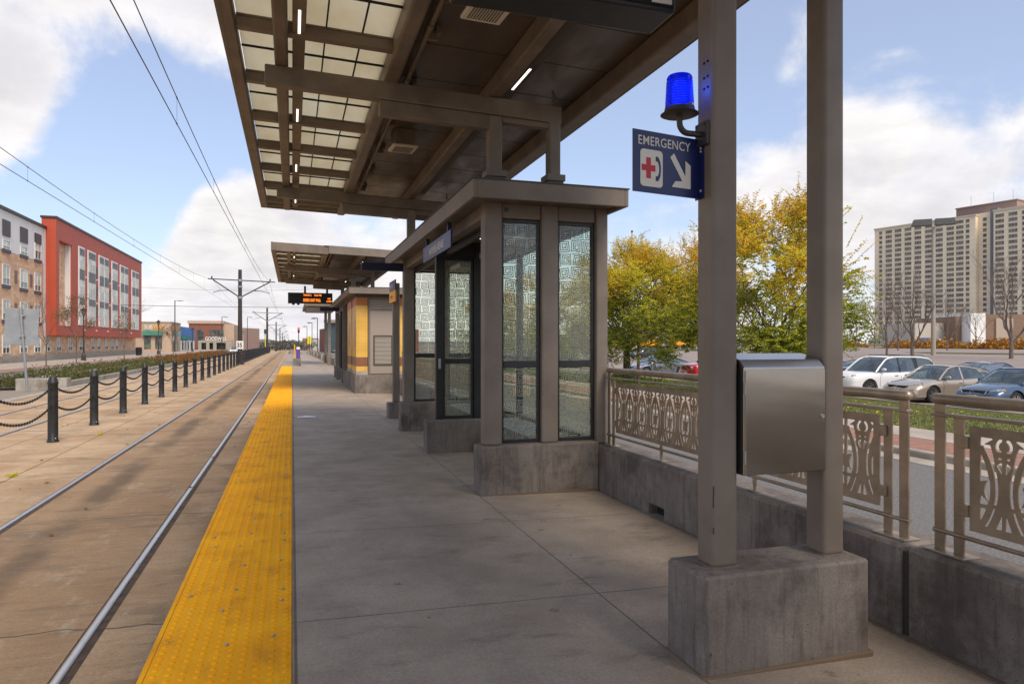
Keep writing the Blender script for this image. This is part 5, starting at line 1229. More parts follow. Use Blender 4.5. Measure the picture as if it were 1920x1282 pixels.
# ------------------------------------------------------------------ trees
def limb(mb, p0, p1, r0, r1, n=6, wob=.06, rnd=random):
    p0 = Vector(p0); p1 = Vector(p1); L = (p1 - p0).length; pts = []; rr = []
    for k in range(5):
        t = k / 4; q = p0.lerp(p1, t)
        if 0 < k < 4: q += Vector((rnd.gauss(0, 1), rnd.gauss(0, 1), rnd.gauss(0, .5))) * wob * L * .35
        pts.append(q); rr.append(r0 + (r1 - r0) * t)
    mb.tube(pts, rr, n); return pts
def bare_tree(x, y, zb, h, spread, label, seed, fork=.28, rt=.16, levels=5, group='bare trees', mat=None, r_leaf=0):
    rnd = random.Random(seed); root = thing('bare_tree', label, 'tree', (x, y, zb), 0, group)
    tr = MB(); br = MB(); lv = MB(); mat = mat or MAT['bark2']
    top = Vector((0, 0, h * fork)); limb(tr, (0, 0, -.1), top, rt, rt * .75, 8, .02, rnd)
    def grow(p, d, L, r, lev):
        q = p + d * L; pts = limb(br if lev > 0 else tr, p, q, r, r * .55, 5 if lev < 2 else 3, .10, rnd)
        if r_leaf and lev >= 3:
            for _ in range(r_leaf): leaf_cloud(lv, q, (.3, .3, .3), 2, .07, (0,), rnd)
        if lev >= levels: return
        nb = 3 if lev < 2 else rnd.choice((2, 3, 3))
        for k in range(nb):
            dd = (d + Vector((rnd.gauss(0, spread), rnd.gauss(0, spread), rnd.gauss(.12, spread * .5)))).normalized()
            pt = pts[rnd.choice((2, 3, 4))] if k else pts[4]
            grow(pt, dd, L * rnd.uniform(.58, .80), r * .55, lev + 1)
    n0 = 4
    for k in range(n0):
        a = 2 * math.pi * (k + rnd.random() * .6) / n0
        d = Vector((math.cos(a) * .55, math.sin(a) * .55, 1)).normalized() if k else Vector((.05, .03, 1)).normalized()
        grow(top - Vector((0, 0, h * .05 * k)), d, h * .27, rt * .6, 0)
    tr.build('trunk', mat, root, local=True, smooth=50); br.build('crown', mat, root, local=True)
    if r_leaf: lv.build('leaves', MAT['l_dry'] if r_leaf < 3 else MAT['l_ygreen'], root, local=True)
    return root
def leafy_tree(x, y, zb, label, seed, C0, RAD, ntw, group, trunk_r=.17, orange=.5, base=.0, xlean=0, shoots=26, extra=()):
    """C0 crown centre (local), RAD radii"""
    rnd = random.Random(seed); root = thing('autumn_tree', label, 'tree', (x, y, zb), 0, group)
    tr = MB(); hub = Vector((xlean, 0, C0[2] - RAD[2] * .75)); limb(tr, (0, 0, -.2), hub, trunk_r, trunk_r * .7, 9, .02, rnd)
    tips = []
    for k in range(16):
        a = 2.4 * k; e = rnd.uniform(.2, 1.3); d = Vector((math.cos(a) * math.cos(e) * RAD[0] * .75, math.sin(a) * math.cos(e) * RAD[1] * .75, math.sin(e) * RAD[2] * 1.15)); q = hub + d
        pts = limb(tr, hub - Vector((0, 0, rnd.uniform(0, .3))), q, trunk_r * .28, .012, 5, .10, rnd)
        for _ in range(3):
            p = rnd.choice(pts[2:]); limb(tr, p, p + Vector((rnd.gauss(0, .5), rnd.gauss(0, .5), rnd.uniform(.1, .9))), .03, .008, 4, .1, rnd)
    tr.build('trunk', MAT['bark'], root, local=True, smooth=50)
    mb = MB(); tw = MB()
    def colour(p, out):
        h = (p.z - (C0[2] - RAD[2])) / (2 * RAD[2]); nz = mnoise.noise(Vector((p.x * .55, p.y * .55, p.z * .55 + seed)))
        v = h * 1.15 + nz * .55 + out * .18 + rnd.gauss(0, .16) + (orange - .5)
        if v < .30: return rnd.choice((1, 0, 0))
        if v < .58: return rnd.choice((0, 0, 1, 5))
        if v < .86: return rnd.choice((5, 0, 5, 2))
        if v < 1.05: return rnd.choice((2, 5, 2, 3))
        return rnd.choice((2, 2, 3, 3, 3, 2, 4))
    def twig(p, d, L, n, droop=.4, size=.085, out=.5):
        q0 = p; tang = d.copy(); pts = [q0]
        for k in range(6):
            tang = (tang + Vector((rnd.gauss(0, .10), rnd.gauss(0, .10), -droop * .10))).normalized(); q0 = q0 + tang * (L / 6); pts.append(q0)
        tw.tube(pts, [.008 - .001 * k for k in range(7)], 3)
        for k in range(n):
            t = (k + .7) / n * 6; i = min(5, int(t)); b = pts[i].lerp(pts[i + 1], t - i); ax = (pts[i + 1] - pts[i]).normalized(); side = ax.cross(Vector((0, 0, 1)))
            if side.length < .1: side = Vector((1, 0, 0))
            side.normalize(); s = size * rnd.uniform(.65, 1.2)
            ld = (side * (1 if k % 2 else -1) + ax * rnd.uniform(.2, .8) + Vector((rnd.gauss(0, .25), rnd.gauss(0, .25), -.35 + rnd.gauss(0, .35)))).normalized()
            wd_ = (ld.cross(ax) + Vector((rnd.gauss(0, .4), rnd.gauss(0, .4), rnd.gauss(0, .4)))).normalized(); wd_ = (wd_ - ld * wd_.dot(ld)).normalized()
            nn = ld.cross(wd_) * s * .18; mi = colour(b, out)
            mb.add([b, b + ld * s * .5 + wd_ * s * .27, b + ld * s + nn, b + ld * s * .5 - wd_ * s * .27 , b + ld * s * .55 - nn], [(0, 1, 2, 4), (0, 4, 2, 3)], mi)
    blobs = []
    for k in range(34):
        a = rnd.uniform(0, 6.3); u = rnd.uniform(-.98, 1); r = (1 - abs(u) ** (3.5 if u < 0 else 2)) ** .5 * rnd.uniform(.3, .97)
        blobs.append(Vector((C0[0] + math.cos(a) * r * RAD[0], C0[1] + math.sin(a) * r * RAD[1], C0[2] + u * RAD[2] * .9)))
    blobs += [Vector(e) for e in extra]
    for _ in range(ntw):
        b = rnd.choice(blobs); p = b + Vector((rnd.gauss(0, .34), rnd.gauss(0, .34), rnd.gauss(0, .30)))
        rel = Vector(((p.x - C0[0]) / RAD[0], (p.y - C0[1]) / RAD[1], (p.z - C0[2]) / RAD[2])); out = min(1, rel.length)
        d = (Vector((rel.x, rel.y, rel.z * .4 + .35)) + Vector((rnd.gauss(0, .45), rnd.gauss(0, .45), rnd.gauss(0, .35)))).normalized()
        twig(p, d, rnd.uniform(.35, .8), rnd.randint(11, 16), size=.105, out=out)
    for _ in range(shoots):
        a = rnd.uniform(0, 6.3); u = rnd.uniform(.0, 1) ** .6; r = (1 - u * u) ** .5
        p = Vector((C0[0] + math.cos(a) * r * RAD[0] * .85, C0[1] + math.sin(a) * r * RAD[1] * .85, C0[2] + u * RAD[2] * .85))
        d = Vector((math.cos(a) * r * .7, math.sin(a) * r * .7, .5 + u)).normalized(); twig(p, d, rnd.uniform(.9, 1.6), 26, .25, .105, 1.0)
    tw.build('twigs', MAT['bark'], root, local=True)
    mb.build('crown', [MAT['l_green'], MAT['l_dgreen'], MAT['l_yel'], MAT['l_or'], MAT['l_rust'], MAT['l_ygreen']], root, local=True)
    return root
GA = 'autumn trees on the lawn'
leafy_tree(16.9, 21.3, -.60, 'yellow and green autumn tree behind the two near columns', 4, (0.0, 0, 4.1), (3.3, 3.3, 2.9), 3500, GA, .16, .44, extra=((-1.2, -.8, 2.2), (.2, -1.5, 2.4), (1.0, -1.2, 2.2), (-.3, -1.6, 1.7), (0, -1.2, 3.2), (-.8, -1.4, 3.4), (.8, -1.4, 3.3), (2.3, -.7, 3.3), (2.5, -.8, 2.6), (2.3, -.7, 4.4)))
leafy_tree(17.0, 33.4, -.62, 'green autumn tree with a thick trunk next to the glass shelter', 9, (0.2, 0, 4.0), (4.0, 4.0, 3.1), 3900, GA, .24, .22)
leafy_tree(15.8, 29.8, -.60, 'slender green autumn tree in front of the thick-trunked one', 12, (0.0, 0, 3.9), (2.6, 2.6, 2.4), 1900, GA, .085, .30, shoots=10)
leafy_tree(20.3, 31.6, -.85, 'orange-tinged autumn tree between the green tree and the near columns', 23, (0, 0, 4.9), (2.7, 2.7, 2.3), 2400, GA, .12, .66)
leafy_tree(17.0, 45.5, -.75, 'green autumn tree seen through the shelter glass', 31, (0, 0, 4.0), (3.6, 3.6, 2.8), 2200, GA, .2, .45)
leafy_tree(17.0, 58, -.75, 'yellowish autumn tree far along the lawn', 37, (0, 0, 3.9), (3.4, 3.4, 2.8), 1600, GA, .2, .62)
for k, (x, y, h) in enumerate(((-17.55, 60, 5.4), (-17.3, 66.6, 5.2), (-17.5, 85, 4.8), (-17.5, 107, 4.6), (-17.5, 118, 4.6))):
    bare_tree(x, y, -.33, h, .34, ('nearest', 'second', 'third', 'fourth', 'farthest')[k] + ' thin bare street tree in front of the brick and red buildings', 50 + k, .38, .055, 4, 'thin street trees on the left pavement', r_leaf=2 if k == 1 else (1 if k in (2, 4) else 0))
bare_tree(-30, 150, -.5, 13, .42, 'wide bare tree rising behind the sandwich shop', 61, .3, .35, 5, 'bare trees')

# ------------------------------------------------------------------ left buildings
def win(root, x, y0, y1, z0, z1, mat='window_light', frame=.07, cross=True, name='window', sill=False, depth=.06):
    """window on a wall that faces +X, at plane x"""
    m = MB(); m.box(x - .10, x + depth, y0, y1, z0, z0 + frame); m.box(x - .10, x + depth, y0, y1, z1 - frame, z1); m.box(x - .10, x + depth, y0, y0 + frame, z0 + frame, z1 - frame); m.box(x - .10, x + depth, y1 - frame, y1, z0 + frame, z1 - frame)
    ym = (y0 + y1) / 2; zl = z0 + (z1 - z0) * .34
    if cross: m.box(x - .08, x + depth - .012, ym - frame * .45, ym + frame * .45, z0 + frame, z1 - frame); m.box(x - .08, x + depth - .014, y0 + frame, y1 - frame, zl - frame * .5, zl + frame * .5)
    fr = m.build(name, MAT['white_trim'], root)
    m = MB(); m.box(x - .05, x + .012, y0 + frame, y1 - frame, zl, z1 - frame); m.build('upper_pane', MAT[mat], fr)
    m = MB(); m.box(x - .05, x + .012, y0 + frame, y1 - frame, z0 + frame, zl); m.build('lower_pane', MAT['window'], fr)
    if sill: m = MB(); m.box(x - .02, x + .10, y0 - .05, y1 + .05, z0 - .32, z0 - .01); m.build('sill', MAT['brown_trim'], fr)
    return fr
def left_buildings():
    r = thing('brick_apartment_building', 'four-storey buff brick building with white panelled top floor at the left edge', 'building', (-30, 76, -.5))
    m = MB(); m.box(-40, -24.2, 40, 82.25, .30, 9.62); m.build('brick_wall', MAT['buff_brick'], r)
    m = MB(); m.box(-40.0, -24.18, 40, 82.25, 9.62, 13.15); m.build('top_storey', MAT['white_panel'], r)
    m = MB(); m.box(-40.2, -24.0, 40, 82.25, 13.15, 13.4); m.build('roof', MAT['pole'], r)
    m = MB(); m.box(-40, -24.0, 40, 130, -.6, .30); m.build('stone_base', MAT['kerb'], r)
    m = MB(); m.box(-24.15, -24.12, 81.7, 82.3, 2.1, 13.1); m.build('corner_panel', MAT['white_panel'], r)
    for (a, b) in ((50.5, 52.1), (55, 56.6), (59.2, 60.8), (63, 64.6), (67, 68.6), (71.25, 72.9), (75.4, 77.2), (79.2, 80.95)):
        win(r, -24.18, a, b, .5, 2.15); win(r, -24.18, a, b, 3.5, 5.3, sill=True); win(r, -24.18, a, b, 6.6, 8.4, sill=True)
        fr = win(r, -24.16, a, b, 9.75, 12.25 if a > 79 else 10.55, sill=True)
        m = MB(); m.box(-24.17, -24.08, a, b, 10.9 if a < 79 else 11.35, 12.3 if a > 79 else 12.3); m.box(-24.17, -24.08, a, b, 10.95, 12.3) if False else None
        m.build('louvre', MAT['brown_trim'], r)
    for a in (74.1, 78.0):
        for z in (3.9, 6.9): m = MB(); m.box(-24.19, -24.14, a, a + .6, z, z + 1.2); m.build('vent', simple('brown_vent', (.2, .13, .11, 1), .6), r)
    # red framed block
    r = thing('red_apartment_building', 'apartment block with a projecting red metal facade and tall white window strips', 'building', (-28, 103, -.4))
    m = MB()
    x0, x1 = -24.5, -23.2; ya, yb = 82.3, 124.8; z0, z1 = 2.25, 14.3
    # facade built around the recess
    m.box(x0, x1, ya, 83.3, z0, z1); m.box(x0, x1, 87.7, yb, z0, z1); m.box(x0, x1, 83.3, 87.7, z0, 3.3); m.box(x0, x1, 83.3, 87.7, 12.2, z1)
    m.build('red_facade', MAT['red_metal'], r)
    m = MB(); m.box(-40, -24.51, 82.4, yb, z0, 13.0); m.build('rear_block', MAT['white_panel'], r)
    m = MB(); m.box(-24.49, -23.85, 83.31, 87.69, 3.31, 12.19); m.build('recess_wall', MAT['buff_brick'], r)
    m = MB(); m.box(-23.84, -23.32, 87.45, 87.69, 3.31, 12.19); m.build('recess_panel', MAT['white_panel'], r)
    for z in (3.5, 6.5, 9.7): win(r, -23.84, 83.9, 85.3, z, z + 1.9)
    m = MB(); m.box(x0 - .1, x1 + .1, ya - .1, yb + .1, z1, z1 + .22); m.build('parapet', MAT['pole'], r)
    m = MB(); m.box(-40, -24.3, 82.3, 126, .30, 2.25); m.build('ground_floor', MAT['buff_brick'], r)
    for k, a in enumerate((82.5, 86.2, 90.2, 94.5, 99.7, 102.6, 106.5, 109.8, 112.3, 116.5)): win(r, -24.28, a, a + (2.4 if k == 3 else 1.6), .55, 2.1)
    strips = ((90.0, 92.4, 1), (93.7, 97.1, 1), (98.6, 103.5, 2), (105.1, 108.4, 1), (109.9, 114.8, 2), (117.3, 122.3, 2))
    for a, b, n in strips:
        m = MB(); m.box(-23.22, -23.10, a, b, 3.5, 12.5); st = m.build('window_strip', MAT['white_panel'], r)
        w_ = (b - a) / n
        for q in range(n):
            a2, b2 = a + q * w_ + .28, a + (q + 1) * w_ - .28
            for k, zz in enumerate((3.7, 6.9, 9.9)):
                m = MB(); top = zz + 2.5 if k == 0 else zz + .0
                m.box(-23.12, -23.085, a2, b2, zz, zz + .95); m.build('pane', MAT['window'], st)
                m = MB(); nb = 4
                for c in range(nb + 1): yy = a2 + (b2 - a2) * c / nb; m.box(-23.10, -23.06, yy - .05, yy + .05, zz, zz + .95)
                m.build('mullions', MAT['white_trim'], st)
                m = MB(); m.box(-23.12, -23.085, a2, b2, zz + 1.0, zz + 1.9 + (.3 if k == 0 else 0)); m.build('pane', MAT['window_light'], st)
                if k < 2: zl0, zl1 = zz + 2.0 + (.2 if k == 0 else -.2), zz + 3.1
                else: zl0, zl1 = 11.5, 12.4
                m = MB(); zq = zl0
                while zq < zl1 - .1: m.box(-23.12, -23.05, a2, b2, zq, zq + .15); zq += .21
                m.build('louvre', simple('grey_louvre', (.11, .115, .125, 1), .5) if 'grey_louvre' not in bpy.data.materials else bpy.data.materials['grey_louvre'], st)
    for y in (97.75, 104.2):
        for z in (4.6, 7.0, 9.4): m = MB(); m.box(-23.22, -23.15, y - .35, y + .35, z, z + 1.4); m.build('vent', MAT['brown_trim'], r)
    m = MB()
    for (y, z) in ((92.9, 6.2), (92.9, 9.1), (97.7, 6.3), (97.7, 9.2), (104.2, 6.4), (104.2, 9.3), (115.8, 6.6), (109.2, 9.4), (92.3, 2.9), (97.5, 2.9), (103, 2.9), (110, 2.9), (117, 2.9)): m.box(-23.2, -23.05, y - .1, y + .1, z, z + .14)
    m.build('wall_lights', MAT['white_trim'], r)
    # sandwich shop
    r = thing('sandwich_shop', 'single-storey tan stucco sandwich shop with green awnings', 'shop', (-28, 158, -.6))
    yf = 150.0
    m = MB(); m.box(-37, -22.6, yf, 161.5, -.7, 5.4); m.build('walls', MAT['tan_stucco'], r)
    m = MB(); m.box(-37.1, -22.5, yf - .1, 161.6, 5.4, 5.62); m.build('parapet', MAT['kerb'], r)
    def ypx(x): return None
    m = MB(); m.hexa([(-27.7, yf - .7, 2.95), (-24.1, yf - .7, 2.95), (-24.1, yf - .02, 3.0), (-27.7, yf - .02, 3.0), (-27.7, yf - .6, 3.1), (-24.1, yf - .6, 3.1), (-24.1, yf - .02, 3.85), (-27.7, yf - .02, 3.85)]); m.build('awning', MAT['green_awning'], r)
    m = MB(); m.hexa([(-22.61, yf + 1.0, 2.95), (-21.9, yf + 1.0, 2.95), (-21.9, yf + 6, 2.95), (-22.61, yf + 6, 2.95), (-22.61, yf + 1.0, 3.8), (-22.2, yf + 1.0, 3.3), (-22.2, yf + 6, 3.3), (-22.61, yf + 6, 3.8)]); m.build('awning', MAT['green_awning'], r)
    for xa in (-27.45, -25.5): m = MB(); m.box(xa, xa + 1.2, yf - .05, yf + .05, .3, 2.95); m.build('window', MAT['window'], r)
    for ya_ in (151.3, 157): m = MB(); m.box(-22.65, -22.56, ya_, ya_ + 2.2, -.3, 2.9); m.build('door', MAT['window'], r)
    text_mesh('SUB', 1.12, frame4((-27.45, yf - .08, 4.15), (1, 0, 0), (0, 0, 1)), MAT['white_vinyl'], 'shop_lettering', r, .05, xs=.78, bold=.03)
    text_mesh('WAY', 1.12, frame4((-25.85, yf - .08, 4.15), (1, 0, 0), (0, 0, 1)), MAT['yellow_sign'], 'shop_lettering', r, .05, xs=.72, bold=.03)
    text_mesh('SUBWAY', .8, frame4((-22.54, yf + 1.2, 4.1), (0, 1, 0), (0, 0, 1)), MAT['yellow_sign'], 'shop_lettering', r, .04, xs=1, bold=.03)
    m = MB(); m.box(-23.5, -23.2, yf - .3, yf, 3.2, 3.6); m.build('wall_light', MAT['brown_trim'], r)
    r = thing('blue_building', 'low building with a bright blue painted upper wall beside the sandwich shop', 'building', (-28, 178, -.6))
    m = MB(); m.box(-37, -23.4, 167, 190, -.8, 2.0); m.build('lower_wall', MAT['white_panel'], r); m = MB(); m.box(-37, -23.4, 167, 190, 2.0, 5.1); m.build('upper_wall', MAT['blue_paint'], r)
    for y in (169, 173.5, 178, 183): m = MB(); m.box(-23.45, -23.33, y, y + 2.0, -.4, 1.9); m.build('window', MAT['window'], r)
    for y in (168.6, 174): m = MB(); m.box(-23.4, -22.5, y, y + 3.4, 2.3, 3.0); m.build('awning', MAT['green_awning'], r)
    r = thing('thrift_store', 'two-storey red-brown brick thrift store with large white lettering', 'store', (-28, 215, -1))
    yf = 205; X = lambda px: (lambda t: t)((math.tan(yaw + math.atan((px - 960) / 1300))) * yf)
    xa, xb = X(354), X(434)
    m = MB(); m.box(xa, xb - 2.2, yf, 240, -1.5, 6.7); m.build('brick_wall', MAT['red_brick'], r)
    m = MB(); m.box(xa - .3, xb - 2.0, yf - .3, 240, 6.7, 7.5); m.build('cornice', MAT['tan_stucco'], r)
    m = MB(); m.box(xb - 2.2, xb + .6, yf + .8, 240, -1.5, 6.6); m.build('tan_bay', MAT['tan_stucco'], r)
    for px in (369, 393, 407): m = MB(); m.box(X(px) , X(px) + 1.7, yf - .06, yf, 3.6, 5.0); m.box(X(px), X(px) + 1.7, yf - .06, yf, 2.0, 3.4); m.build('window', MAT['window'], r)
    m = MB(); m.box(X(374), xb + .3, yf - 3, yf - .02, 1.55, 2.15); m.build('entrance_canopy', MAT['kerb'], r)
    for px in (374, 389, 402, 425): m = MB(); m.box(X(px), X(px) + (.8 if px < 425 else 1.6), yf - 3, yf - 2.4, -1.3, 1.55); m.build('entrance_pier', MAT['kerb'], r)
    m = MB(); m.box(X(376), xb, yf - .10, yf - .04, -1, 1.5); m.build('shop_window', MAT['window'], r)
    text_mesh('GOODWILL', 1.42, frame4((X(387), yf - 3.05, 2.15), (1, 0, 0), (0, 0, 1)), MAT['white_vinyl'], 'store_lettering', r, .06, xs=.70, bold=.03)
left_buildings()
def bin_():
    root = thing('litter_bin', 'black litter bin on the pavement in front of the sandwich shop', 'bin', (-20.8, 110, -.31)); m = MB(); m.lathe([(.001, 0), (.36, 0), (.42, .95), (.45, 1.0), (.45, 1.05), (.001, 1.05)], n=16); m.build('body', MAT['bollard'], root, local=True, smooth=35); m = MB(); m.lathe([(.43, 1.05), (.30, 1.16), (.001, 1.18)], n=16); m.build('lid', MAT['bollard'], root, local=True)
bin_()
# ------------------------------------------------------------------ cars
def sm_interp(xs, ys, n_or_x):
    """monotone cubic interpolation"""
    xs = np.array(xs, float); ys = np.array(ys, float); h = np.diff(xs); d = np.diff(ys) / h
    mm = np.zeros_like(ys); mm[0] = d[0]; mm[-1] = d[-1]
    for i in range(1, len(xs) - 1): mm[i] = 0 if d[i - 1] * d[i] <= 0 else 2 * d[i - 1] * d[i] / (d[i - 1] + d[i])
    x = np.array(n_or_x, float); k = np.clip(np.searchsorted(xs, x) - 1, 0, len(xs) - 2); t = (x - xs[k]) / h[k]
    return (ys[k] * (2*t**3 - 3*t**2 + 1) + h[k] * mm[k] * (t**3 - 2*t**2 + t) + ys[k+1] * (-2*t**3 + 3*t**2) + h[k] * mm[k+1] * (t**3 - t**2))
CARS = {
 # L, W, wheel positions, wheel radius, belt/hood height curve (x from rear -L/2 to front L/2), roof curve
 'sedan': dict(L=4.85, W=1.83, wf=1.44, wr=-1.36, R=.335,
   belt=[(-2.42, .80), (-2.30, .98), (-1.9, 1.03), (-1.2, 1.00), (0, .94), (.75, .93), (1.15, .90), (1.8, .80), (2.2, .68), (2.42, .52)],
   roof=[(-1.95, 1.03), (-1.65, 1.15), (-1.1, 1.33), (-.5, 1.43), (0.0, 1.455), (.35, 1.40), (.8, 1.15), (1.12, .915)], rx=(-.95, .25), bp=(-.12,), g0=.19),
 'suv': dict(L=5.0, W=1.92, wf=1.52, wr=-1.52, R=.385,
   belt=[(-2.5, .85), (-2.42, 1.10), (-2.0, 1.14), (0, 1.10), (.9, 1.09), (1.5, 1.08), (2.1, 1.02), (2.38, .92), (2.5, .70)],
   roof=[(-2.42, 1.13), (-2.30, 1.45), (-2.0, 1.68), (-1.2, 1.76), (-.2, 1.77), (.35, 1.70), (.8, 1.40), (1.15, 1.10)], rx=(-2.05, .32), bp=(-.22, -1.25), g0=.24),
 'jeep': dict(L=4.6, W=1.86, wf=1.42, wr=-1.40, R=.37,
   belt=[(-2.3, .85), (-2.22, 1.10), (-1.8, 1.12), (0, 1.10), (.75, 1.10), (1.3, 1.10), (2.05, 1.04), (2.26, .96), (2.3, .70)],
   roof=[(-2.2, 1.13), (-2.1, 1.5), (-1.8, 1.66), (-.2, 1.70), (.25, 1.66), (.55, 1.4), (.8, 1.12)], rx=(-1.9, .2), bp=(-.25, -1.2), g0=.24),
}
def car(name, label, x, y, zb, rz, kind, pm, group='cars parked in the lot', detail=2, emblem=None, rack=False):
    K = CARS[kind]; L, W = K['L'], K['W']; root = thing(name, label, 'suv' if kind != 'sedan' else 'car', (x, y, zb), rz, group)
    n = 56 if detail > 1 else 30
    xs = np.linspace(-L / 2, L / 2, n); bx, bz = zip(*K['belt']); B = sm_interp(bx, bz, np.clip(xs, bx[0], bx[-1]))
    hw = W / 2 * (1 - .16 * np.clip((np.abs(xs) - L / 2 + .62) / .62, 0, 1) ** 2.2 - .25 * np.clip((np.abs(xs) - L / 2 + .16) / .16, 0, 1) ** 2)
    m = MB(); rows = []
    for i in range(n):
        w_, b = hw[i], B[i]; endk = np.clip((abs(xs[i]) - L / 2 + .25) / .25, 0, 1); z0 = K['g0'] + .10 * endk
        hood = max(0, min(1, (xs[i] - .9) / .8)) * .5 + .5
        sec = [(0, z0), (w_ * .86, z0), (w_ * .955, z0 + .05), (w_ * .985, z0 + .16), (w_ * .975, z0 + (b - z0) * .40), (w_ * 1.0, z0 + (b - z0) * .62), (w_ * .985, b - .13), (w_ * .955, b - .06), (w_ * .90, b - .012 - .02 * hood), (w_ * .72, b + .018 * hood), (w_ * .4, b + .035 * hood), (0, b + .042 * hood)]
        full = [(xs[i], yy, zz) for yy, zz in sec] + [(xs[i], -yy, zz) for yy, zz in reversed(sec[1:-1])]
        rows.append(full)
    k = len(rows[0]); vs = [p for r_ in rows for p in r_]
    fs = [(i * k + j, (i + 1) * k + j, (i + 1) * k + (j + 1) % k, i * k + (j + 1) % k) for i in range(n - 1) for j in range(k)] + [tuple(range(k)), tuple(reversed([(n - 1) * k + j for j in range(k)]))]
    m.add(vs, fs)
    body = m.build('body', pm, root, local=True, fixn=True)
    if detail > 0:
        cutters = []
        for wx in (K['wf'], K['wr']):
            c = MB(); c.cyl((wx, -W, K['R']), (wx, W, K['R']), K['R'] + .055, n=28); co_ = c.build('cut', pm, root, local=True, fixn=True); cutters.append(co_)
            bo = body.modifiers.new('b', 'BOOLEAN'); bo.operation = 'DIFFERENCE'; bo.solver = 'EXACT'; bo.object = co_
        bpy.context.view_layer.update(); dg = bpy.context.evaluated_depsgraph_get(); me = bpy.data.meshes.new_from_object(body.evaluated_get(dg))
        body.modifiers.clear(); body.data = me
        me.shade_smooth(); me.set_sharp_from_angle(angle=R(38))
        for c in cutters: bpy.data.objects.remove(c)
        for wx in (K['wf'], K['wr']): u = MB(); u.box(wx - K['R'] - .1, wx + K['R'] + .1, -W * .40, W * .40, K['g0'] + .02, .80); u.build('wheel_well', MAT['blackplastic'], root, local=True)
    else: body.data.shade_smooth()
    # greenhouse
    rx_, rz_ = zip(*K['roof']); gx = np.linspace(rx_[0], rx_[-1], 30 if detail > 1 else 14); T = sm_interp(rx_, rz_, gx); GB = sm_interp(bx, bz, gx) - .02
    wb = np.interp(gx, xs, hw) * .93
    def wt(i): f = max(0, min(1, (T[i] - GB[i]) / (max(rz_) - 1.0))); return wb[i] * (1 - .22 * f)
    m = MB(); rows = []
    for i in range(len(gx)):
        a = wb[i]; t_ = wt(i); z0, z1 = GB[i], max(GB[i] + .004, T[i]); rows.append([(gx[i], a, z0), (gx[i], a * .35 + t_ * .65 + .01, z0 * .4 + z1 * .6), (gx[i], t_, z1 - .03 if z1 - z0 > .06 else z1), (gx[i], t_ * .8, z1 - .004), (gx[i], 0, z1 + .012), (gx[i], -t_ * .8, z1 - .004), (gx[i], -t_, z1 - .03 if z1 - z0 > .06 else z1), (gx[i], -(a * .35 + t_ * .65 + .01), z0 * .4 + z1 * .6), (gx[i], -a, z0)])
    k = 9; m.add([p for r_ in rows for p in r_], [(i * k + j, i * k + j + 1, (i + 1) * k + j + 1, (i + 1) * k + j) for i in range(len(gx) - 1) for j in range(k - 1)])
    m.build('windows', MAT['car_glass'], root, local=True, smooth=50)
    m = MB(); idx = [i for i in range(len(gx)) if K['rx'][0] - .02 <= gx[i] <= K['rx'][1] + .06]
    top = [[(gx[i], s * wt(i) * f, T[i] + dz) for s, f, dz in ((1, 1.01, -.028), (1, .96, .004), (1, .8, .012), (1, .4, .024), (1, 0, .028), (-1, .4, .024), (-1, .8, .012), (-1, .96, .004), (-1, 1.01, -.028))] for i in idx]
    m.add([p for r_ in top for p in r_], [(i * k + j, i * k + j + 1, (i + 1) * k + j + 1, (i + 1) * k + j) for i in range(len(idx) - 1) for j in range(k - 1)]); m.build('roof', pm, root, local=True, smooth=50)
    m = MB()
    for s in (1, -1): m.tube([(gx[i], s * wt(i) * 1.0, T[i] - .02) for i in range(len(gx))], [.035 if 2 < i < len(gx) - 1 else .03 for i in range(len(gx))], 6)
    m.build('roof_pillars', pm, root, local=True, smooth=50)
    m = MB()
    for s in (1, -1):
        for bp in K['bp']:
            i = int(np.argmin(np.abs(gx - bp))); a, t_ = wb[i], wt(i); z0, z1 = GB[i], T[i]
            m.hexa([(bp - .045, s * (a - .03), z0), (bp + .045, s * (a - .03), z0), (bp + .045, s * (a + .008), z0), (bp - .045, s * (a + .008), z0), (bp - .035, s * (t_ - .03), z1 - .03), (bp + .035, s * (t_ - .03), z1 - .03), (bp + .035, s * (t_ + .010), z1 - .03), (bp - .035, s * (t_ + .010), z1 - .03)])
        if kind != 'sedan':   # rear quarter pillar
            for (c0, c1) in ((-2.38, -2.22), (-1.28, -1.16)) if kind == 'suv' else ((-2.15, -2.0),):
                i0 = int(np.argmin(np.abs(gx - c0))); i1 = int(np.argmin(np.abs(gx - (c1 if c1 > c0 else c0))))
                m.hexa([(c0, s * (wb[i0] - .03), GB[i0]), (c1, s * (wb[i1] - .03), GB[i1]), (c1, s * (wb[i1] + .008), GB[i1]), (c0, s * (wb[i0] + .008), GB[i0]), (c0 + .12, s * (wt(i0 + 1) - .03), T[min(i0 + 2, len(T) - 1)] - .03), (c1 + .12, s * (wt(i1) - .03), T[i1] - .03), (c1 + .12, s * (wt(i1) + .01), T[i1] - .03), (c0 + .12, s * (wt(i0 + 1) + .01), T[min(i0 + 2, len(T) - 1)] - .03)])
        else:
            i0 = 3; c = [(gx[i], s * (wt(i) + .004), T[i] - .02) for i in range(0, 9)]; b_ = [(gx[i], s * (wb[i] + .003), GB[i]) for i in range(0, 5)]
            m.add([(gx[0], s * wb[0], GB[0]), (gx[6], s * (wb[6] + .004), GB[6]), (gx[9], s * (wt(9) + .006), T[9] - .02), (gx[4], s * (wt(4) + .006), T[4] - .02)], [(0, 1, 2, 3)])
    m.build('pillars', pm if kind == 'sedan' else MAT['blackplastic'], root, local=True)
    # interior hint
    m = MB(); 
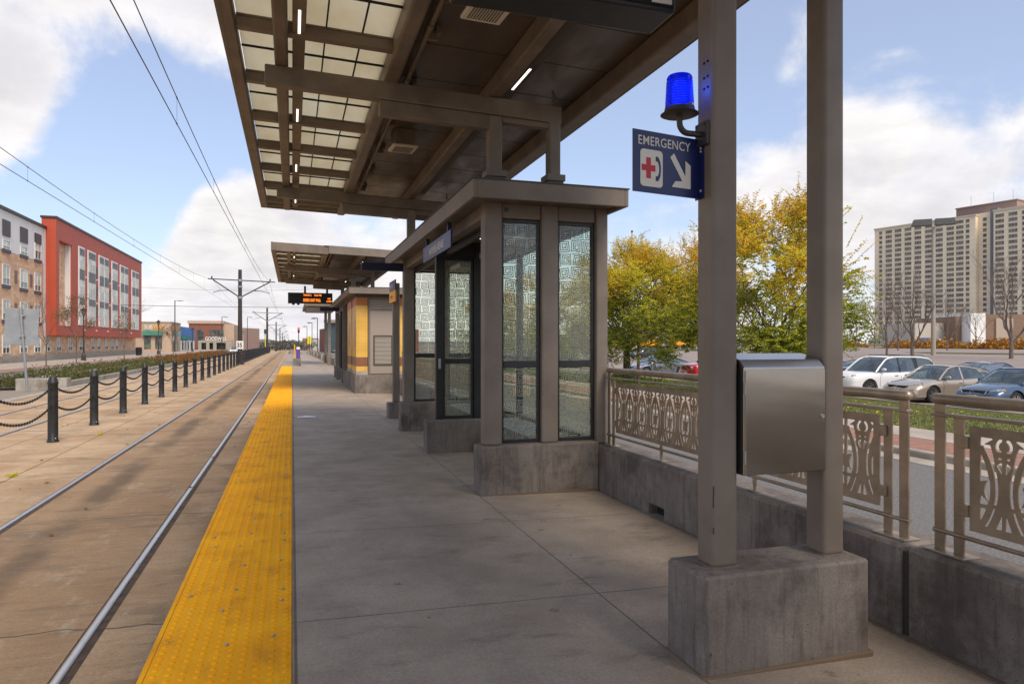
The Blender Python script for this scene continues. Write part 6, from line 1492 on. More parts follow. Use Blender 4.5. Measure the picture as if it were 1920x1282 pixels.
    for sx in (.05, -.85):
        for sy in (.38, -.38): m.box(sx - .10, sx + .06, sy - .23, sy + .23, .6, 1.12 if kind == 'sedan' else 1.25); m.box(sx - .08, sx + .02, sy - .11, sy + .11, 1.12 if kind == 'sedan' else 1.25, 1.28 if kind == 'sedan' else 1.43)
    m.build('seats', MAT['grey_back'] if kind == 'sedan' else MAT['blackplastic'], root, local=True, bevel=.03)
    # wheels
    for wx in (K['wf'], K['wr']):
        for s in (1, -1):
            Rw = K['R']; yo = s * (W / 2 - .03)
            m = MB(); m.lathe([(Rw * .66, -.10), (Rw * .90, -.11), (Rw, -.07), (Rw, .07), (Rw * .90, .11), (Rw * .66, .10)], (wx, yo - s * .10, Rw), 28, 'y'); ty = m.build('wheel', MAT['tyre'], root, local=True, smooth=40)
            m = MB(); yf = yo - s * .005
            m.lathe([(Rw * .67, 0), (Rw * .62, -.012 * s), (Rw * .60, -.05 * s)], (wx, yf, Rw), 28, 'y')
            for q in range(10):
                a = 2 * math.pi * q / 10 + .15 * (q % 2); c_, s_ = math.cos(a), math.sin(a); px_, pz_ = -s_, c_; r0, r1, ww = Rw * .12, Rw * .64, .020
                m.hexa([(wx + c_*r0 + px_*ww, yf - s*.02, Rw + s_*r0 + pz_*ww), (wx + c_*r0 - px_*ww, yf - s*.02, Rw + s_*r0 - pz_*ww), (wx + c_*r1 - px_*ww, yf - s*.012, Rw + s_*r1 - pz_*ww), (wx + c_*r1 + px_*ww, yf - s*.012, Rw + s_*r1 + pz_*ww),
                        (wx + c_*r0 + px_*ww, yf - s*.05, Rw + s_*r0 + pz_*ww), (wx + c_*r0 - px_*ww, yf - s*.05, Rw + s_*r0 - pz_*ww), (wx + c_*r1 - px_*ww, yf - s*.04, Rw + s_*r1 - pz_*ww), (wx + c_*r1 + px_*ww, yf - s*.04, Rw + s_*r1 + pz_*ww)])
            m.lathe([(Rw * .18, -.01 * s), (.001, -.005 * s)], (wx, yf, Rw), 12, 'y'); m.build('rim', MAT['rim'], ty, local=True)
            m = MB(); m.lathe([(Rw * .64, -.06 * s), (.001, -.06 * s)], (wx, yf, Rw), 18, 'y'); m.build('brake_disc', MAT['blackplastic'], ty, local=True)
    # front details
    def front_x(yy, zz):   # approx nose surface
        i = n - 1
        for i in range(n - 1, 0, -1):
            if hw[i] * .96 >= abs(yy) and B[i] > zz: return xs[i]
        return xs[-5]
    hz = {'sedan': .66, 'suv': .88, 'jeep': .90}[kind]
    for s in (1, -1):
        m = MB()
        if kind == 'jeep':
            m.lathe([(.001, .06), (.07, .055), (.10, .03), (.105, 0)], (L / 2 - .05, s * .56, .86), 20, 'x')
        else:
            pts = []
            for (yy, zz, hh) in ((.46, hz - .03, .035), (.56, hz - .01, .06), (.68, hz + .015, .075), (.78, hz + .045, .065), (.84, hz + .075, .035)):
                xx = front_x(yy, zz) + .012; pts.append((xx, yy, zz, hh))
            v = []
            for (xx, yy, zz, hh) in pts: v += [(xx - .03, s * yy, zz + hh), (xx + .012, s * (yy), zz), (xx + .0, s * yy, zz - hh), (xx - .15, s * (yy - .02), zz)]
            v2 = v; ff = []
            for i in range(len(pts) - 1):
                for j in range(4): ff.append((i * 4 + j, i * 4 + (j + 1) % 4, (i + 1) * 4 + (j + 1) % 4, (i + 1) * 4 + j))
            m.add(v2, ff + [(0, 1, 2, 3), tuple(len(v2) - 4 + j for j in range(4))])
        m.build('headlight', MAT['lens'], root, local=True, smooth=50)
        if kind != 'jeep': m = MB(); xx = front_x(.86, hz + .05); m.sph((xx - .02, s * .86, hz + .05), .045, 6, (1, .5, .7)); m.build('indicator', MAT['amber'], root, local=True)
        m = MB(); mx_ = .78 if kind == 'sedan' else .82; mz = {'sedan': 1.0, 'suv': 1.2, 'jeep': 1.18}[kind]; m.sph((mx_, s * (W / 2 + .07), mz), .10, 8, (.55, 1.1, .75)); m.box(mx_ - .02, mx_ + .03, min(s * (W / 2 - .12), s * (W / 2 + .02)), max(s * (W / 2 - .12), s * (W / 2 + .02)), mz - .06, mz - .03); m.build('mirror', pm if kind != 'jeep' else MAT['blackplastic'], root, local=True, smooth=50)
        # door gaps and handles
        m = MB(); zc_ = K['g0'] + .12
        def sy(xx, zz):
            i = int(np.argmin(np.abs(xs - xx))); w_ = hw[i]; b = B[i]; t_ = (zz - K['g0']) / (b - K['g0']); return w_ * float(np.interp(t_, (0, .1, .25, .4, .62, .85, .93, 1.0), (.86, .96, .985, .975, 1.0, .985, .955, .90)))
        for xx in ((.93, -.12, -1.0) if kind == 'sedan' else (.95, -.22, -1.20)):
            zs = np.linspace(K['g0'] + .14, float(np.interp(xx, bx, bz)) - .05, 8)
            m.tube([(xx + .03 * (zz - .6), s * (sy(xx, zz) + .0005), zz) for zz in zs], .006, 4)
        m.build('door_gap', MAT['blackplastic'], root, local=True)
        m = MB(); hz2 = float(np.interp(-.3, bx, bz)) - .17
        for xx in (.05, -.85): m.box(xx - .10, xx + .08, min(s * sy(xx, hz2), s * (sy(xx, hz2) + .03)), max(s * sy(xx, hz2), s * (sy(xx, hz2) + .03)), hz2 - .015, hz2 + .015)
        m.build('door_handle', MAT['chrome'] if kind == 'suv' else pm, root, local=True, bevel=.006)
        m = MB(); xx = -L / 2 + .10; tz_ = hz + .12; m.sph((xx, s * W * .40, tz_), .14, 7, (.8, .6, .7)); m.build('tail_light', MAT['red_vinyl'], root, local=True)
    fx = L / 2
    m = MB()
    if kind == 'jeep':
        m.box(fx - .06, fx + .012, -.44, .44, .72, 1.0); gr = m.build('grille', pm, root, local=True, bevel=.02)
        m = MB()
        for q in range(7): yy = -.39 + q * .13; m.box(fx + .0, fx + .016, yy - .035, yy + .035, .745, .975)
        m.build('grille_slots', MAT['blackplastic'], gr, local=True)
    else:
        zt = hz + .03; zl = hz - .14; hwid = .46 if emblem != 'wing' else .50
        P = [(-hwid, zt), (-hwid * .8, zl + .02), (-hwid * .5, zl), (hwid * .5, zl), (hwid * .8, zl + .02), (hwid, zt)]
        xg = lambda yy: fx - .02 + .03 - .10 * (abs(yy) / .5) ** 2
        v = [(xg(a), a, b) for a, b in P] + [(xg(a) - .12, a, b) for a, b in P]; k6 = len(P)
        m.add(v, [tuple(range(k6)), tuple(range(2 * k6 - 1, k6 - 1, -1))] + [(i, (i + 1) % k6, k6 + (i + 1) % k6, k6 + i) for i in range(k6)]); gr = m.build('grille', MAT['blackplastic'], root, local=True, fixn=True)
        m = MB(); Q = P if emblem == 'wing' else [(-hwid, zt), (hwid, zt)]
        pts = []
        for a, b in zip(Q[:-1], Q[1:]):
            for t_ in np.linspace(0, 1, 5): pts.append((xg(a[0] + (b[0] - a[0]) * t_) + .006, a[0] + (b[0] - a[0]) * t_, a[1] + (b[1] - a[1]) * t_))
        m.tube(pts, .012, 5); m.build('grille_trim', MAT['chrome'], gr, local=True)
        m = MB(); m.lathe([(.075, 0), (.078, .012), (.066, .014), (.064, 0)], (fx + .012, 0, (zt + zl) / 2 + .02), 22, 'x')
        if emblem == 'wing': m.tube([(fx + .022, -.06, (zt + zl) / 2 + .03), (fx + .022, 0, (zt + zl) / 2 - .005), (fx + .022, .06, (zt + zl) / 2 + .03)], .009, 4)
        elif emblem == 'h': 
            for s in (-1, 1): m.box(fx + .014, fx + .024, s * .03 - .008, s * .03 + .008, (zt + zl) / 2 - .02, (zt + zl) / 2 + .06)
            m.box(fx + .014, fx + .024, -.03, .03, (zt + zl) / 2 + .012, (zt + zl) / 2 + .028)
        m.build('emblem', MAT['chrome'], gr, local=True)
    m = MB(); m.box(fx - .16, fx + .006, -W * .30, W * .30, K['g0'] + .12, K['g0'] + .22); m.build('lower_intake', MAT['blackplastic'], root, local=True)
    m = MB(); m.box(fx - .02, fx + .022, -.15, .15, K['g0'] + .20, K['g0'] + .34); m.build('licence_plate', MAT['white_trim'], root, local=True)
    if rack:
        m = MB()
        for s in (-1, 1): m.tube([(.1, s * .60, 1.79), (0, s * .60, 1.83), (-1.8, s * .60, 1.82), (-1.95, s * .60, 1.76)], .018, 6)
        m.build('roof_rail', MAT['blackplastic'], root, local=True)
    return root
XW = 24.2
def row_y(px): a = (px - 960) / 1300; s, c = math.sin(yaw), math.cos(yaw); return (c - a * s) / (s + a * c)
def put(name, label, px_wheel, kind, pm, xw=XW, **k):
    """front wheel seen at px_wheel; car points to -X"""
    K = CARS[kind]; y = row_y(px_wheel) * xw + K['W'] / 2; xc = xw + K['wf']
    return car(name, label, xc, y, G(xc, y), math.pi, kind, pm, **k)
white_p = paint('white_car_paint', (.78, .78, .78, 1)); beige_p = paint('beige_car_paint', (.48, .40, .31, 1), .5); blue_p = paint('blue_car_paint', (.045, .085, .145, 1), .35); grey_p = paint('grey_car_paint', (.16, .18, .22, 1), .5); red_p = paint('red_car_paint', (.46, .012, .02, 1)); dark_p = paint('dark_car_paint', (.03, .035, .045, 1), .4); silver_p = paint('silver_car_paint', (.5, .5, .5, 1), .6); brightblue_p = paint('bright_blue_car_paint', (.02, .07, .38, 1), .3)
put('parked_suv', 'large white suv with dark windows parked behind the railing, right of the near columns', 1632, 'suv', white_p, rack=True)
put('parked_car', 'beige sedan parked between the white suv and the blue sedan', 1752, 'sedan', beige_p, emblem='h')
put('parked_car', 'blue sedan with black grille and winged round badge at the right edge', 1908, 'sedan', blue_p, emblem='wing')
put('parked_car', 'grey sedan parked beside the red suv, seen under the green tree', 1213, 'sedan', grey_p)
put('parked_suv', 'red suv with upright slotted grille parked beside the grey sedan', 1325, 'jeep', red_p)
def place(name, label, x, y, rz, kind, pm, **k): return car(name, label, x, y, G(x, y), R(rz), kind, pm, detail=1, **k)
place('parked_car', 'dark grey sedan behind the beige sedan, only its roof showing', 32.5, 25.3, 0, 'sedan', grey_p)
place('parked_car', 'dark blue sedan behind the blue sedan, only its roof and windows showing', 31.2, 20.9, 0, 'sedan', dark_p)
place('parked_car', 'dark car roof at the right edge behind the blue sedan', 31.8, 18.2, 0, 'sedan', grey_p)
place('parked_car', 'silver sedan hidden mostly behind the near column and the white suv', 31.5, 31.5, 0, 'sedan', dark_p)
place('parked_car', 'black car driving through the lot behind the green tree', 44, 81, 180, 'sedan', dark_p)
place('parked_car', 'dark car at the left edge of the lot beside the shelter', 33, 84, 180, 'sedan', dark_p)
place('parked_suv', 'bright blue suv far across the lot left of the orange hedges', 112, 100, 180, 'jeep', brightblue_p)
place('parked_car', 'silver car far across the lot behind the bright blue suv', 122, 106, 180, 'sedan', silver_p)
place('parked_car', 'dark car far across the lot between two orange hedges', 112, 84, 90, 'sedan', dark_p)
place('parked_car', 'silver car far across the lot behind the white truck', 150, 88, 180, 'sedan', silver_p)
place('parked_car', 'white car far across the lot, left of the bright blue suv', 118, 122, 180, 'sedan', white_p)
place('parked_suv', 'dark suv far beyond the platform lamps', 8.6, 74, 90, 'suv', dark_p, group='cars on the side road')
place('parked_car', 'dark car far beyond the platform lamps, behind the dark suv', 7.0, 84, 90, 'sedan', dark_p, group='cars on the side road')
place('parked_car', 'silver car parked in front of the thrift store', -26, 190, -60, 'sedan', silver_p, group='cars on the far left street')
place('parked_car', 'dark car parked left of the silver car at the thrift store', -29, 193, -60, 'sedan', dark_p, group='cars on the far left street')
place('parked_car', 'white car waiting far down the left street behind the speed plate', -13.5, 182, -90, 'sedan', white_p, group='cars on the far left street')
def truck():
    root = thing('box_truck', 'white box truck parked far across the lot behind the hedges', 'truck', (122, 86, G(122, 86)), R(200))
    w_ = simple('truck_white', (.75, .75, .74, 1), .4)
    m = MB(); m.box(-4.2, 1.6, -1.2, 1.2, .9, 3.7); m.build('cargo_box', w_, root, local=True, bevel=.05)
    m = MB(); m.prism([(1.7, .7), (3.9, .7), (3.9, 1.5), (3.0, 1.75), (2.6, 2.55), (1.7, 2.6)], 'y', -1.05, 1.05); m.build('cab', w_, root, local=True, bevel=.06)
    m = MB(); m.hexa([(2.62, -.95, 2.45), (2.66, -.95, 2.45), (2.66, .95, 2.45), (2.62, .95, 2.45), (3.03, -.98, 1.78), (3.07, -.98, 1.78), (3.07, .98, 1.78), (3.03, .98, 1.78)]); m.box(1.9, 2.6, -1.07, 1.07, 1.7, 2.3); m.build('windows', MAT['window'], root, local=True)
    for x in (-3, 3.1):
        for s in (-1, 1): m = MB(); m.cyl((x, s * .8, .45), (x, s * 1.1, .45), .45, n=16); m.build('wheel', MAT['tyre'], root, local=True)
truck()
def bus(x, y, label, rz):
    root = thing('school_bus', label, 'bus', (x, y, G(x, y)), R(rz), 'school buses far behind the green tree'); yy = simple('bus_yellow', (.72, .30, .01, 1), .4) if 'bus_yellow' not in bpy.data.materials else bpy.data.materials['bus_yellow']
    m = MB(); m.box(-5, 4, -1.2, 1.2, .7, 3.0); m.box(4, 5.2, -1.0, 1.0, .7, 1.7); m.build('body', yy, root, local=True, bevel=.15)
    m = MB(); m.box(-4.7, 3.6, -1.22, 1.22, 1.9, 2.6); m.box(4.0, 4.03, -1, 1, 1.8, 2.7); m.build('windows', MAT['window'], root, local=True)
    for xx in (-3.2, 3.9):
        for s in (-1, 1): m = MB(); m.cyl((xx, s * .9, .5), (xx, s * 1.22, .5), .5, n=14); m.build('wheel', MAT['tyre'], root, local=True)
bus(64, 122, 'yellow school bus seen just left of the near column', 0); bus(54, 128, 'yellow school bus half hidden by the tree foliage', 90); bus(76, 121, 'yellow school bus right behind the other one', 10)
def hydrant():
    root = thing('fire_hydrant', 'red fire hydrant on the lawn beside the green tree', 'hydrant', (20.5, 38.6, -.85))
    m = MB(); m.lathe([(.001, 0), (.15, 0), (.15, .06), (.10, .08), (.10, .55), (.14, .57), (.14, .62), (.11, .64), (.10, .74), (.05, .80), (.03, .86), (.001, .87)], n=16); m.build('barrel', MAT['red_paint'], root, local=True, smooth=35)
    m = MB(); m.cyl((-.20, 0, .48), (.20, 0, .48), .055, n=10); m.cyl((0, -.21, .45), (0, .0, .45), .07, n=10); m.build('outlet', MAT['red_paint'], root, local=True)
hydrant()
mb, mt = hedge('b', '', '', [(13.6, 18.8, 31.5, 37, -.75, -.02)], None, lambda x, y, r: r.choice((0, 1, 1)), 60, .08, 8)
tag(mb.build('shrub', [MAT['l_green'], MAT['l_dgreen']]), 'low dark green shrub around the foot of the thick-trunked tree', 'shrub')
for k, (x0, x1, y0, y1, lab) in enumerate(((97, 104, 70, 80, 'orange-brown hedge right of the white truck'), (98, 104, 84, 96, 'orange-brown hedge left of the white truck'), (98, 104, 104, 112, 'orange-brown hedge left of the bright blue suv'), (96, 103, 56, 64, 'orange-brown hedge at the right edge'))):
    z = G(100, 80); mb, mt = hedge('c', '', '', [(x0, x1, y0, y1, z - .1, z + 2.0)], None, lambda x, y, r: r.choice((0, 1, 2, 1)), 30, .17, 80 + k)
    o = mb.build('hedge', [MAT['l_rust'], HM[2], MAT['l_or']]); tag(o, lab, 'hedge', 'orange hedges across the lot')
# parking lot poles and bare trees
def lot_pole(x, y, label):
    z = G(x, y); root = thing('lot_light', label, 'light pole', (x, y, z), 0)
    m = MB(); m.cyl((0, 0, -.1), (0, 0, 12.6), .22, .13, 12); m.build('pole', simple('concrete_pole', (.33, .29, .24, 1), .8), root, local=True, smooth=50)
    m = MB()
    for s in (-1, 1): m.tf = Matrix.Rotation(R(-40), 4, 'Z'); m.hexa([(s*.15 if s > 0 else -1.9, -.45, 12.75), (1.9 if s > 0 else -.15, -.45, 12.75), (1.9 if s > 0 else -.15, .45, 12.75), (s*.15 if s > 0 else -1.9, .45, 12.75), (s*.15 if s > 0 else -1.7, -.35, 13.35), (1.7 if s > 0 else -.15, -.35, 13.35), (1.7 if s > 0 else -.15, .35, 13.35), (s*.15 if s > 0 else -1.7, .35, 13.35)])
    m.build('lamp_head', MAT['stub'], root, local=True)
def at(px, dist): a = (px - 960) / 1300; s, c = math.sin(yaw), math.cos(yaw); return ((s + a * c) * dist, (c - a * s) * dist)
x, y = at(1750, 68); lot_pole(x, y, 'tall concrete lot light pole with two box-shaped lamp heads')
for px, d, h, sd, lab in ((1711, 66, 9.4, 71, 'bare tree with a forked trunk in front of the tower, left of the light pole'), (1896, 58, 10.2, 72, 'large bare tree in front of the tower at the right edge'), (1663, 70, 7.0, 73, 'small bare tree beside the yellow foliage'), (1776, 96, 8.8, 74, 'bare tree right of the light pole'), (1684, 100, 8.0, 75, 'bare tree behind the bright blue suv'), (1830, 130, 8, 76, 'small distant bare tree by the white wall'), (1605, 92, 7.5, 77, 'bare tree behind the yellow leaves next to the near column'), (1640, 120, 9, 78, 'distant bare tree left of the tower')):
    x, y = at(px, d); bare_tree(x, y, G(x, y), h, .36, lab, sd, .25, .17 if h > 9 else .12, 5, 'bare trees in the parking lot')
x, y = at(1185, 240)
def flagpole():
    root = thing('flagpole', 'thin flagpole without a flag rising above the green tree', 'flagpole', (x, y, 0)); m = MB(); m.cyl((0, 0, 0), (0, 0, 40), .35, .16, 8); m.build('pole', MAT['galv'], root, local=True); m = MB(); m.sph((0, 0, 40), .4, 6); m.build('ball', MAT['pole'], root, local=True)
flagpole()

# ------------------------------------------------------------------ tower block and low buildings behind the lot
def tower():
    root = thing('tower_block', 'tall cream apartment tower with rows of dark windows', 'apartment tower', (345, 300, 0))
    P0 = Vector((*at(1640, 406), 0)); P1 = Vector((*at(1829, 359), 0)); e = (P1 - P0).normalized(); nrm = Vector((e.y, -e.x, 0))
    if nrm.dot(P0) > 0: nrm = -nrm
    # local frame: origin P0, ex along facade, ey inwards, z up
    M4 = Matrix(((e.x, -nrm.x, 0, P0.x), (e.y, -nrm.y, 0, P0.y), (0, 0, 1, 0), (0, 0, 0, 1))); Lf = (P1 - P0).length
    Hh = 68.2
    m = MB(); m.tf = M4; m.box(0, Lf, 0, 20, -3, Hh); m.build('main_block', MAT['highrise'], root)
    m = MB(); m.tf = M4; m.box(-.3, Lf + .3, -.35, 20.3, Hh - 1.0, Hh); m.build('cornice', simple('cornice_cream', (.55, .47, .36, 1), .9), root)
    P2 = Vector((*at(1848, 362), 0)); 
    e2x = 6.3
    m = MB(); m.tf = M4; m.box(Lf + .02, Lf + 6.0, 3.0, 20, -3, Hh + .5); m.build('slot_wall', MAT['highrise'], root)
    m = MB(); m.tf = M4; m.box(Lf + 6.0, Lf + 9.4, 2.0, 20, -3, Hh + 2); m.build('stair_slot', MAT['slot'], root)
    m = MB(); m.tf = M4; m.box(Lf + 9.4, Lf + 60, -2, 20, -3, Hh + .2); m.build('right_block', MAT['highrise'], root)
    m = MB(); m.tf = M4; m.box(Lf + 9.2, Lf + 60.2, -2.3, 20.3, Hh - .8, Hh + .4); m.build('cornice', simple('cornice_cream2', (.55, .47, .36, 1), .9), root)
    m = MB(); m.tf = M4; m.box(Lf - 14, Lf + 15, 9, 19, Hh - 1, Hh + 5.6); m.box(Lf - 14.4, Lf + 15.4, 8.6, 19.4, Hh + 5.6, Hh + 6.1); m.build('penthouse', simple('brown_brick_far', (.33, .22, .18, 1), .9), root)
    m = MB(); m.tf = M4
    for q in (Lf + 3, Lf - 8, Lf + 12): m.cyl((q, 12, Hh + 7), (q, 12, Hh + 12), .06, n=5)
    m.build('antennas', MAT['pole'], root)
    wins = []
    bays = []
    narrow = {0: 1.6, 9: 1.7}
    cs = [(268 - 225) / 710, (325 - 225) / 710, (390 - 225) / 710, (460 - 225) / 710, (530 - 225) / 710, (605 - 225) / 710, (680 - 225) / 710, (758 - 225) / 710, (825 - 225) / 710, (880 - 225) / 710]
    # perspective: convert picture fraction to distance along the wall
    for i, f in enumerate(cs):
        px = 1640 + f * 189; a = (px - 960) / 1300; s, c = math.sin(yaw), math.cos(yaw); dx, dy = s + a * c, c - a * s
        # solve P0 + e t = k d
        det = e.x * (-dy) - e.y * (-dx); t = (-P0.x * (-dy) + P0.y * (-dx)) / det if False else ((dx * P0.y - dy * P0.x) / (dy * e.x - dx * e.y))
        bays.append((t, 1.7 if i in (0, 9) else 3.6, 0))
    for q in (Lf + 3.0,): bays.append((q, 1.6, 3))
    for i in range(9): bays.append((Lf + 12.2 + i * 5.9, 3.8, -2))
    for k in range(24):
        zt = Hh - 2.1 - k * 2.75
        for (t, w_, dep) in bays: wins.append((t, w_, dep, zt))
    wins.sort(key=lambda q: (q[1] < 2, -q[0] if q[0] < Lf + 24 else 999, -q[3]))
    stuff = MB(); stuff.tf = M4; fstuff = MB(); fstuff.tf = M4
    for i, (t, w_, dep, zt) in enumerate(wins):
        tgt = MB() if i < 100 else stuff; tgt.tf = M4
        tgt.box(t - w_ / 2, t + w_ / 2, dep - .10, dep + .3, zt - 1.6, zt)
        if i < 100: fr = tgt.build('window', MAT['far_window'], root)
        for xx in (t - w_ * .2, t + w_ * .2) if w_ > 2 else (): fstuff.box(xx - .06, xx + .06, dep - .16, dep - .1, zt - 1.5, zt)
        fstuff.box(t - w_ / 2 - .1, t + w_ / 2 + .1, dep - .3, dep - .02, zt - 1.75, zt - 1.5)
    stuff.build('windows', MAT['far_window'], root, kind='stuff'); fstuff.build('window_sills', simple('sill_cream', (.42, .36, .28, 1), .9), root, kind='stuff')
tower()
def low_buildings():
    d = 250
    def wall(px0, px1, dist, ztop, mat, name, root, zb=-1, dep=25, dist1=None):
        a = Vector((*at(px0, dist), 0)); b = Vector((*at(px1, dist1 or dist), 0)); n_ = Vector((-(b - a).y, (b - a).x, 0)).normalized()
        if n_.dot(a) < 0: n_ = -n_
        m = MB(); m.hexa([(a.x, a.y, zb), (b.x, b.y, zb), (b.x + n_.x * dep, b.y + n_.y * dep, zb), (a.x + n_.x * dep, a.y + n_.y * dep, zb), (a.x, a.y, ztop), (b.x, b.y, ztop), (b.x + n_.x * dep, b.y + n_.y * dep, ztop), (a.x + n_.x * dep, a.y + n_.y * dep, ztop)]); return m.build(name, mat, root)
    r = thing('low_store_building', 'long low store building of brown brick and white walls in front of the tower', 'building', (240, 180, 0))
    tanb = brickwall('tan_brown_brick', (.26, .16, .105, 1), (.22, .14, .095, 1), (.24, .17, .13, 1), .6, .2)
    wall(1716, 1792, 262, 9.0, simple('pale_stucco', (.50, .45, .38, 1), .9), 'pale_wing', r); wall(1792, 1820, 255, 11.2, tanb, 'brick_bay', r); wall(1805, 1812, 254.6, 7.5, MAT['white_panel'], 'white_panel', r, zb=3.4, dep=.3)
    wall(1820, 1848, 250, 12.2, MAT['white_panel'], 'white_bay', r); wall(1848, 1990, 255, 12.0, tanb, 'brick_wing', r); wall(1868, 1900, 254.4, 10.5, simple('pale_tan', (.42, .33, .26, 1), .9), 'tan_panel', r, zb=1)
    m = MB(); 
    for px, ds in ((1715, 261.6),):
        a = Vector((*at(1714, 261), 0)); b = Vector((*at(1792, 261), 0)); m.hexa([(a.x, a.y, 8.6), (b.x, b.y, 8.6), (b.x + 1, b.y + 1, 8.6), (a.x + 1, a.y + 1, 8.6), (a.x, a.y, 9.3), (b.x, b.y, 9.3), (b.x + 1, b.y + 1, 9.3), (a.x + 1, a.y + 1, 9.3)])
    r = thing('distant_brick_building', 'distant building with a red brick part and a dark glass part beyond the platform lamps', 'building', (20, 190, -1))
    wall(599, 609, 190, 5.2, MAT['red_brick'], 'brick_part', r, dist1=180); wall(608, 634, 178, 6.6, simple('dark_teal_glass', (.05, .09, .10, 1), .15, spec=.8), 'glass_part', r); wall(607, 636, 177, 7.4, simple('tan_band', (.30, .24, .18, 1), .8), 'roof_band', r, zb=6.62)
    for k, (px0, px1, ds, zt, c, lab) in enumerate(((462, 478, 420, 3.6, (.42, .30, .26, 1), 'pinkish low building far down the left street'), (478, 492, 500, 4.2, (.35, .33, .28, 1), 'grey low building far down the left street'), (446, 458, 300, 8, (.36, .24, .19, 1), 'red-brown building far down the left street behind the pole'), (556, 568, 620, 3.4, (.40, .32, .26, 1), 'beige low building far along the right street'), (567, 582, 420, 4.4, (.33, .17, .13, 1), 'red low building far along the right street'), (582, 600, 330, 3.2, (.46, .44, .40, 1), 'pale low building far along the right street'))):
        r = thing('distant_building', lab, 'building', (*at((px0 + px1) / 2, ds), -3), 0, 'distant low buildings'); wall(px0, px1, ds, zt, simple('far_wall', c, .9), 'walls', r, zb=-6, dep=18)
        a = at(px0, ds - .6); b = at(px1, ds - .6); m = MB(); nn = 4
        for q in range(nn): u = (q + .3) / nn; v = (q + .7) / nn; m.box(a[0] + (b[0] - a[0]) * u, a[0] + (b[0] - a[0]) * v, a[1] - .2, a[1] + .3, zt - 2.6, zt - 1.2)
        m.build('windows', MAT['far_window'], r)
low_buildings()
# distant wooded skyline
def skyline():
    rnd = random.Random(17); mb = MB()
    for k in range(260):
        px = rnd.uniform(440, 700) if k < 170 else rnd.uniform(1130, 1960); d = rnd.choice((330, 450, 700, 1000, 1500)) * rnd.uniform(.9, 1.1) if k < 170 else rnd.uniform(270, 420)
        x, y = at(px, d); s = d / 330; g = (-5 - d * .006) if k < 170 else 0
        top = rnd.uniform(-1.0, 1.2) * s + (1.45 if k < 170 else 3.5); rr = rnd.uniform(2.5, 5) * s
        for _ in range(26):
            p = Vector((rnd.gauss(0, .5), rnd.gauss(0, .5), rnd.uniform(-1, .5))); c = Vector((x + p.x * rr, y + p.y * rr, top - 1.0 * s + p.z * 2.0 * s))
            leaf_cloud(mb, c, (.8 * s, .8 * s, .6 * s), 3, .55 * s, (0, 1, 2), rnd)
    o = mb.build('distant_trees', [simple('far_foliage_brown', (.10, .085, .06, 1), .95), simple('far_foliage_grey', (.13, .12, .11, 1), .95), simple('far_foliage_green', (.06, .085, .05, 1), .95)], kind='stuff'); tag(o, 'far-off mass of brown and grey trees along the horizon', 'trees')
skyline()
mb = MB(); rnd = random.Random(2); vs = []; N_ = 90
for k in range(N_ + 1):
    a = R(-60 + 130 * k / N_); h = 1.45 + 3800 * .0045 * (.55 + .5 * mnoise.noise(Vector((k * .13, 0, 0)))) ; vs += [(3800 * math.sin(a), 3800 * math.cos(a), -60), (4300 * math.sin(a), 4300 * math.cos(a), h), (6000 * math.sin(a), 6000 * math.cos(a), -60)]
mb.add(vs, [(3 * k, 3 * k + 3, 3 * k + 4, 3 * k + 1) for k in range(N_)] + [(3 * k + 1, 3 * k + 4, 3 * k + 5, 3 * k + 2) for k in range(N_)])
mb.build('hills', simple('wooded_hills', (.105, .12, .14, 1), .95), kind='structure')  # distance haze put into the blue-grey hill colour, no air is modelled
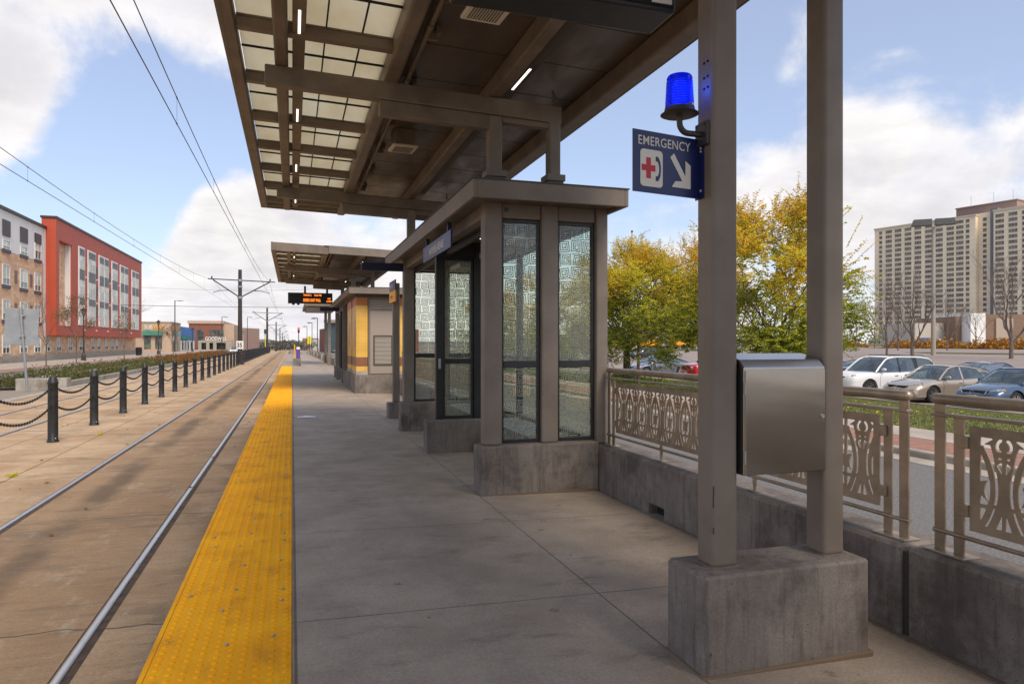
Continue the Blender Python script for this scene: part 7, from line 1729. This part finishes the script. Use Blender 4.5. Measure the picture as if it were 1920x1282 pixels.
# short grass blades and fallen leaves on the lawn
gb = MB(); rnd = random.Random(11)
for _ in range(42000):
    x = 12.75 + 9.6 * rnd.random(); y = rnd.uniform(3, 44) if rnd.random() < .8 else rnd.uniform(3, 20); z = G(x, y) + .055; h = rnd.uniform(.02, .065); a = rnd.uniform(0, 6.3); w_ = .014
    gb.add([(x - w_ * math.cos(a), y - w_ * math.sin(a), z), (x + w_ * math.cos(a), y + w_ * math.sin(a), z), (x + rnd.gauss(0, .03), y + rnd.gauss(0, .03), z + h)], [(0, 1, 2)], rnd.choice((0, 0, 1, 2)))
o = gb.build('grass', [simple('grass_green', (.15, .17, .04, 1), .9), simple('grass_dark', (.10, .12, .03, 1), .9), simple('grass_straw', (.27, .23, .10, 1), .9)], kind='stuff'); tag(o, 'short green grass with straw-coloured patches on the lawn strip', 'grass')
fl = MB()
for _ in range(260):
    x = 12.8 + 8.4 * rnd.random(); y = rnd.uniform(4, 44); z = G(x, y) + .13; s = rnd.uniform(.04, .08); a = rnd.uniform(0, 6.3)
    fl.add([(x - s, y, z), (x, y - s * .6, z + .03), (x + s, y, z + .01), (x, y + s * .6, z + .03)], [(0, 1, 2, 3)], rnd.choice((0, 0, 1)))
o = fl.build('lawn_leaves', [MAT['l_yel'], MAT['l_dry']], kind='stuff'); tag(o, 'yellow fallen leaves scattered on the lawn strip', 'leaves')
# traffic lights and small poles far down the line
for k, (px, d, h, lab, c) in enumerate(((497, 128, 4.5, 'traffic light on a pole beyond the second overhead-line pole', (.02, .02, .02, 1)), (560, 115, 4.5, 'red-lit signal standing past the end of the platform', (.02, .02, .02, 1)), (580, 112, 3.0, 'yellow warning sign on a post right of the platform end', (.75, .65, .02, 1)))):
    x, y = at(px, d); z = -.5; root = thing('signal_post', lab, 'signal' if k < 2 else 'road sign', (x, y, z)); m = MB(); m.cyl((0, 0, 0), (0, 0, h), .07, n=6); m.build('post', MAT['pole'], root, local=True)
    m = MB(); m.box(*((-.17, .17, -.12, .12, h - .85, h) if k < 2 else (-.3, .3, -.05, .05, h - 1.2, h))); m.build('signal_head' if k < 2 else 'sign_plate', simple('sig%d' % k, c, .5), root, local=True)
    if k == 1: m = MB(); m.lathe([(.001, -.13), (.13, -.13)], (0, 0, h - .22), 12, 'y'); m.build('red_lamp', emis('red_signal', (1, .02, .02, 1), 3), root, local=True)
